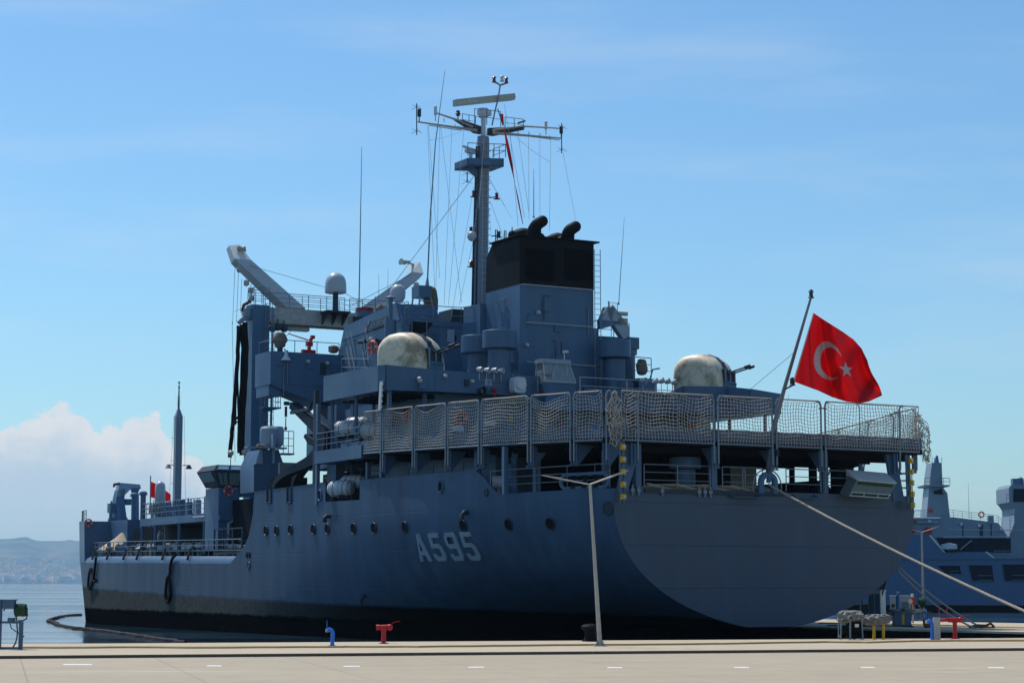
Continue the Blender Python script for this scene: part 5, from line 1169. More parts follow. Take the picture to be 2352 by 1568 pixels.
for px, py in ((627, 752), (638, 749), (652, 752)):
    q = G(px, py+2, GY-.7); b = MB(); b.lathe(q, [(.28, 0), (.28, .1), (.14, .35)], 14, axis=(-.6 if px < 640 else 0, -.5, -.3)); b.cyl(q, q+up*.6, .04); b.build('floodlight', 'dark', gan)
railing([Vector((x, GY-.5, 22.17)) for x in (-5.4, -2.4, .5)] , 1.05, 3, 1.3, parent=gan); railing([Vector((x, GY+.5, 22.17)) for x in (-5.4, -1, 3.5)], 1.05, 3, 1.3, parent=gan); railing([Vector((x, GY-.5, 22.17)) for x in (.9, 3, 5.4)], 1.05, 3, 1.3, parent=gan)
MB().rail([(-6.7, GY-.6, 22.3), (-6.7, GY+.6, 22.3), (-5.5, GY+.6, 22.3)], 1.2, 3, .6).rail([(-6.7, GY-.6, 22.3), (-5.5, GY-.6, 22.3)], 1.2, 3, .6).build('railing', 'steel', gan)
b = MB(); b.ladder((-5.6, GY-.78, 5), (-5.6, GY-.78, 22.3), .5, (1, 0, 0), .025, .4); b.tube([(-5.35, GY-.95, 6), (-5.33, GY-.95, 22)], .05, 6)
for k in range(30): z = 7+k*.5; b.tube([(-5.9, GY-.7, z), (-5.85, GY-1.3, z), (-5.35, GY-1.3, z), (-5.3, GY-.7, z)], .016, 4)
for x in (-5.86, -5.6, -5.35): b.cyl((x, GY-1.3, 7), (x, GY-1.3, 21.5), .016, n=4)
b.build('caged_ladder', 'steel', gan)
dq = G(771, 650, GY-1.2); b = MB(); b.lathe((dq.x, GY-1.2, dq.z-.78), [(.62, 0), (.78, .05), (.80, .12), (.78, .75), (.72, 1.05), (.58, 1.3), (.38, 1.47), (.15, 1.55), (.01, 1.56)], 30); dome_ = b.build('radar_dome', 'dome', gan)
b = MB(); b.lathe((dq.x, GY-1.2, 22.0), [(.3, 0), (.22, .2), (.2, dq.z-.79-22.0)], 12); b.cb((dq.x, GY-1.2, 22.0), (1.9, 1.3, .12)); b.build('dome_pedestal', 'dark', dome_)
b = MB()
for x in (-.8, 0, .8): b.prism([(dq.x+x, GY-1.8, 21.93), (dq.x+x, GY-.56, 21.93), (dq.x+x, GY-.56, 21.1)], (.06, 0, 0))
b.build('dome_bracket', 'dark', dome_)
wire(G(575, 610, GY+1), G(790, 672, GY), .02, .0, 'stay', 'dark', gan); wire(G(790, 672, GY), G(850, 705, GY+1), .02, .0, 'stay', 'dark', gan); wire(G(945, 630, GY+1), G(800, 705, GY+1), .02, .0, 'stay', 'dark', gan)
for (a, c) in (((540, 605), (534, 745)), ((548, 612), (543, 740)), ((555, 640), (552, 720)), ((538, 715), (575, 700)), ((533, 740), (540, 1060)), ((680, 748), (640, 790))): wire(G(*a), G(*c), .018, 0, 'wire', 'dark', gan)
b = MB(); b.tube([G(548, 742), G(556, 733), G(574, 728)], [.16, .2, .2], 8); b.cb(G(565, 718), (.5,.5,.6)); gh = b.build('trolley', 'light', gan); MB().tube([G(556, 715), G(560, 700), G(575, 692)], .12, 7).build('hose_elbow', 'lampred', gan)
for x in (-6.15, 6.15): MB().box((x-.75, GY-.75, 4.2), (x+.75, GY+.75, 5.0)).build('gantry_base', 'dark', gan)
# small ladder stage aft of the port post
st_ = MB(); a = Q(603, 937, t=50.5); st_.box((a.x, 50.2, a.z), (a.x+1.3, 51.2, a.z+.1)); st_.prism([(a.x, 50.6, a.z), (a.x+1.2, 50.6, a.z), (a.x, 50.6, a.z-.35)], (0, .1, 0)); so_ = part(st_, 'ladder_stage', 'grey')
MB().rail([(a.x+.05, 50.25, a.z+.1), (a.x+1.25, 50.25, a.z+.1), (a.x+1.25, 51.15, a.z+.1)], 1.15, 3, .5).build('railing', 'steel', so_)
part(MB().cyl((a.x+.1, 51, 5), (a.x+.1, 51, a.z+3.5), .12, n=8), 'stage_post', 'grey')
# black transfer hoses hanging outboard of the port post
hoses = [([(548, 748), (546, 820), (541, 900), (536, 955), (532, 1000), (528, 1050)], .16), ([(556, 745), (560, 800), (556, 900), (551, 960), (551, 1040)], .2), ([(562, 740), (566, 800), (562, 880), (557, 960), (556, 1045)], .2),
         ([(548, 760), (540, 900), (541, 975)], .07), ([(553, 752), (546, 760), (546, 900), (548, 955), (533, 975)], .07), ([(530, 985), (541, 970), (552, 966)], .06)]
tr = on_ship('transfer_hose', G(550, 748, GY-1.0), label='bundle of black fuel transfer hoses hanging outboard of the tall gantry post', cat='hose')
bx = G(550, 748, GY-1.0)
for i, (pl2, r) in enumerate(hoses):
    b = MB(); P3 = [G(px, py, GY-1.0-.1*i) for px, py in pl2]; fine_ = []
    for j in range(len(P3)-1):
        for k in range(5): fine_.append(P3[j].lerp(P3[j+1], k/5)+Vector((.02*math.sin(j*2+k+i), 0, 0)))
    fine_.append(P3[-1]); b.tube(fine_, r, 8); b.v = [(v[0]-bx.x, v[1]-bx.y, v[2]-bx.z) for v in b.v]; b.build('hose', 'rubber', tr)
# ---------------------------------------------------------------- curved replenishment davits amidships (dark blue-grey arms)
b = MB(); D = lambda px, py, o=-10.6: Q(px, py, o=o)
def ribbon(pts_, ws, o, th=.55, name='davit_arm'):
    b = MB(); P3 = [D(px, py, o) for px, py in pts_]; n = len(P3); vs = []
    for i, p in enumerate(P3):
        d = (P3[min(i+1, n-1)]-P3[max(i-1, 0)]).normalized(); nr = Vector((0, -d.z, d.y)); w_ = ws[i]
        vs += [p+nr*w_, p-nr*w_, p-nr*w_+Vector((th, 0, 0)), p+nr*w_+Vector((th, 0, 0))]
    b.add(vs, [(4*i+k, 4*i+(k+1)%4, 4*i+4+(k+1)%4, 4*i+4+k) for i in range(n-1) for k in range(4)]+[(3,2,1,0), (4*n-4, 4*n-3, 4*n-2, 4*n-1)]); return b
def smooth_pts(pts_, ws, k=5):
    P_, W_ = [], []
    for i in range(len(pts_)-1):
        p0, p1, p2, p3 = pts_[max(i-1,0)], pts_[i], pts_[i+1], pts_[min(i+2, len(pts_)-1)]
        for j in range(k):
            t = j/k; f = lambda a, b_, c, d: .5*(2*b_+(-a+c)*t+(2*a-5*b_+4*c-d)*t*t+(-a+3*b_-3*c+d)*t**3)
            P_.append((f(p0[0], p1[0], p2[0], p3[0]), f(p0[1], p1[1], p2[1], p3[1]))); W_.append(ws[i]+(ws[i+1]-ws[i])*t)
    P_.append(pts_[-1]); W_.append(ws[-1]); return P_, W_
SPEC = .15
M['davit'] = plain('davit dark paint', (.012, .022, .040), .6, var=.15)
P_, W_ = smooth_pts([(665, 930), (690, 952), (722, 982), (737, 1005), (730, 1035), (705, 1060), (660, 1082), (636, 1100), (625, 1120)], [.2, .27, .36, .56, .56, .34, .20, .20, .20]); dv = ribbon(P_, W_, -11.2).build('davit', 'davit', ship)
P_, W_ = smooth_pts([(712, 914), (735, 935), (760, 958), (782, 985)], [.26, .34, .36, .45]); ribbon(P_, W_, -8.9).build('davit', 'davit', ship)
P_, W_ = smooth_pts([(745, 1034), (718, 1048), (692, 1070), (675, 1095), (670, 1118)], [.20, .20, .20, .19, .18]); ribbon(P_, W_, -10.2).build('davit_cradle', 'davit', ship)
b = MB(); c_ = [D(px, py, -11.3) for px, py in ((720, 1010), (700, 996), (697, 1003), (708, 1020), (722, 1025))]; b.prism(c_, (.6, 0, 0)); b.build('cradle_arm', 'davit', dv)
for px, py, o_ in ((657, 926, -11), (714, 912, -9)):
    q = D(px, py, o_); b = MB(); b.cyl(q-Vector((.12,0,0)), q+Vector((.2,0,0)), .13, n=10); b.cyl(q-up*.2, q-up*.85, .09, n=8); b.cyl(q-up*.9, q-up*1.5, .035, n=5); b.lathe(q-up*1.7, [(.09, 0), (.09, .2)], 8); b.build('hook_block', 'dark', dv)
wire(D(667, 930), D(712, 914, -9), .02, .4, 'wire', 'dark', dv)
b = MB(); b.box((-11.3, 30.9, 8.2), (-11.05, 31.2, 14)); b.box((-11.25, 32.0, 12.8), (-11.05, 35.0, 13.0)) ; part(b, 'davit_post', 'dark')
b = MB(); b.box((-10.6, 29.3, 8.0), (-10.0, 30.6, 13.0)); part(b, 'service_trunk', 'grey')
# rafts handling gear aft of the gantry: winch house, drums, brown fender roll
q = D(0, 0, -9) if False else None
E1 = lambda px, py, t=45: Q(px, py, t=t)
b = MB(); b.prism([E1(583, 1068), E1(600, 1032), E1(640, 1032), E1(652, 1068), E1(652, 1130), E1(583, 1130)], (0, 2.5, 0)); wh = part(b, 'winch_house', 'grey')
b = MB(); b.prism([E1(586, 1065, 44.9), E1(603, 1030, 44.9), E1(603, 1065, 44.9)], (0, .1, 0)); b.build('side_plate', 'light', wh)
for px, w_ in ((618, .62), (638, .42)):
    c = E1(px, 1005, 46); b = MB(); b.lathe((c.x, 46, c.z-.75), [(w_*.3, 0), (w_*.9, .3), (w_, .5), (w_, 1.35), (w_*.8, 1.5), (w_*.3, 1.55)], 16); b.build('surge_tank', 'light', wh)
b = MB(); a, c = E1(590, 1025), E1(608, 1026); b.cyl(a, c, .19, n=12); b.build('cable_drum', 'canvas', wh); MB().cb(E1(627, 1030), (.16, .3, 2.0)).build('guide_plate', 'light', wh)
MB().cb(E1(610, 1028), (2.8, .8, .1)).build('table_plate', 'light', wh)
stg = MB(); a = E1(648, 1043, 45); stg.box((a.x, 45, a.z), (a.x+.9, 45.8, a.z+.1)); sg = part(stg, 'ladder_stage', 'grey'); MB().rail([(a.x+.1, 45.05, a.z+.1), (a.x+.85, 45.05, a.z+.1)], 1.5, 3, .4).build('railing', 'steel', sg)
b = MB(); a = E1(660, 1090, 41); b.box((a.x-1.1, 40, 8.0), (a.x+1.0, 41.5, a.z-.2)); part(b, 'hose_saddle', 'interior'); b = MB(); a = E1(655, 1072, 42); b.box((a.x-.4, 42, a.z-.7), (a.x+.75, 42.2, a.z+.3)); part(b, 'canvas_screen', 'canvasg')
# ---------------------------------------------------------------- control kiosk with slanted windows
K = lambda px, py, t=50: Q(px, py, t=t)
xl, xr = K(502, 1160).x, K(550, 1160).x; zb_k = 4.6
b = MB(); b.box((xl, 50, zb_k), (xr, 52.6, K(0, 1107).z)); kiosk = part(b, 'control_kiosk', 'wall')
zt_k, zm, zs = K(0, 1052).z, K(0, 1066).z, K(0, 1105).z
b = MB(); b.hexa([(xl, 50, zs), (xr+.05, 50, zs), (xr+.05, 52.6, zs), (xl, 52.6, zs)], [(xl-.55, 49.6, zm), (xr+.2, 49.6, zm), (xr+.2, 53, zm), (xl-.55, 53, zm)])
b.hexa([(xl-.55, 49.6, zm), (xr+.2, 49.6, zm), (xr+.2, 53, zm), (xl-.55, 53, zm)], [(xl-.2, 49.9, zt_k), (xr+.2, 49.9, zt_k), (xr+.2, 52.8, zt_k), (xl-.2, 52.8, zt_k)]); kt = b.build('kiosk_top', 'dark', kiosk)
def skew_panel(u0, u1, v0, v1, up_=False):
    def pt(u, v):
        if not up_: x0 = xl-.55*v; x1 = xr+.05+.15*v; y = 50-.4*v; z = zs+(zm-zs)*v
        else: x0 = xl-.55+.35*v; x1 = xr+.2; y = 49.6+.3*v; z = zm+(zt_k-zm)*v
        return Vector((x0+(x1-x0)*u, y-.02, z))
    return [pt(u0, v0), pt(u1, v0), pt(u1, v1), pt(u0, v1)]
for (u0, u1, v0, v1, upf) in ((.10, .24, .12, .86, 0), (.28, .42, .12, .86, 0), (.50, .90, .12, .86, 0), (.10, .46, .2, .8, 1), (.54, .92, .2, .8, 1)):
    MB().prism(skew_panel(u0, u1, v0, v1, upf), (0, .03, 0)).build('kiosk_window', 'cabglass', kt)
MB().prism([(xl-.57+.0, 52.6, zm-.1), (xl-.02, 52.4, zs+.15), (xl-.02, 50.3, zs+.15), (xl-.57, 50.1, zm-.1)], (-.02, 0, 0)).build('kiosk_window', 'cabglass', kt)
b = MB(); b.hexa([(xr+.1, 49.55, zs-.02), (xr+1.0, 49.9, zs-.02), (xr+1.0, 51, zs-.02), (xr+.1, 51, zs-.02)], [(xr+.15, 49.5, zt_k), (xr+1.15, 49.85, zt_k), (xr+1.15, 51, zt_k), (xr+.15, 51, zt_k)]); b.build('white_side_panel', 'raft', kiosk)
MB().box((xr+.1, 50.0, K(0, 1128).z), (xr+1.0, 51, zs-.03)).build('side_box', 'grey', kiosk)
for px, py in ((530, 1040), (562, 1038), (573, 1045)):
    q = K(px, py, 51); b = MB(); b.lathe(q, [(.22, 0), (.2, .12), (.08, .25)], 12, axis=(-.3, -1, -.2)); b.cyl(q, (q.x, q.y, zt_k), .03); b.build('floodlight', 'galv', kiosk)
# raised catwalk deck on columns over the cargo deck, with rail and boxes
zc_ = 7.15; b = MB(); b.box((-10.2, 52.7, zc_-.55), (9, 66.8, zc_)); b.box((-10.2, 49.8, zc_-.55), (9, 52.7, zc_-.2)); cat_ = part(b, 'catwalk_deck', 'wall')
for o, t in ((-10.1, 53), (-10.1, 58.2), (-10.1, 63.5), (-10.1, 66.6), (-4, 60), (-4, 66.6), (3, 60)): MB().cyl((o, t, 4.3), (o, t, zc_-.55), .14, n=8).build('catwalk_column', 'grey', cat_)
railing([(-10.1, 53.2, zc_), (-10.1, 66.7, zc_), (-6, 66.7, zc_)], 1.15, 3, 1.0)
for t, h_, w_ in ((54, 1.3, .5), (56.2, 1.1, .6), (58, 1.0, .5), (59.6, 1.25, .7), (62.3, .8, .5)): MB().box((-9.6, t, zc_), (-9.2, t+w_, zc_+h_)).build('locker', 'light' if t < 57 else 'grey', cat_)
b = MB()
for i in range(9): b.cyl((-9.7, 59+i*.5, zc_), (-9.7, 59.4+i*.5, zc_+1.1), .06, n=6)
b.build('pipe_rack', 'grey', cat_)
b = MB(); b.box((-8.0, 58, 4.3), (6, 75, 6.6)); part(b, 'pump_room', 'interior'); b = MB(); b.box((-9.2, 42, 4.3), (7, 50, 8.0)); part(b, 'cargo_house', 'interior')
b = MB(); b.tube([(-9.5, 49.9, 4.4), (-9.5, 49.9, 6.4), (-9.1, 49.9, 6.6), (-7.0, 49.9, 6.6)], .09, 7); part(b, 'pipe_arch', 'railw')
b = MB(); b.tube([(-10.6, 54, 6.9), (-9, 50, 7.0), (-7.5, 50, 7.0)], .06, 6); part(b, 'lamp_tube', 'railw')
# cargo deck rail, pipes, valves
def zg(t): return ztop(max(t, 43))+.5
railing([(-hb(t, 4)+.55, t, zg(t)) for t in (42.5, 50, 58, 66, 74, 82, 90, 98)], 1.1, 3, 1.55)
rnd = random.Random(12)
b = MB()
for k in range(4): b.tube([(-9.6+k*.5, 43, 4.7+.12*k), (-9.4+k*.5, 72, 4.9+.12*k)], .13, 7)
part(b, 'cargo_pipe', 'railw')
for i in range(34):
    t = rnd.uniform(44, 79); x = rnd.uniform(-10.6, -8.6); x = max(x, -hb(t, 4.2)+1.0+rnd.uniform(0, 1)); h_ = rnd.uniform(.4, 1.2); z = zg(t); b = MB(); b.cyl((x, t, z), (x, t, z+h_), rnd.uniform(.06, .14), n=7); b.lathe((x, t, z+h_), [(.22, 0), (.22, .05)], 10); b.cyl((x-.2, t, z+h_*.6), (x+.25, t, z+h_*.6), .09, n=6)
    b.build('deck_valve', rnd.choice(['galv', 'dark', 'grey', 'light']), ship)
b = MB(); b.box((-10.7, 44.2, 4.2), (-9.9, 49.5, 4.4))
for t in (44.2, 46, 47.8, 49.5): b.box((-10.7, t, 4.2), (-10.6, t+.1, 6.0))
for z in (4.5, 5.2, 5.9): b.box((-10.72, 44.2, z), (-10.6, 49.6, z+.08))
b.cyl((-10.6, 45, 4.4), (-10.6, 48, 5.9), .05); part(b, 'fender_rack', 'dark')
for px in (212, 245, 283, 313, 372, 430): 
    p = H(px, 1276); b = MB(); b.cyl(p+Vector((.35, .3, .45)), p+Vector((-.12, -.5, -.25)), .09, n=6); b.build('scupper_arm', 'rubber', ship)
rnd = random.Random(31)
for i in range(34):                          # machinery crowding the forward deck
    t = rnd.uniform(66, 80); x = rnd.uniform(-9.4, -5.5); z = rnd.choice((zg(t), 6.6)) if x > -8 else zg(t); k_ = i % 5; b = MB()
    if k_ == 0: b.cb((x, t, z+.5), (rnd.uniform(.4, .9), .5, rnd.uniform(.7, 1.5)), rnd.uniform(-.3, .3)); nm = 'deck_locker'
    elif k_ == 1: b.tube([(x, t, z), (x, t, z+rnd.uniform(.8, 1.7)), (x+.25, t, z+1.9), (x+.5, t, z+1.75)], .12, 8); nm = 'gooseneck_vent'
    elif k_ == 2: b.lathe((x, t, z+.55), [(.1, -.4), (.45, -.38), (.45, -.3), (.25, -.28), (.25, .28), (.45, .3), (.45, .38), (.1, .4)], 14, axis=(1, .4, 0)); nm = 'winch_drum'
    elif k_ == 3: b.cyl((x, t, z), (x, t, z+rnd.uniform(1.5, 2.6)), .06, n=6); b.cb((x, t, z+1.5), (.35, .2, .25)); nm = 'light_stand'
    else: b.ladder((x, t, z), (x+.3, t, z+2.2), .45, (1, 0, 0), .03); nm = 'ladder'
    part(b, nm, rnd.choice(['grey', 'light', 'dark', 'galv', 'raft' if k_ == 1 else 'grey']))
for x, t in ((-7.6, 74), (-7.2, 77.5)): MB().cyl((x, t, 6.6), (x, t, 9.3), .22, n=10).lathe((x, t, 9.3), [(.34, 0), (.3, .25), (.1, .35)], 12).build('vent_post', 'wall', ship)
# forecastle block, forward mast, derrick, close-in gun, bow details
b = MB(); fpts = [(-.9, 82.5), (-.9, 88), (-.86, 94), (-.7, 101), (-.4, 109)]
vs = []; tt = [80.5, 83, 86, 89, 92, 95, 98, 101, 104]
for t in tt:
    w_ = hb(t, 4.4); vs += [(-w_, t, zg(t)-.5), (-w_-.12, t, zg(t)+2.9), (w_+.12, t, zg(t)+2.9), (w_, t, zg(t)-.5)]
n = len(tt); b.add(vs, [(4*i+k, 4*i+4+k, 4*i+5+k, 4*i+1+k) for i in range(n-1) for k in range(3)]+[(0,1,2,3), (4*n-1, 4*n-2, 4*n-3, 4*n-4)]); fc_ = part(b, 'forecastle', 'wall')
railing([(-hb(t, 4.4)+.1, t, zg(t)+2.9) for t in (81, 84, 87, 90, 93)], .9, 3, 1.3)
b = MB(); b.box((-8.2, 76, 4.3), (-1, 82.4, 7.4)); b.box((-5.5, 70.5, 4.3), (4, 76, 7.8)); part(b, 'forward_house', 'wall')
b = MB(); b.box((-.3, 87.2, 5), (.3, 87.75, 16.9)); b.hexa([(-.3, 87.2, 16.9), (.3, 87.2, 16.9), (.3, 87.75, 16.9), (-.3, 87.75, 16.9)], [(-.1, 87.4, 17.6), (.1, 87.4, 17.6), (.1, 87.6, 17.6), (-.1, 87.6, 17.6)]); fm = part(b, 'forward_mast', 'mastp')
b = MB(); b.ladder((.0, 87.1, 7), (.0, 87.1, 16.8), .34, (1,0,0), .02, .4); b.tube([(-.85, 87.4, 7), (-.45, 87.4, 17.0)], .014, 4); b.tube([(.85, 87.4, 7), (.5, 87.4, 17.0)], .014, 4)
for k in range(4): b.cyl((-.7, 87.4, 9+k*2), (-.36, 87.4, 9+k*2), .02, n=4)
b.build('ladder', 'steel', fm)
b = MB(); b.tube([(0, 87.5, 17.5), (0, 87.5, 19.9)], [.09, .04], 6)
for k in range(5): b.cyl((-.16, 87.5, 17.9+k*.2), (.16, 87.5, 17.9+k*.2), .03, n=4)
b.ball((0, 87.5, 19.5), .1, 8); b.ball((0, 87.5, 19.95), .1, 8); b.build('topmast', 'dark', fm)
for s_ in (-1, 1): q = Vector((s_*.95, 87.2, 12.3)); MB().lathe(q, [(.3, 0), (.12, .35)], 12).cyl(q+up*.3, (s_*.4, 87.2, 12.6), .04).build('floodlight', 'galv' if s_ < 0 else 'dark', fm)
# forward knuckle crane
C_ = lambda px, py, t=84.5: Q(px, py, t=t)
b = MB(); b.prism([C_(258, 1245), C_(262, 1200), C_(292, 1200), C_(294, 1245)], (0, 1.2, 0)); b.prism([C_(258, 1192), C_(260, 1188), C_(292, 1188), C_(294, 1192), C_(292, 1202), C_(260, 1202)], (0, 1.3, 0)); fcn = part(b, 'forward_crane', 'grey')
b = MB(); b.prism([C_(266, 1188), C_(267, 1145), C_(272, 1125), C_(287, 1122), C_(286, 1150), C_(291, 1188)], (0, 1.0, 0)); b.build('crane_column', 'wall', fcn)
b = MB(); b.prism([C_(270, 1140), C_(275, 1108), C_(322, 1112), C_(324, 1122), C_(300, 1123), C_(285, 1138)], (0, .8, 0)); b.build('crane_jib', 'light', fcn)
b = MB(); b.box((C_(254,1160).x, 84.6, C_(0,1172).z), (C_(266,1160).x, 85.4, C_(0,1150).z)); b.box((C_(290,1150).x, 84.6, C_(0,1153).z), (C_(303,1150).x, 85.4, C_(0,1139).z)); b.tube([C_(256, 1195), C_(256, 1150)], .08, 6); b.build('machinery_box', 'grey', fcn)
b = MB(); b.tube([C_(312, 1260), C_(311, 1132)], .3, 10); b.prism([C_(302, 1120), C_(322, 1120), C_(314, 1138), C_(308, 1138)], (0, .4, 0)); b.build('jib_rest', 'wall', fcn)
b = MB(); b.tube([C_(262, 1118), C_(262, 1112), C_(275, 1110)], .12, 6); b.build('jib_motor', 'dark', fcn)
# white-domed close-in gun forward of the catwalk
c = Q(368, 1125, t=72.5); b = MB(); b.lathe((c.x, 72.5, c.z-1.2), [(.36, 0), (.41, .08), (.41, 1.45), (.36, 1.68), (.22, 1.85), (.02, 1.92)], 22); cg = part(b, 'gun_dome', 'dome')
b = MB(); b.cb((c.x, 72.5, c.z-1.55), (1.5, 1.0, .7)); b.cyl((c.x, 72.5, 7.7), (c.x, 72.5, c.z-1.6), .5, n=14); b.cyl((c.x+.1, 72, c.z-1.7), (c.x+.2, 71, c.z-1.9), .18); b.build('gun_mount', 'canvas', cg)
for s_ in (-1, 1): q = Q(368+s_*11, 1204, t=66); MB().ball(q, .26, 12, 1.2).cyl(q-up*.2, q-up*1.5, .05).build('white_vent_ball', 'raft', cg)
for t, s_ in ((82.5, 1.0), (85, .96)): MB().cyl((-6.8, t, 7.0), (-6.8, t, 8.6*s_), .10).build('bollard_post', 'grey', fc_)
# jackstaff aft with light, flag halyard, lamp on an arm
b = MB(); J0, J1 = Q(1766, 1090, o=0), Q(1863, 682, o=0); Jm = Q(1802, 890, o=0)
b.tube([J0, Q(1775, 990, o=0), Jm, J1], [.17, .14, .10, .06], 10); js = part(b, 'ensign_staff', 'steel')
MB().lathe(J1-up*.05, [(.16, 0), (.1, .08), (.09, .28), (.14, .3), (.06, .42)], 12).build('staff_light', 'dark', js)
q = Q(1820, 878, o=.05); MB().lathe(q-up*.15, [(.16, 0), (.12, .05), (.12, .3), (.14, .33), (.05, .4)], 12).cyl(q-up*.15, Q(1798, 896, o=0), .04).build('staff_lamp', 'dark', js)
wire(Q(1825, 808, o=0), Q(1722, 895, o=4), .014, 0, 'stay', 'railw', js); wire(Q(1812, 905, o=0), Q(1806, 935, o=0), .01, 0, 'halyard', 'railw', js)
MB().tube([Q(1765, 1108, t=-.1), Q(1768, 1085, t=-.2), Q(1772, 1070, t=-.3)], .12, 8).build('staff_socket', 'wall', js)
# ---------------------------------------------------------------- ensign
def lerp_tab(tab, u):
    for (a, pa), (c, pc) in zip(tab, tab[1:]):
        if u <= c: f = (u-a)/(c-a); return (pa[0]+(pc[0]-pa[0])*f, pa[1]+(pc[1]-pa[1])*f)
    return tab[-1][1]
TOPE = [(0, (1868, 718)), (.17, (1889, 732)), (.34, (1911, 746)), (.5, (1936, 762)), (.66, (1960, 779)), (.8, (1979, 800)), (.92, (1992, 827)), (1, (1999, 856))]
BOTE = [(0, (1823, 870)), (.02, (1826, 877)), (.17, (1850, 886)), (.34, (1880, 897)), (.5, (1912, 912)), (.66, (1945, 922)), (.8, (1974, 926)), (.9, (1995, 922)), (1, (2026, 908))]
def flag_pt(u, v, dep=0.0):
    a, c = lerp_tab(TOPE, u), lerp_tab(BOTE, u); sag = 4*math.sin(math.pi*v)*(u**3)*1.2
    px, py = a[0]+(c[0]-a[0])*v, a[1]+(c[1]-a[1])*v
    px += sag
    w1 = u-.42*v
    fold = .34*math.sin(11*w1+.9)*min(1, u*4+.1) + .15*math.sin(24*w1+3*v+2)*min(1, u*3) + .06*math.sin(9*v+31*u)*u
    fold += .34*math.exp(-((w1-.12)/.06)**2) - .25*math.exp(-((w1-.42)/.05)**2)*u + .2*u*u*math.sin(7*v+20*u)
    return Q(px, py, t=-3.3+u*1.0+fold+dep)
NU, NVf = 150, 100; b = MB(); vs = [flag_pt(i/NU, j/NVf) for j in range(NVf+1) for i in range(NU+1)]
fs = [(j*(NU+1)+i, j*(NU+1)+i+1, (j+1)*(NU+1)+i+1, (j+1)*(NU+1)+i) for j in range(NVf) for i in range(NU)]
b.add(vs, fs)
def in_star(x, y, cx_, cy_, R):
    dx, dy = x-cx_, y-cy_; r = math.hypot(dx, dy)
    if r > R: return False
    a = math.atan2(dy, dx)+math.pi; a = (a) % (2*math.pi/5); a = min(a, 2*math.pi/5-a); ri = R*.382
    # edge from outer tip (angle 0) to inner corner (angle 36 deg)
    x1, y1, x2, y2 = R, 0, ri*math.cos(math.pi/5), ri*math.sin(math.pi/5); px_, py_ = r*math.cos(a), r*math.sin(a)
    return (x2-x1)*(py_-y1)-(y2-y1)*(px_-x1) > 0
mi = []
for j in range(NVf):
    for i in range(NU):
        x = (i+.5)/NU*1.42; y = (j+.5)/NVf
        if i < 2: mi.append(1); continue
        white = (math.hypot(x-.53, y-.52) < .27 and math.hypot(x-.60, y-.52) > .212) or in_star(x, y, .86, .52, .125)
        mi.append(1 if white else 0)
b.mi = mi
b.v = [(v[0]-J1.x, v[1]-J1.y, v[2]-J1.z) for v in b.v]
fl = b.build('flag', ['flag', 'flagw'], None, 180); fl.location = toW(J1); fl.rotation_euler = (0, 0, TH)
sol = fl.modifiers.new('thickness', 'SOLIDIFY'); sol.thickness = .006
tag(fl, 'large red flag with white crescent and star flying from the stern staff', 'flag', 'red flags')
# second, smaller flag near the bow
f0, f1 = Q(345, 1105, t=86), Q(345, 1140, t=86); st0 = Q(345, 1180, t=86); st1 = Q(346, 1092, t=86)
part(MB().cyl(st0, st1, .05, n=6), 'bow_flagstaff', 'steel')
b = MB()
def f2(u, v): 
    px = 345+47*u; pyt = 1105+30*u**1.3; pyb = 1141+12*u; p = Q(px, pyt+(pyb-pyt)*v, t=86+.4*math.sin(8*u)); return (p.x-f0.x, p.y-f0.y, p.z-f0.z)
b.grid(f2, 30, 12); fb2 = b.build('flag', 'flag', None, 180); fb2.location = toW(f0); fb2.rotation_euler = (0, 0, TH); fb2.modifiers.new('t', 'SOLIDIFY').thickness = .01
tag(fb2, 'small red flag far forward, half hidden behind the white gun dome', 'flag', 'red flags')
# ================================================================== loose things on the ship
def life_raft(px, py, o, label, name='life_raft', L=1.65, r=.46):
    c = Q(px, py, o=o); e = on_ship(name, (c.x, c.y, c.z-r), label=label, cat='life raft', group='life raft canisters on the port side')
    b = MB(); prof = [(.02, -L/2), (r*.62, -L/2+.03), (r*.86, -L/2+.16), (r, -L/2+.3), (r, -.05), (r*1.05, -.05), (r*1.05, .05), (r, .05), (r, L/2-.3), (r*.86, L/2-.16), (r*.62, L/2-.03), (.02, L/2)]
    b.lathe((0, 0, r), prof, 20, axis=(-.6, .8, 0)); b.build('canister', 'raft', e)
    b = MB()
    for k in (-.42, -.2, .2, .42): 
        q = Vector((-.6, .8, 0)).normalized()*k*L; a = Vector((.8, .6, 0)).normalized(); b.tube([q+Vector((0,0,r))+a*math.cos(t)*(r*1.03)+up*math.sin(t)*(r*1.03) for t in [2*math.pi*i/16 for i in range(16)]], .018, 4, closed=True)
    b.build('strap', 'dark', e); MB().box((-.4, -L*.35, -.12), (.4, -L*.28, .12)).build('cradle', 'dark', e); MB().box((-.4, L*.28, -.12), (.4, L*.35, .12)).build('cradle', 'dark', e); return e
life_raft(797, 984, -10.9, 'white raft canister farthest left on the upper side gallery')
life_raft(818, 975, -9.6, 'white raft canister partly hidden behind the left pair on the upper gallery')
life_raft(845, 990, -10.9, 'white raft canister at the upper gallery, right beside the bunched net')
life_raft(783, 1122, -11.4, 'large white raft canister lying in the lower opening of the hull side', L=1.6, r=.5)
life_raft(812, 1108, -10.4, 'white raft canister behind the large one in the lower hull opening')
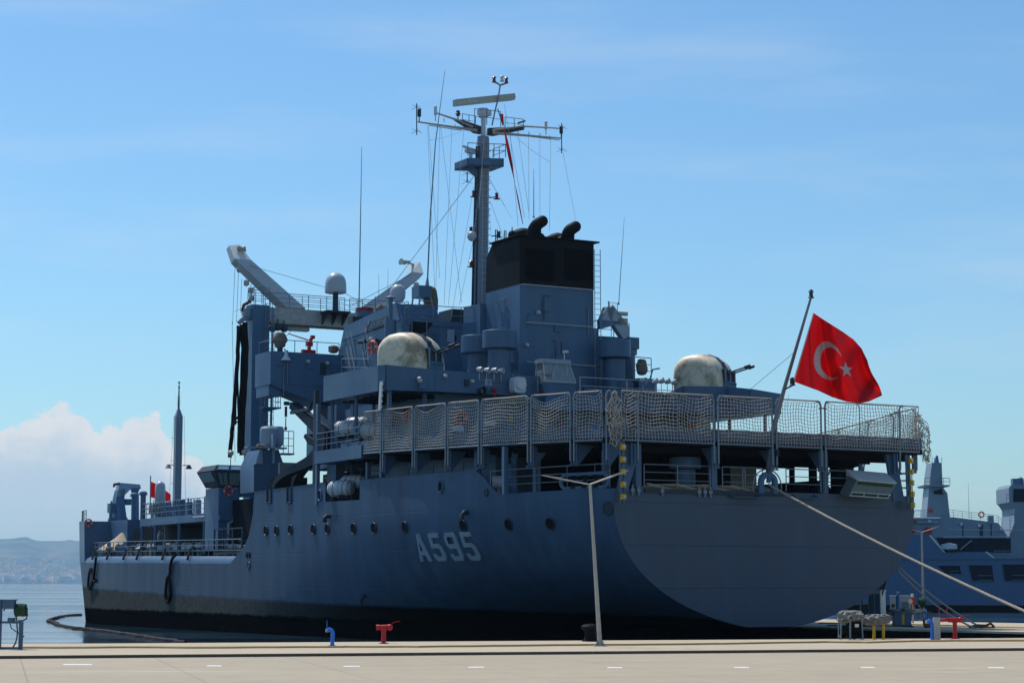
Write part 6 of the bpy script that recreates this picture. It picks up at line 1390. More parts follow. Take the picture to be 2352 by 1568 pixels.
def lifebuoy(c, nrm, R, label, ship_frame=True, name='lifebuoy'):
    c = Vector(c); nrm = Vector(nrm).normalized(); a = nrm.orthogonal().normalized(); d = nrm.cross(a)
    e = on_ship(name, tuple(c), label=label, cat='lifebuoy', group='red and white lifebuoys') if ship_frame else empty(name, tuple(c), 0, label=label, cat='lifebuoy', group='red and white lifebuoys')
    b = MB(); b.tube([a*math.cos(2*math.pi*i/24)*R+d*math.sin(2*math.pi*i/24)*R for i in range(24)], R*.24, 8, closed=True); b.build('ring', 'orange', e)
    for k in range(4):
        an = math.pi/4+k*math.pi/2; MB().tube([a*math.cos(an+j*.09)*R+d*math.sin(an+j*.09)*R for j in (-1, 0, 1)], R*.26, 8).build('white_band', 'white', e)
    b = MB(); b.tube([a*math.cos(2*math.pi*i/24)*R*1.3+d*math.sin(2*math.pi*i/24)*R*1.3 for i in range(24)], .012, 4, closed=True); b.build('grab_line', 'cord', e); return e
lifebuoy(Q(1057, 959, t=19.7), (0, -1, 0), .36, 'lifebuoy on the deckhouse wall behind the rope netting')
lifebuoy(Q(525, 1127, t=49.85), (0, -1, 0), .29, 'lifebuoy on the wall of the control kiosk with slanted windows')
lifebuoy(Q(203, 1200, t=80.4), (-.3, -1, 0), .27, 'lifebuoy on the rail at the far bow')
lifebuoy(Q(855, 797, o=-9.3), (-1, -.3, 0), .33, 'lifebuoy hung on the bridge side left of the domed gun shield')
lifebuoy(Q(822, 1088, t=27.9) if False else Q(762, 1098, o=-9.95), (-.6, -1, 0), .33, 'lifebuoy in the shade beside the ladder above the lower hull opening')
b = MB(); p = Q(872, 942, o=-12.1); q = Q(876, 876, o=-12.1); b.hexa([p+Vector((-.04,-.14,0)), p+Vector((.04,-.14,0)), p+Vector((.04,.14,0)), p+Vector((-.04,.14,0))], [q+Vector((-.04,-.14,0)), q+Vector((.04,-.14,0)), q+Vector((.04,.14,0)), q+Vector((-.04,.14,0))])
for k in range(5): b.cb(p.lerp(q, .1+k*.2)+Vector((0,-.2,0)), (.06, .12, .08))
part(b, 'gauge_board', 'white')
b = MB(); p = Q(1612, 978, t=19.6); b.cyl(p+Vector((-.55,0,0)), p+Vector((.55,0,0)), .2, n=14); b.cur = 1; b.cyl(p+Vector((-1.0,0,0)), p+Vector((-.56,0,0)), .18, n=12); solo_ship(b, 'rescue_canister', ['raft', 'orange'], tuple(p), label='white and red canister behind the stern netting, under the right gun', cat='canister')
for px, py, lb in ((900, 962, 'red fire gear bag behind the netting near its left end'), (935, 955, 'red fire hose bundle behind the netting, second from the left end')):
    p = Q(px, py, o=-8.9); b = MB(); lumpy(b, p, .3, .35, .42, px); solo_ship(b, 'fire_gear', 'red', tuple(p), label=lb, cat='fire gear')
b = MB(); lumpy(b, (Q(283, 1232, t=76).x, 76, 5.6), .3, .3, .3, 3)
tb = MB(); c = Q(280, 1238, t=77); tb.lathe((c.x, 77, c.z-.9), [(2.0, 0), (1.3, .5), (.6, .95), (.12, 1.4), (.02, 1.45)], 9); solo_ship(tb, 'canvas_cover', 'tent', (c.x, 77, c.z-.9), label='sand coloured peaked canvas cover on the cargo deck', cat='canvas cover')
# hoses looped over the low hull side
def hose(pts_, r, label, off=.12):
    b = MB(); P3 = [H(px, py, off) for px, py in pts_]; f_ = []
    for j in range(len(P3)-1):
        for k in range(4):
            p0, p1, p2, p3 = P3[max(j-1,0)], P3[j], P3[j+1], P3[min(j+2, len(P3)-1)]; t = k/4
            f_.append(.5*(2*p1+(p2-p0)*t+(2*p0-5*p1+4*p2-p3)*t*t+(3*p1-p0-3*p2+p3)*t**3))
    f_.append(P3[-1]); b.tube(f_, r, 7); return b, tuple(P3[0])
b, o_ = hose([(224, 1278), (222, 1300), (218, 1330), (208, 1352), (206, 1340), (208, 1318), (212, 1305), (214, 1318), (221, 1335), (224, 1330)], .10, '')
solo_ship(b, 'hull_hose', 'rubber', o_, label='black hose looped over the hull side near the bow', cat='hose', group='black hoses hanging down the hull')
b, o_ = hose([(408, 1273), (400, 1282), (395, 1300), (394, 1318), (388, 1328), (385, 1350), (384, 1370), (389, 1382), (395, 1370), (394, 1345), (391, 1325)], .11, '')
solo_ship(b, 'hull_hose', 'rubber', o_, label='black hose hanging doubled down the hull below the catwalk', cat='hose', group='black hoses hanging down the hull')
# ================================================================== mooring lines
def rope(P0, P1, sag, r, label, n=90, twist=True):
    P0, P1 = Vector(P0), Vector(P1); b = MB(); L = (P1-P0).length; base = [P0.lerp(P1, i/n)-up*sag*4*(i/n)*(1-i/n) for i in range(n+1)]
    d = (P1-P0).normalized(); a = d.orthogonal().normalized(); c = d.cross(a)
    for s_ in range(3):
        ns = int(L/.055); pts_ = []
        for i in range(ns+1):
            f = i/ns; p = P0.lerp(P1, f)-up*sag*4*f*(1-f); an = 2*math.pi*(f*L/(r*7.5)+s_/3); pts_.append(p+a*math.cos(an)*r*.5+c*math.sin(an)*r*.5)
        b.tube(pts_, r*.56, 5, caps=False)
    return solo(b, 'mooring_rope', 'rope', tuple(P0), label=label, cat='rope', group='twisted mooring ropes')
r0 = Vector(toW(Q(1765, 1112, t=-.12))); r1 = Vector(Wp(2470, 1452, .35))
rope(r0, r1, .25, .062, 'thick twisted rope running from the stern fairlead down to the right edge')
ra0 = Vector(toW(Q(2055, 1292, t=.6))); rend = Vector(Wp(2256, 1441, .08))
rope(ra0, rend, .25, .05, 'upper of the two thin ropes tied side by side to the pier')
rope(Vector(toW(Q(2051, 1297, t=.5))), rend+Vector((-.5, -.5, .0)), .35, .05, 'lower of the two thin ropes tied side by side to the pier')
b = MB(); c = rend; b.tube([c+Vector((-.7,-.3,.05)), c+Vector((-.2,0,.12)), c+Vector((.2,.1,.1)), c+Vector((.45,.1,.22)), c+Vector((.6,.05,.05))], .07, 7); b.cb(c+Vector((.1,.05,.03)), (1.0, .5, .06)); solo(b, 'mooring_ring', 'rust', tuple(c), label='rusty iron mooring ring on the pier where two ropes end', cat='mooring ring')
# ================================================================== things standing on the quay
def at(px, py): return Vector(Wp(px, py, 0.0))
def lamp_post(base, top, armL, armR, label, r=.06):
    e = empty('street_lamp', tuple(base), 0, label=label, cat='street lamp', group='forked grey lamp posts'); off = lambda p: Vector(p)-Vector(base)
    b = MB(); b.tube([(0,0,0), off(top)*.5, off(top)], [r*1.45, r*1.15, r*.85], 8); b.build('post', 'galv', e)
    b = MB(); b.prism([(-.24,-.24,0), (.24,-.24,0), (.24,.24,0), (-.24,.24,0)], (0,0,.03)); 
    for an in range(4): a = an*math.pi/2+math.pi/4; b.prism([(0,0,.03), (math.cos(a)*.24, math.sin(a)*.24, .03), (0, 0, .38)], (.012, .012, 0))
    b.build('base_plate', 'galv', e)
    for A in (armL, armR):
        o = off(top); q = off(A); b = MB(); b.tube([o, o.lerp(q, .62)], r*.5, 7); am = b.build('arm', 'galv', e)
        b = MB(); m0 = o.lerp(q, .58); b.hexa([m0+Vector((0,-.1,-.03)), m0+Vector((0,.1,-.03)), m0+Vector((0,.1,.05)), m0+Vector((0,-.1,.05))], [q+Vector((0,-.05,-.01)), q+Vector((0,.05,-.01)), q+Vector((0,.05,.02)), q+Vector((0,-.05,.02))]); b.build('lamp_head', 'galv', am)
d = 73.9; bse = at(1378, 1483)
lamp_post(bse, Wp(1355, 1112, d=73.5), Wp(1244, 1091, d=73.8), Wp(1443, 1080, d=73.6), 'tall leaning forked lamp post in front of the ship stern')
b2 = at(2122, 1424); lamp_post(b2, Wp(2117, 1222, d=b2.y), Wp(2084, 1212, d=b2.y), Wp(2156, 1209, d=b2.y), 'forked lamp post on the pier in front of the blue ship')
# blue stand pipe, red hydrant, black bollard
def standpipe(base, h, label, lever=True, mat='blue'):
    e = empty('water_standpipe', tuple(base), 0, label=label, cat='standpipe', group='blue water standpipes'); b = MB()
    b.tube([(0,0,0), (.02,0,h*.78), (-.03,0,h*.92), (-.12,0,h*.97), (-.17,0,h*.93), (-.19,0,h*.82)], .075, 10); b.lathe((0,0,0), [(.13, 0), (.13, .02)], 12); b.build('pipe', mat, e)
    b = MB(); b.cb((-.2, 0, h*.9), (.1, .14, .12)); b.build('valve', 'galv', e); MB().tube([(-.2,0,h*.95), (-.2,0,h*1.5)], .014, 5).build('lever', mat, e)
standpipe(at(763, 1482), .62, 'blue bent standpipe left of the red hydrant on the quay')
standpipe(at(2141, 1470), .82, 'blue bent standpipe beside the grey steel post on the right')
def hydrant(base, h, two, label):
    e = empty('fire_hydrant', tuple(base), 0, label=label, cat='hydrant', group='red quay hydrants'); b = MB()
    b.cyl((0,0,0), (0,0,h-.1), .09, n=14); b.lathe((0,0,0), [(.19, 0), (.19, .03)], 14); b.build('barrel', 'red', e)
    b = MB(); b.cyl((-.18,0,h), (.22,0,h+.02), .085, n=12); b.cyl((-.28,0,h-.01), (-.17,0,h), .105, n=12); b.ball((.23,0,h), .12, 10); b.cyl((0,0,h-.12), (0,0,h+.04), .14, n=12); hd = b.build('head', 'red', e)
    b = MB(); b.tube([(.28,0,h+.12), (.42,0,h+.2), (.62,0,h+.23)], .014, 5); b.build('lever', 'red', hd)
    if two:
        MB().lathe((-.62, 0, h-.02), [(.2, -.02), (.26, 0), (.26, .06), (.1, .08)], 16).build('hand_wheel', 'red', e)
        MB().cyl((-.62, 0, h-.02), (-.2, 0, h), .07, n=8).cyl((-.3, 0, h), (-.32, 0, h+.5), .018).cyl((-.62,0,h), (-.64, 0, h+.55), .018).build('lever', 'red', hd)
hydrant(at(881, 1477), .62, False, 'red T-shaped hydrant standing alone by the quay edge')
hydrant(at(2194, 1466), .78, True, 'red hydrant with hand wheel and two upright levers on the right')
bp = at(1356, 1472); e = empty('bollard', tuple(bp), 0, label='black mushroom bollard just left of the leaning lamp post', cat='bollard'); b = MB(); b.lathe((0,0,0), [(.34, 0), (.34, .05), (.25, .08), (.22, .3), (.24, .42), (.36, .50), (.38, .58), (.30, .66), (.12, .69)], 18); b.build('body', 'rubber', e)
b = MB(); b.ball((.18, -.05, .55), .16, 10, .7); b.build('rope_horn', 'rubber', e)
# cable-reel stand at the left edge
sb_ = at(46, 1490); X = lambda px: (px-46)/F*sb_.y; Zs = lambda py: (1490-py)/F*sb_.y
e = empty('cable_reel_stand', tuple(sb_), 0, label='grey pipe stand with boxes and a hose reel at the left edge', cat='equipment stand')
b = MB(); b.box((X(43), -.08, 0), (X(51), .08, Zs(1428))); b.box((X(-40), -.08, Zs(1432)), (X(43), .08, Zs(1427))); b.box((X(-40), -.1, 0), (X(43), .1, .08)); b.box((X(-3), -.08, 0), (X(2), .08, Zs(1378))); b.build('frame', 'grey', e)
b = MB(); b.box((X(7), -.25, Zs(1399)), (X(33), .1, Zs(1380))); b.box((X(5), -.28, Zs(1380)), (X(36), .13, Zs(1378))); b.tube([(X(10), -.1, Zs(1399)), (X(8), -.1, Zs(1404))], .03); b.build('junction_box', 'grey', e)
b = MB(); b.box((X(18), -.15, Zs(1428)), (X(32), .1, Zs(1419))); b.build('small_box', 'grey', e)
rl = MB(); cx_, cz_ = X(47), Zs(1402)
rnd = random.Random(3)
for k in range(7): rl.tube([(cx_-.20+k*.055+rnd.uniform(-.012,.012), math.cos(2*math.pi*i/18)*(.19+.02*rnd.random()), cz_+math.sin(2*math.pi*i/18)*(.19+.02*rnd.random())) for i in range(18)], .032, 6, closed=True)
rl.tube([(cx_-.26, 0, cz_-.02), (cx_+.2, 0, cz_)], .1, 8); rl.build('hose_reel', 'green', e)
b = MB(); b.tube([(X(30), 0, Zs(1399)), (X(31), 0, Zs(1410)), (X(36), 0, Zs(1420)), (X(37), 0, Zs(1432)), (X(39), 0, Zs(1450)), (X(38), 0, Zs(1465)), (X(35), 0, Zs(1477)), (X(28), 0, .03)], .028, 6); b.tube([(X(20), 0, Zs(1428)), (X(25), 0, Zs(1443)), (X(34), 0, Zs(1449)), (X(40), 0, Zs(1453)), (X(55), 0, Zs(1462))], .02, 6); b.tube([(X(57), 0, Zs(1404)), (X(61), 0, Zs(1412)), (X(58), 0, Zs(1422)), (X(50), 0, Zs(1426)), (X(40), 0, Zs(1426))], .026, 6); b.build('hose', 'green', e)
# welding set in a pipe cage, half covered
g0 = at(1953, 1468); e = empty('generator', tuple(g0), 0, label='portable generator in a pipe cage under a crumpled grey cover', cat='generator'); k_ = g0.y/F
Xg = lambda px: (px-1953)*k_; Zg = lambda py: (1468-py)*k_
b = MB()
for y in (-.3, .3): b.tube([(Xg(1929), y, 0), (Xg(1930), y, Zg(1425)), (Xg(1934), y, Zg(1421)), (Xg(1970), y, Zg(1421)), (Xg(1977), y, Zg(1424)), (Xg(1979), y, 0)], .028, 6)
for px in (1930, 1952, 1978): b.cyl((Xg(px), -.3, Zg(1460)), (Xg(px), .3, Zg(1460)), .024)
b.cyl((Xg(1950), -.3, 0), (Xg(1951), -.3, Zg(1421)), .04); b.build('cage', 'steel', e)
b = MB(); b.cb((Xg(1962), 0, Zg(1438)), (.58, .5, .40)); b.cb((Xg(1941), .05, Zg(1446)), (.26, .4, .36)); b.cyl((Xg(1962), -.1, Zg(1458)), (Xg(1962), .2, Zg(1458)), .17); b.ball((Xg(1972), -.1, Zg(1452)), .12); b.cb((Xg(1960), -.1, .12), (.6, .4, .12)); b.build('engine', 'rubber', e); b = MB(); b.cb((Xg(1966), -.27, Zg(1436)), (.16, .02, .13)); b.build('rating_plate', 'white', e)
b = MB(); lumpy(b, (Xg(1944), 0, Zg(1417)), .34, .38, .27, 21, 30, 18, .34); lumpy(b, (Xg(1963), 0, Zg(1416)), .36, .36, .25, 22, 30, 18, .32); b.build('cover', 'canvasg', e)
# yellow standpipes with wrapped valves
g0 = at(2025, 1467); k_ = g0.y/F; e = empty('yellow_standpipe', tuple(g0), 0, label='pair of yellow pipes joined by a canvas-wrapped valve on the quay', cat='standpipe'); Xg = lambda px: (px-2025)*k_; Zg = lambda py: (1467-py)*k_
b = MB(); b.box((Xg(2005), -.06, 0), (Xg(2011), .06, Zg(1432))); b.tube([(Xg(2029), 0, 0), (Xg(2030), 0, Zg(1428)), (Xg(2028), 0, Zg(1423)), (Xg(2022), 0, Zg(1421))], .062, 10); b.build('pipe', 'yellow', e)
b = MB(); lumpy(b, (Xg(2000), 0, Zg(1424)), .30, .25, 0.218, 31, 30, 18, .32); lumpy(b, (Xg(2013), -.02, Zg(1424)), .34, .28, 0.241, 32, 30, 18, .32); lumpy(b, (Xg(2032), .12, Zg(1422)), .26, .22, 0.207, 33, 30, 18, .32); b.build('canvas_wrap', 'canvasg', e)
gp = at(2152, 1470); solo(MB().box((gp.x-.13, gp.y-.1, 0), (gp.x+.13, gp.y+.1, .92)), 'steel_post', 'galv', tuple(gp), label='short square grey steel post beside the right blue standpipe', cat='post')
# on the pier: cabinets, gas bottle, poles, valve, reel
def cab_(pxl, pxr, pyt, pyb, depth, name, mat, label, rz=0, cat='cabinet', roofmat=None, dd=None):
    p = Vector(Wp((pxl+pxr)/2, pyb, 0)); k_ = p.y/F; w_, h_ = (pxr-pxl)*k_, (pyb-pyt)*k_; e = empty(name, tuple(p), rz, label=label, cat=cat)
    b = MB(); b.box((-w_/2, -depth/2, .05), (w_/2, depth/2, h_)); bd = b.build('body', mat, e); b = MB(); b.box((-w_/2-.04, -depth/2-.04, h_+.002), (w_/2+.04, depth/2+.04, h_+.06)); b.build('roof', roofmat or mat, e)
    b = MB(); b.box((-w_/2-.02, -depth/2-.02, 0), (w_/2+.02, depth/2+.02, .05)); b.build('plinth', 'dark', e); return e, w_, h_, depth
e, w_, h_, dp_ = cab_(2001, 2030, 1358, 1436, .9, 'electric_cabinet', 'cabinet', 'tall grey cabinet on the pier beside the crossed poles', math.radians(-28))
for s_ in (-1, 1): MB().box((s_*w_*.24-w_*.2, -dp_/2-.02, .3), (s_*w_*.24+w_*.2, -dp_/2-.002, h_-.15)).build('door', 'grey', e)
e, w_, h_, dp_ = cab_(2046, 2092, 1370, 1421, 1.3, 'ventilated_cabinet', 'cabinet', 'low white cabinet with vent slats behind the blue gas bottle', math.radians(-12))
b = MB()
for i in range(9): b.box((w_*.05, -dp_/2-.03, h_*.35+i*.07), (w_*.4, -dp_/2-.003, h_*.35+i*.07+.035))
b.build('vent_slats', 'grey', e); b = MB(); b.lathe((-w_*.34, -dp_/2-.01, h_*.6), [(.13, 0), (.13, .02)], 14, axis=(0,-1,0)); b.lathe((-w_*.12, -dp_/2-.01, h_*.6), [(.13, 0), (.13, .02)], 14, axis=(0,-1,0)); b.build('gauge', 'rust', e)
g0 = at(2063, 1432); e = empty('gas_cylinder', tuple(g0), 0, label='slim blue gas cylinder standing on the pier', cat='gas cylinder'); k_ = g0.y/F; h_ = 74*k_
MB().lathe((0,0,0), [(.11*1.2, 0), (.13, .03), (.13, h_*.8), (.10, h_*.88), (.045, h_*.92), (.045, h_*.95)], 16).build('bottle', 'gasblue', e); MB().cyl((0,0,h_*.93), (0,0,h_), .05, n=8).cb((.05,0,h_*.97), (.12,.05,.05)).build('valve', 'galv', e)
e, w_, h_, dp_ = cab_(2052, 2091, 1409, 1437, .6, 'hose_box', 'grey', 'small dark grey box covered with crumpled canvas on the pier'); MB().box((-.06, -dp_/2-.02, .1), (.08, -dp_/2-.003, h_)).build('yellow_stripe', 'yellow', e)
b = MB(); lumpy(b, (-.35, 0, h_+.08), .38, .3, 0.184, 41, 30, 18, .32); lumpy(b, (.2, 0, h_+.1), .5, .3, 0.196, 42, 30, 18, .32); b.build('canvas_cover', 'canvasg', e)
g0 = at(2097, 1430); e = empty('gauge_post', tuple(g0), 0, label='post with a round red gauge next to the white cabinet', cat='gauge'); k_ = g0.y/F; h_ = 60*k_
MB().cyl((0,0,0), (0,0,h_), .05, n=8).build('post', 'galv', e); MB().cb((.02, 0, h_*.82), (.3, .25, .36)).build('housing', 'red', e); MB().lathe((-.13, -.1, h_*.82), [(.13, 0), (.13, .03)], 16, axis=(-.7,-1,0)).build('dial', 'white', e); MB().cb((.0, 0, h_*1.04), (.14, .12, .2)).build('beacon', 'white', e)
g0 = at(2118, 1424); e = empty('hose_reel_stand', tuple(g0), 0, label='green hose reel on a light stand at the foot of the far lamp post', cat='hose reel'); k_ = g0.y/F; h_ = 40*k_
b = MB()
for k in range(5): b.tube([(-.12+k*.07, math.cos(2*math.pi*i/14)*.26, h_+math.sin(2*math.pi*i/14)*.26) for i in range(14)], .05, 5, closed=True)
b.build('reel', 'green', e); b = MB()
for x in (-.45, -.1, .15): b.cyl((x, 0, 0), (x, 0, h_*.8), .03, n=5)
b.cb((-.1, 0, h_*.55), (.7, .2, .22)); b.build('stand', 'galv', e)
g0 = at(2130, 1441); e = empty('rusty_valve', tuple(g0), 0, label='rusty hand-wheel valve behind the blue standpipe', cat='valve'); k_ = g0.y/F; h_ = 42*k_
MB().lathe((0,0,0), [(.16, 0), (.2, .1), (.2, .3), (.1, .42), (.06, .5), (.06, h_*.8)], 14).cyl((-.2,0,.28), (.25,0,.28), .15, n=12).build('body', 'rust', e); MB().lathe((0,0,h_*.8), [(.24, 0), (.24, .05), (.16, .06)], 18).build('hand_wheel', 'rust', e)
g0 = at(1986, 1436); e = empty('meter_post', tuple(g0), 0, label='small dark meter post with a pale flat top left of the tall cabinet', cat='post'); k_ = g0.y/F
MB().cb((0,0,.32), (.2,.2,.64)).cb((0,0,.9), (.42,.35,.5)).build('body', 'dark', e); MB().cb((0,0,1.18), (.5,.42,.05)).build('top', 'tent', e); MB().cyl((-.1,.1,1.2), (-.1,.1,2.4), .03).build('rod', 'dark', e)
e = empty('crossed_poles', tuple(at(2008, 1436)), 0, label='bundle of dark poles crossing beside the tall cabinet, leaning on the hull', cat='poles'); bo = at(2008, 1436)
for i, (a, c) in enumerate((((1998, 1436), (2041, 1300)), ((2004, 1436), (2045, 1302)), ((2029, 1436), (2020, 1322)), ((2026, 1436), (2014, 1326)))):
    p, q = at(*a), Vector(Wp(c[0], c[1], d=at(*a).y-.5)); MB().cyl(p-bo, q-bo, .06, .05, n=6).build('pole', 'dark', e)
# stanchions with cable round the work area, hoses lying on the quay
def ground_hose(pts_, r, mat, label, z=.03, name='cable'):
    P3 = [Vector(Wp(px, py, z)) for px, py in pts_]; f_ = []
    for j in range(len(P3)-1):
        for k in range(8): f_.append(P3[j].lerp(P3[j+1], k/8)+Vector((0, .08*math.sin(j*3+k*.8), 0)))
    f_.append(P3[-1]); b = MB(); b.tube(f_, r, 6); return solo(b, name, mat, tuple(P3[0]), label=label, cat='cable')
M['ycable'] = plain('ochre cable', (.42, .30, .12), .7)
ground_hose([(48, 1486), (170, 1486), (300, 1485), (470, 1486), (640, 1485), (800, 1484), (960, 1484), (1130, 1482), (1300, 1480), (1480, 1479), (1660, 1477), (1896, 1473), (1990, 1474), (2100, 1471), (2200, 1470), (2400, 1470)], .038, 'ycable', 'long ochre cable lying along the near quay from side to side', z=.036)
ground_hose([(1880, 1430), (1960, 1431), (2080, 1433), (2200, 1436), (2400, 1442)], .045, 'ycable', 'ochre cable lying along the far pier')
ground_hose([(1900, 1435), (1985, 1437), (2050, 1436), (2098, 1438)], .03, 'rubber', 'thin black cable lying behind the yellow pipes on the pier')
# floating oil boom round the bow
b = MB(); pl3 = [(186, 1404), (165, 1405), (140, 1408), (122, 1413), (110, 1418), (125, 1422), (134, 1428), (145, 1431), (165, 1434), (190, 1437), (260, 1445), (360, 1460), (430, 1474)]
P3 = []
for px, py in pl3: 
    p = Vector(Wp(px, min(py+8, 1478), WZ)); P3.append(p)
f_ = []
for j in range(len(P3)-1):
    n_ = max(4, int((P3[j+1]-P3[j]).length/.8))
    for k in range(n_): f_.append(P3[j].lerp(P3[j+1], k/n_)+Vector((.12*math.sin(k*1.7+j), .25*math.sin(k*.9+j*2), .05)))
b.tube(f_, .13, 7); M['boomr'] = plain('orange grimy float', (.022, .012, .011), .7, var=.7, scale=.8); solo(b, 'oil_boom', 'boomr', tuple(f_[0]), label='dark reddish oil boom floating in a loop round the bow', cat='oil boom')
# ================================================================== blue ship on the right
BD = 222.0
M['blue1'] = paint('blue grey hull paint', (.085, .15, .26), .4, .18); M['blue2'] = paint('blue grey upperworks', (.20, .26, .32), .45, .25, seams=True)
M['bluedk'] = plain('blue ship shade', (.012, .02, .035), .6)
bs = empty('patrol_ship', (40, BD, WZ), 0, label='large blue-grey warship moored across the basin on the right', cat='ship')
kb = BD/F
def B(px, py, dy=0.0): 
    w = Wp(px, py, d=BD+dy); return Vector((w[0]-40, w[1]-BD, w[2]-WZ))
b = MB()
prof = [(1960, 1400), (2020, 1228), (2130, 1228), (2142, 1231), (2174, 1268), (2268, 1266), (2282, 1280), (2700, 1280), (2700, 1405), (1960, 1405)]
b.prism([B(px, py) for px, py in [(1985, 1228), (2138, 1227), (2172, 1268), (2268, 1266), (2284, 1281), (2900, 1278), (2900, 1398), (1870, 1398)]], (0, 14, 0)); bh = b.build('hull', 'blue1', bs)
b = MB(); b.prism([B(px, py, -.15) for px, py in [(1880, 1388), (2900, 1391), (2900, 1412), (1875, 1412)]], (0, 14.4, 0)); b.build('boot_top', 'rubber', bh)
b = MB(); b.prism([B(px, py, -.12) for px, py in [(1900, 1281), (2285, 1281), (2900, 1279), (2900, 1281), (2285, 1284), (1900, 1284)]], (0, .11, 0)); b.build('knuckle', 'blue1', bh)
for pts4 in (((2154, 1298), (2204, 1298), (2208, 1318), (2173, 1318)), ((2224, 1297), (2278, 1297), (2283, 1334), (2233, 1334)), ((2302, 1295), (2380, 1295), (2380, 1334), (2308, 1334))):
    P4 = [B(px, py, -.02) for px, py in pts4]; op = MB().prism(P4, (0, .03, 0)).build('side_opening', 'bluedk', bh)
    b = MB(); b.tube([p+Vector((0,-.05,0)) for p in P4], .05, 5, closed=True); b.build('opening_rim', 'blue1', op)
    a, c = P4[3].lerp(P4[0], .35), P4[2].lerp(P4[1], .35); b = MB(); b.cyl(a+Vector((.8,-.06,0)), c+Vector((-.2,-.06,0)), .03, n=4); b.cyl(a+Vector((.8,-.06,-.5)), c+Vector((-.2,-.06,-.5)), .03, n=4); b.build('opening_rail', 'blue2', op)
for pts4 in (((2134, 1229), (2138, 1228), (2172, 1268), (2167, 1268)), ((2263, 1267), (2268, 1266), (2285, 1281), (2281, 1281))): MB().prism([B(px, py, -.05) for px, py in pts4], (0, .3, 0)).build('bulwark_cap', 'white', bh)
b = MB(); b.prism([B(px, py, .8) for px, py in [(1990, 1232), (2000, 1192), (2098, 1187), (2190, 1187), (2293, 1200), (2318, 1236), (2330, 1290), (1990, 1290)]], (0, 10, 0)); sup = b.build('superstructure', 'blue2', bs)
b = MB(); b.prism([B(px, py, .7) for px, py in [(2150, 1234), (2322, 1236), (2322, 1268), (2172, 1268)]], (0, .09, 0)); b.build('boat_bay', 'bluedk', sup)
for (x0, x1, y) in ((2166, 2318, 1233), (2108, 2155, 1199), (1995, 2080, 1192), (2090, 2160, 1190)): MB().cyl(B(x0, y, .5), B(x1, y, .5), .12, n=6).build('pipe_rail', 'light', sup)
for px, py, w_, h_, mt in ((2098, 1198, 10, 8, 'red'), (2096, 1217, 12, 10, 'red'), (2132, 1218, 15, 15, 'red'), (2048, 1215, 12, 8, 'light')):
    MB().cb(B(px, py, .6), (w_*kb, .2, h_*kb)).build('fire_locker', mt, sup)
for px, py in ((2053, 1195), (2080, 1195), (2135, 1196), (2208, 1203), (2250, 1206), (2300, 1214)): MB().cb(B(px, py, .5), (.3, .3, .3)).build('deck_light', 'raft', sup)
MB().lathe(B(2180, 1256, .0)+Vector((0,0,-.4)), [(.1, 0), (.9, .2), (.9, .7), (.1, .9)], 14).build('capstan', 'raft', sup); MB().cyl(B(2205, 1262, .3), B(2232, 1240, .3), .06).build('brace', 'light', sup)
for px, w_ in ((2210, 3), (2275, 3), (2062, 2), (2250, 8)): MB().prism([B(px, 1203, .78), B(px+w_, 1203, .78), B(px+w_, 1232, .78), B(px, 1232, .78)], (0, .015, 0)).build('panel', 'dark', sup)
b = MB(); b.prism([B(px, py, 3) for px, py in [(2128, 1187), (2137, 1090), (2141, 1062), (2163, 1062), (2165, 1110), (2168, 1122), (2176, 1132), (2182, 1187)]], (0, 3.2, 0)); mt_ = b.build('mast_tower', 'blue2', bs)
b = MB(); b.prism([B(2124, 1113, 2.4), B(2182, 1113, 2.4), B(2180, 1117, 2.4), B(2128, 1117, 2.4)], (0, 4.4, 0)); b.build('mast_platform', 'blue2', mt_)
MB().rail([B(2124, 1113, 2.4), B(2182, 1113, 2.4)], .75, 2, .7, .03, .03).build('railing', 'blue2', mt_)
b = MB(); b.tube([B(2151, 1062, 4), B(2152, 1046, 4)], [.3, .12], 6); b.cyl(B(2141, 1062, 4), B(2141, 1048, 4), .03); b.cyl(B(2146, 1062, 4), B(2146, 1050, 4), .03); b.cyl(B(2163, 1062, 4), B(2163, 1050, 4), .03); b.build('top_antenna', 'blue1', mt_)
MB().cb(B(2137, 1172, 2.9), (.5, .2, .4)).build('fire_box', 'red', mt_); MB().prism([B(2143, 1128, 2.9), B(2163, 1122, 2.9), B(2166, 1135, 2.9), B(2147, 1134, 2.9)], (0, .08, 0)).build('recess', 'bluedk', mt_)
MB().rail([B(2100, 1187, 1), B(2190, 1187, 1), B(2293, 1200, 1), B(2302, 1210, 1)], .78, 3, 1.1, .02, .022).rail([B(2090, 1190, 9), B(2140, 1187, 9)], .8, 2, 1.2, .02, .022).build('railing', 'blue2', bs)
MB().cyl(B(2226, 1190, 2), B(2224, 1107, 2), .03, .012).build('whip_antenna', 'blue2', bs); MB().cb(B(2275, 1193, 1), (.6, .6, .9)).build('deck_house_post', 'blue2', bs)
MB().cyl(B(2180, 1216, -.3), B(2360, 1217, -.3), .04, n=5).build('guy_rail', 'light', bs)
MB().rail([B(2284, 1281, .5), B(2330, 1281, .5)], .8, 2, 1.0, .03).build('railing', 'blue2', bs)
b = MB(); b.prism([B(px, py, 4) for px, py in [(2316, 1290), (2316, 1236), (2330, 1200), (2331, 1168), (2322, 1155), (2318, 1153), (2317, 1120), (2324, 1112), (2420, 1112), (2420, 1290)]], (0, 6, 0)); br = b.build('bridge_tower', 'blue2', bs)
MB().prism([B(2328, 1122, 3.9), B(2420, 1122, 3.9), B(2420, 1152, 3.9), B(2328, 1152, 3.9)], (0, .09, 0)).build('bridge_window', 'bluedk', br)
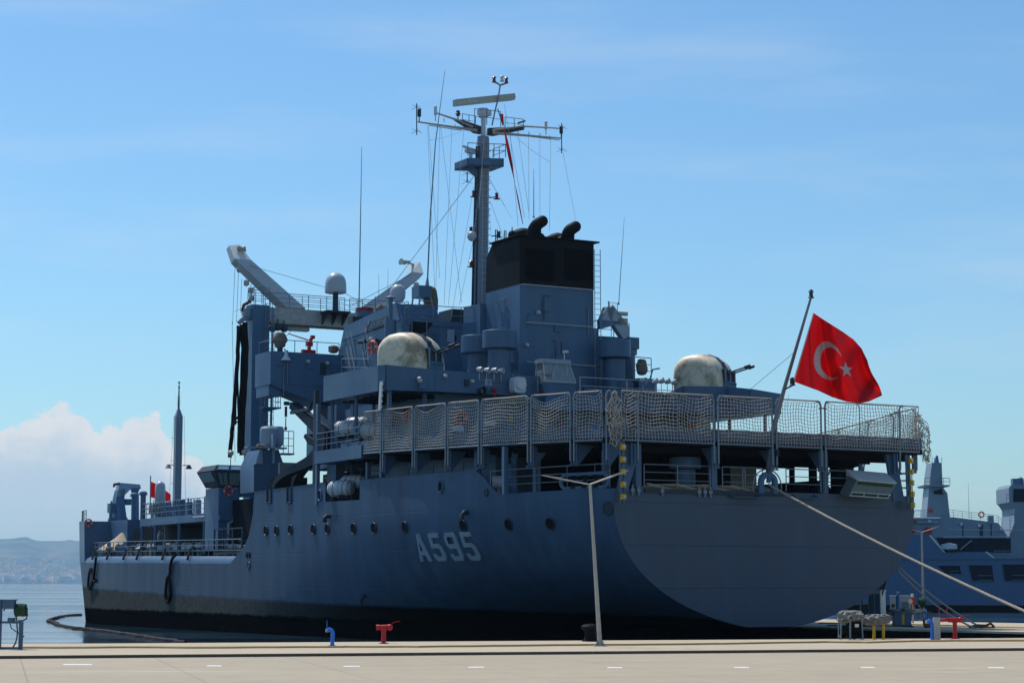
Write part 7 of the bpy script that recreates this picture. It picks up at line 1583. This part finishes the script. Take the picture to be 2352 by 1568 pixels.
b = MB(); b.cb(B(2333, 1107, 5), (.9, 1, .8)); b.ball(B(2344, 1103, 5), .4, 10); b.cyl(B(2348, 1115, 5), B(2348, 1104, 5), .2); b.build('roof_gear', 'blue1', br); MB().rail([B(2312, 1153, 3.8), B(2322, 1153, 3.8)], .9, 2, .5, .03).build('railing', 'blue2', br); MB().ladder(B(2325, 1230, 3.7), B(2325, 1175, 3.7), .5, (1,0,0), .03).build('ladder', 'blue2', br)
lifebuoy((B(2254, 1181, .6)+Vector((40, BD, WZ))), (0, -1, 0), .28, 'lifebuoy on the rail of the blue ship at the right', False)
# ================================================================== far shore: hills, waterfront houses, haze
HILL = [(-1400, 1262), (-1000, 1250), (-600, 1262), (-300, 1240), (-120, 1236), (0, 1238), (60, 1239), (100, 1246), (150, 1244), (210, 1246), (330, 1250), (480, 1262), (640, 1290), (900, 1305), (1300, 1322), (1700, 1334)]
def hill_h(px):
    for (a, ya), (c, yc) in zip(HILL, HILL[1:]):
        if a <= px <= c: f = (px-a)/(c-a); f = f*f*(3-2*f); return ya+(yc-ya)*f
    return 1336
m = NT('haze-tinted wooded hillside with fields'); g = m.new('ShaderNodeNewGeometry'); n1 = m.noise(.004, vec=g.outputs['Position'], detail=8, rough=.7); n2 = m.noise(.03, vec=g.outputs['Position'], detail=6, rough=.7)
m.col(m.mix(m.mr(n1, .42, .6), (.05, .10, .115), (.15, .17, .16))); m.r(.95); M['hill'] = m.m  # blue of the distance haze is mixed into the hill colours
from mathutils import noise as mnoise
D0, D1 = 9000.0, 13000.0
def hz(px, v):
    yv = D0+(D1-D0)*v; top_y = hill_h(px); zt = (1338-top_y)/F*D1
    rise = min(1, v*1.15)**1.35; z = zt*rise + 22*mnoise.fractal(Vector((px*.012, v*5, 0)), 1.0, 2.0, 6)*min(1, v*4)*(1 if v < .95 else .4); return ((px-1176)/F*yv, yv, WZ+.4+max(z, 0) + .3)
b = MB(); b.grid(lambda u, v: hz(-1400+3100*u, v), 340, 46); b.grid(lambda u, v: ((-1400+3100*u-1176)/F*(D1+900*v), D1+900*v, hz(-1400+3100*u, 1)[2]*(1-v)+WZ), 120, 2)
tag(b.build('hills', 'hill'), kind='structure')
M['hwall'] = plain('far house plaster', (.92, .90, .86), .8, var=.3, scale=.02); M['hroof'] = plain('far tiled roof', (.42, .20, .13), .85, var=.2)
rnd = random.Random(8)
protos = []
for (w_, d_, h_, flat) in ((16, 11, 7, 0), (13, 10, 6, 0), (22, 12, 16, 1), (30, 13, 12, 1), (18, 12, 9, 0), (14, 12, 24, 1)):
    b = MB(); b.box((-w_/2, -d_/2, -6), (w_/2, d_/2, h_))
    b.cur = 1
    if flat: b.box((-w_/2-.2, -d_/2-.2, h_+.01), (w_/2+.2, d_/2+.2, h_+.8))
    else: b.prism([(-w_/2-.6, -d_/2-.6, h_+.01), (-w_/2-.6, d_/2+.6, h_+.01), (-w_/2-.6, 0, h_+3.4)], (w_+1.2, 0, 0))
    b.cur = 2
    for fl_i in range(int(h_//3)):
        for k in range(int(w_//4)): x = -w_/2+2+k*4; b.box((x-.6, -d_/2-.06, fl_i*3+1), (x+.6, -d_/2-.01, fl_i*3+2.4))
    protos.append(b)
M['hflat'] = plain('far flat roof', (.5, .48, .45), .9, var=.1)
meshes = []
for i, pb2 in enumerate(protos):
    me = bpy.data.meshes.new('far_house'); me.from_pydata(pb2.v, [], pb2.f)
    for mt in ('hwall', 'hflat' if i in (2, 3, 5) else 'hroof', 'bluedk'): me.materials.append(M[mt])
    me.polygons.foreach_set('material_index', pb2.mi); meshes.append(me)
for i in range(285):
    px = rnd.uniform(-40, 212)
    if i < 130: v = rnd.uniform(.0, .035)
    elif i < 240: v = abs(rnd.gauss(0, .17))+.02
    else: v = rnd.uniform(.1, .5)
    v = min(v, .62); k = rnd.choice((0, 1, 4, 2, 3, 5) if v < .06 else (0, 1, 4, 0, 1, 3)); x, y, z = hz(px, v)
    o = bpy.data.objects.new('far_house', meshes[k]); COL.objects.link(o); o.location = (x, y, z); o.rotation_euler = (0, 0, rnd.uniform(-.6, .6)); s_ = rnd.uniform(1.0, 2.0); o.scale = (s_, s_, s_)
    tag(o, 'small pale house on the hazy hillside across the bay', 'house', 'far houses on the hillside')
# haze: even thin air over the bay
b = MB(); b.box((-8600, -80, -7.5), (8600, 14600, 340)); hzm = bpy.data.materials.new('haze air'); hzm.use_nodes = True; nt = hzm.node_tree
for n in list(nt.nodes):
    if n.type != 'OUTPUT_MATERIAL': nt.nodes.remove(n)
pv = nt.nodes.new('ShaderNodeVolumePrincipled'); pv.inputs['Color'].default_value = (.50, .76, 1.0, 1); pv.inputs['Density'].default_value = .00006; pv.inputs['Anisotropy'].default_value = .2
nt.links.new(pv.outputs[0], [n for n in nt.nodes if n.type == 'OUTPUT_MATERIAL'][0].inputs['Volume'])
me = bpy.data.meshes.new('haze'); me.from_pydata(b.v, [], b.f); me.materials.append(hzm); hzo = bpy.data.objects.new('haze', me); COL.objects.link(hzo); tag(hzo, kind='stuff')
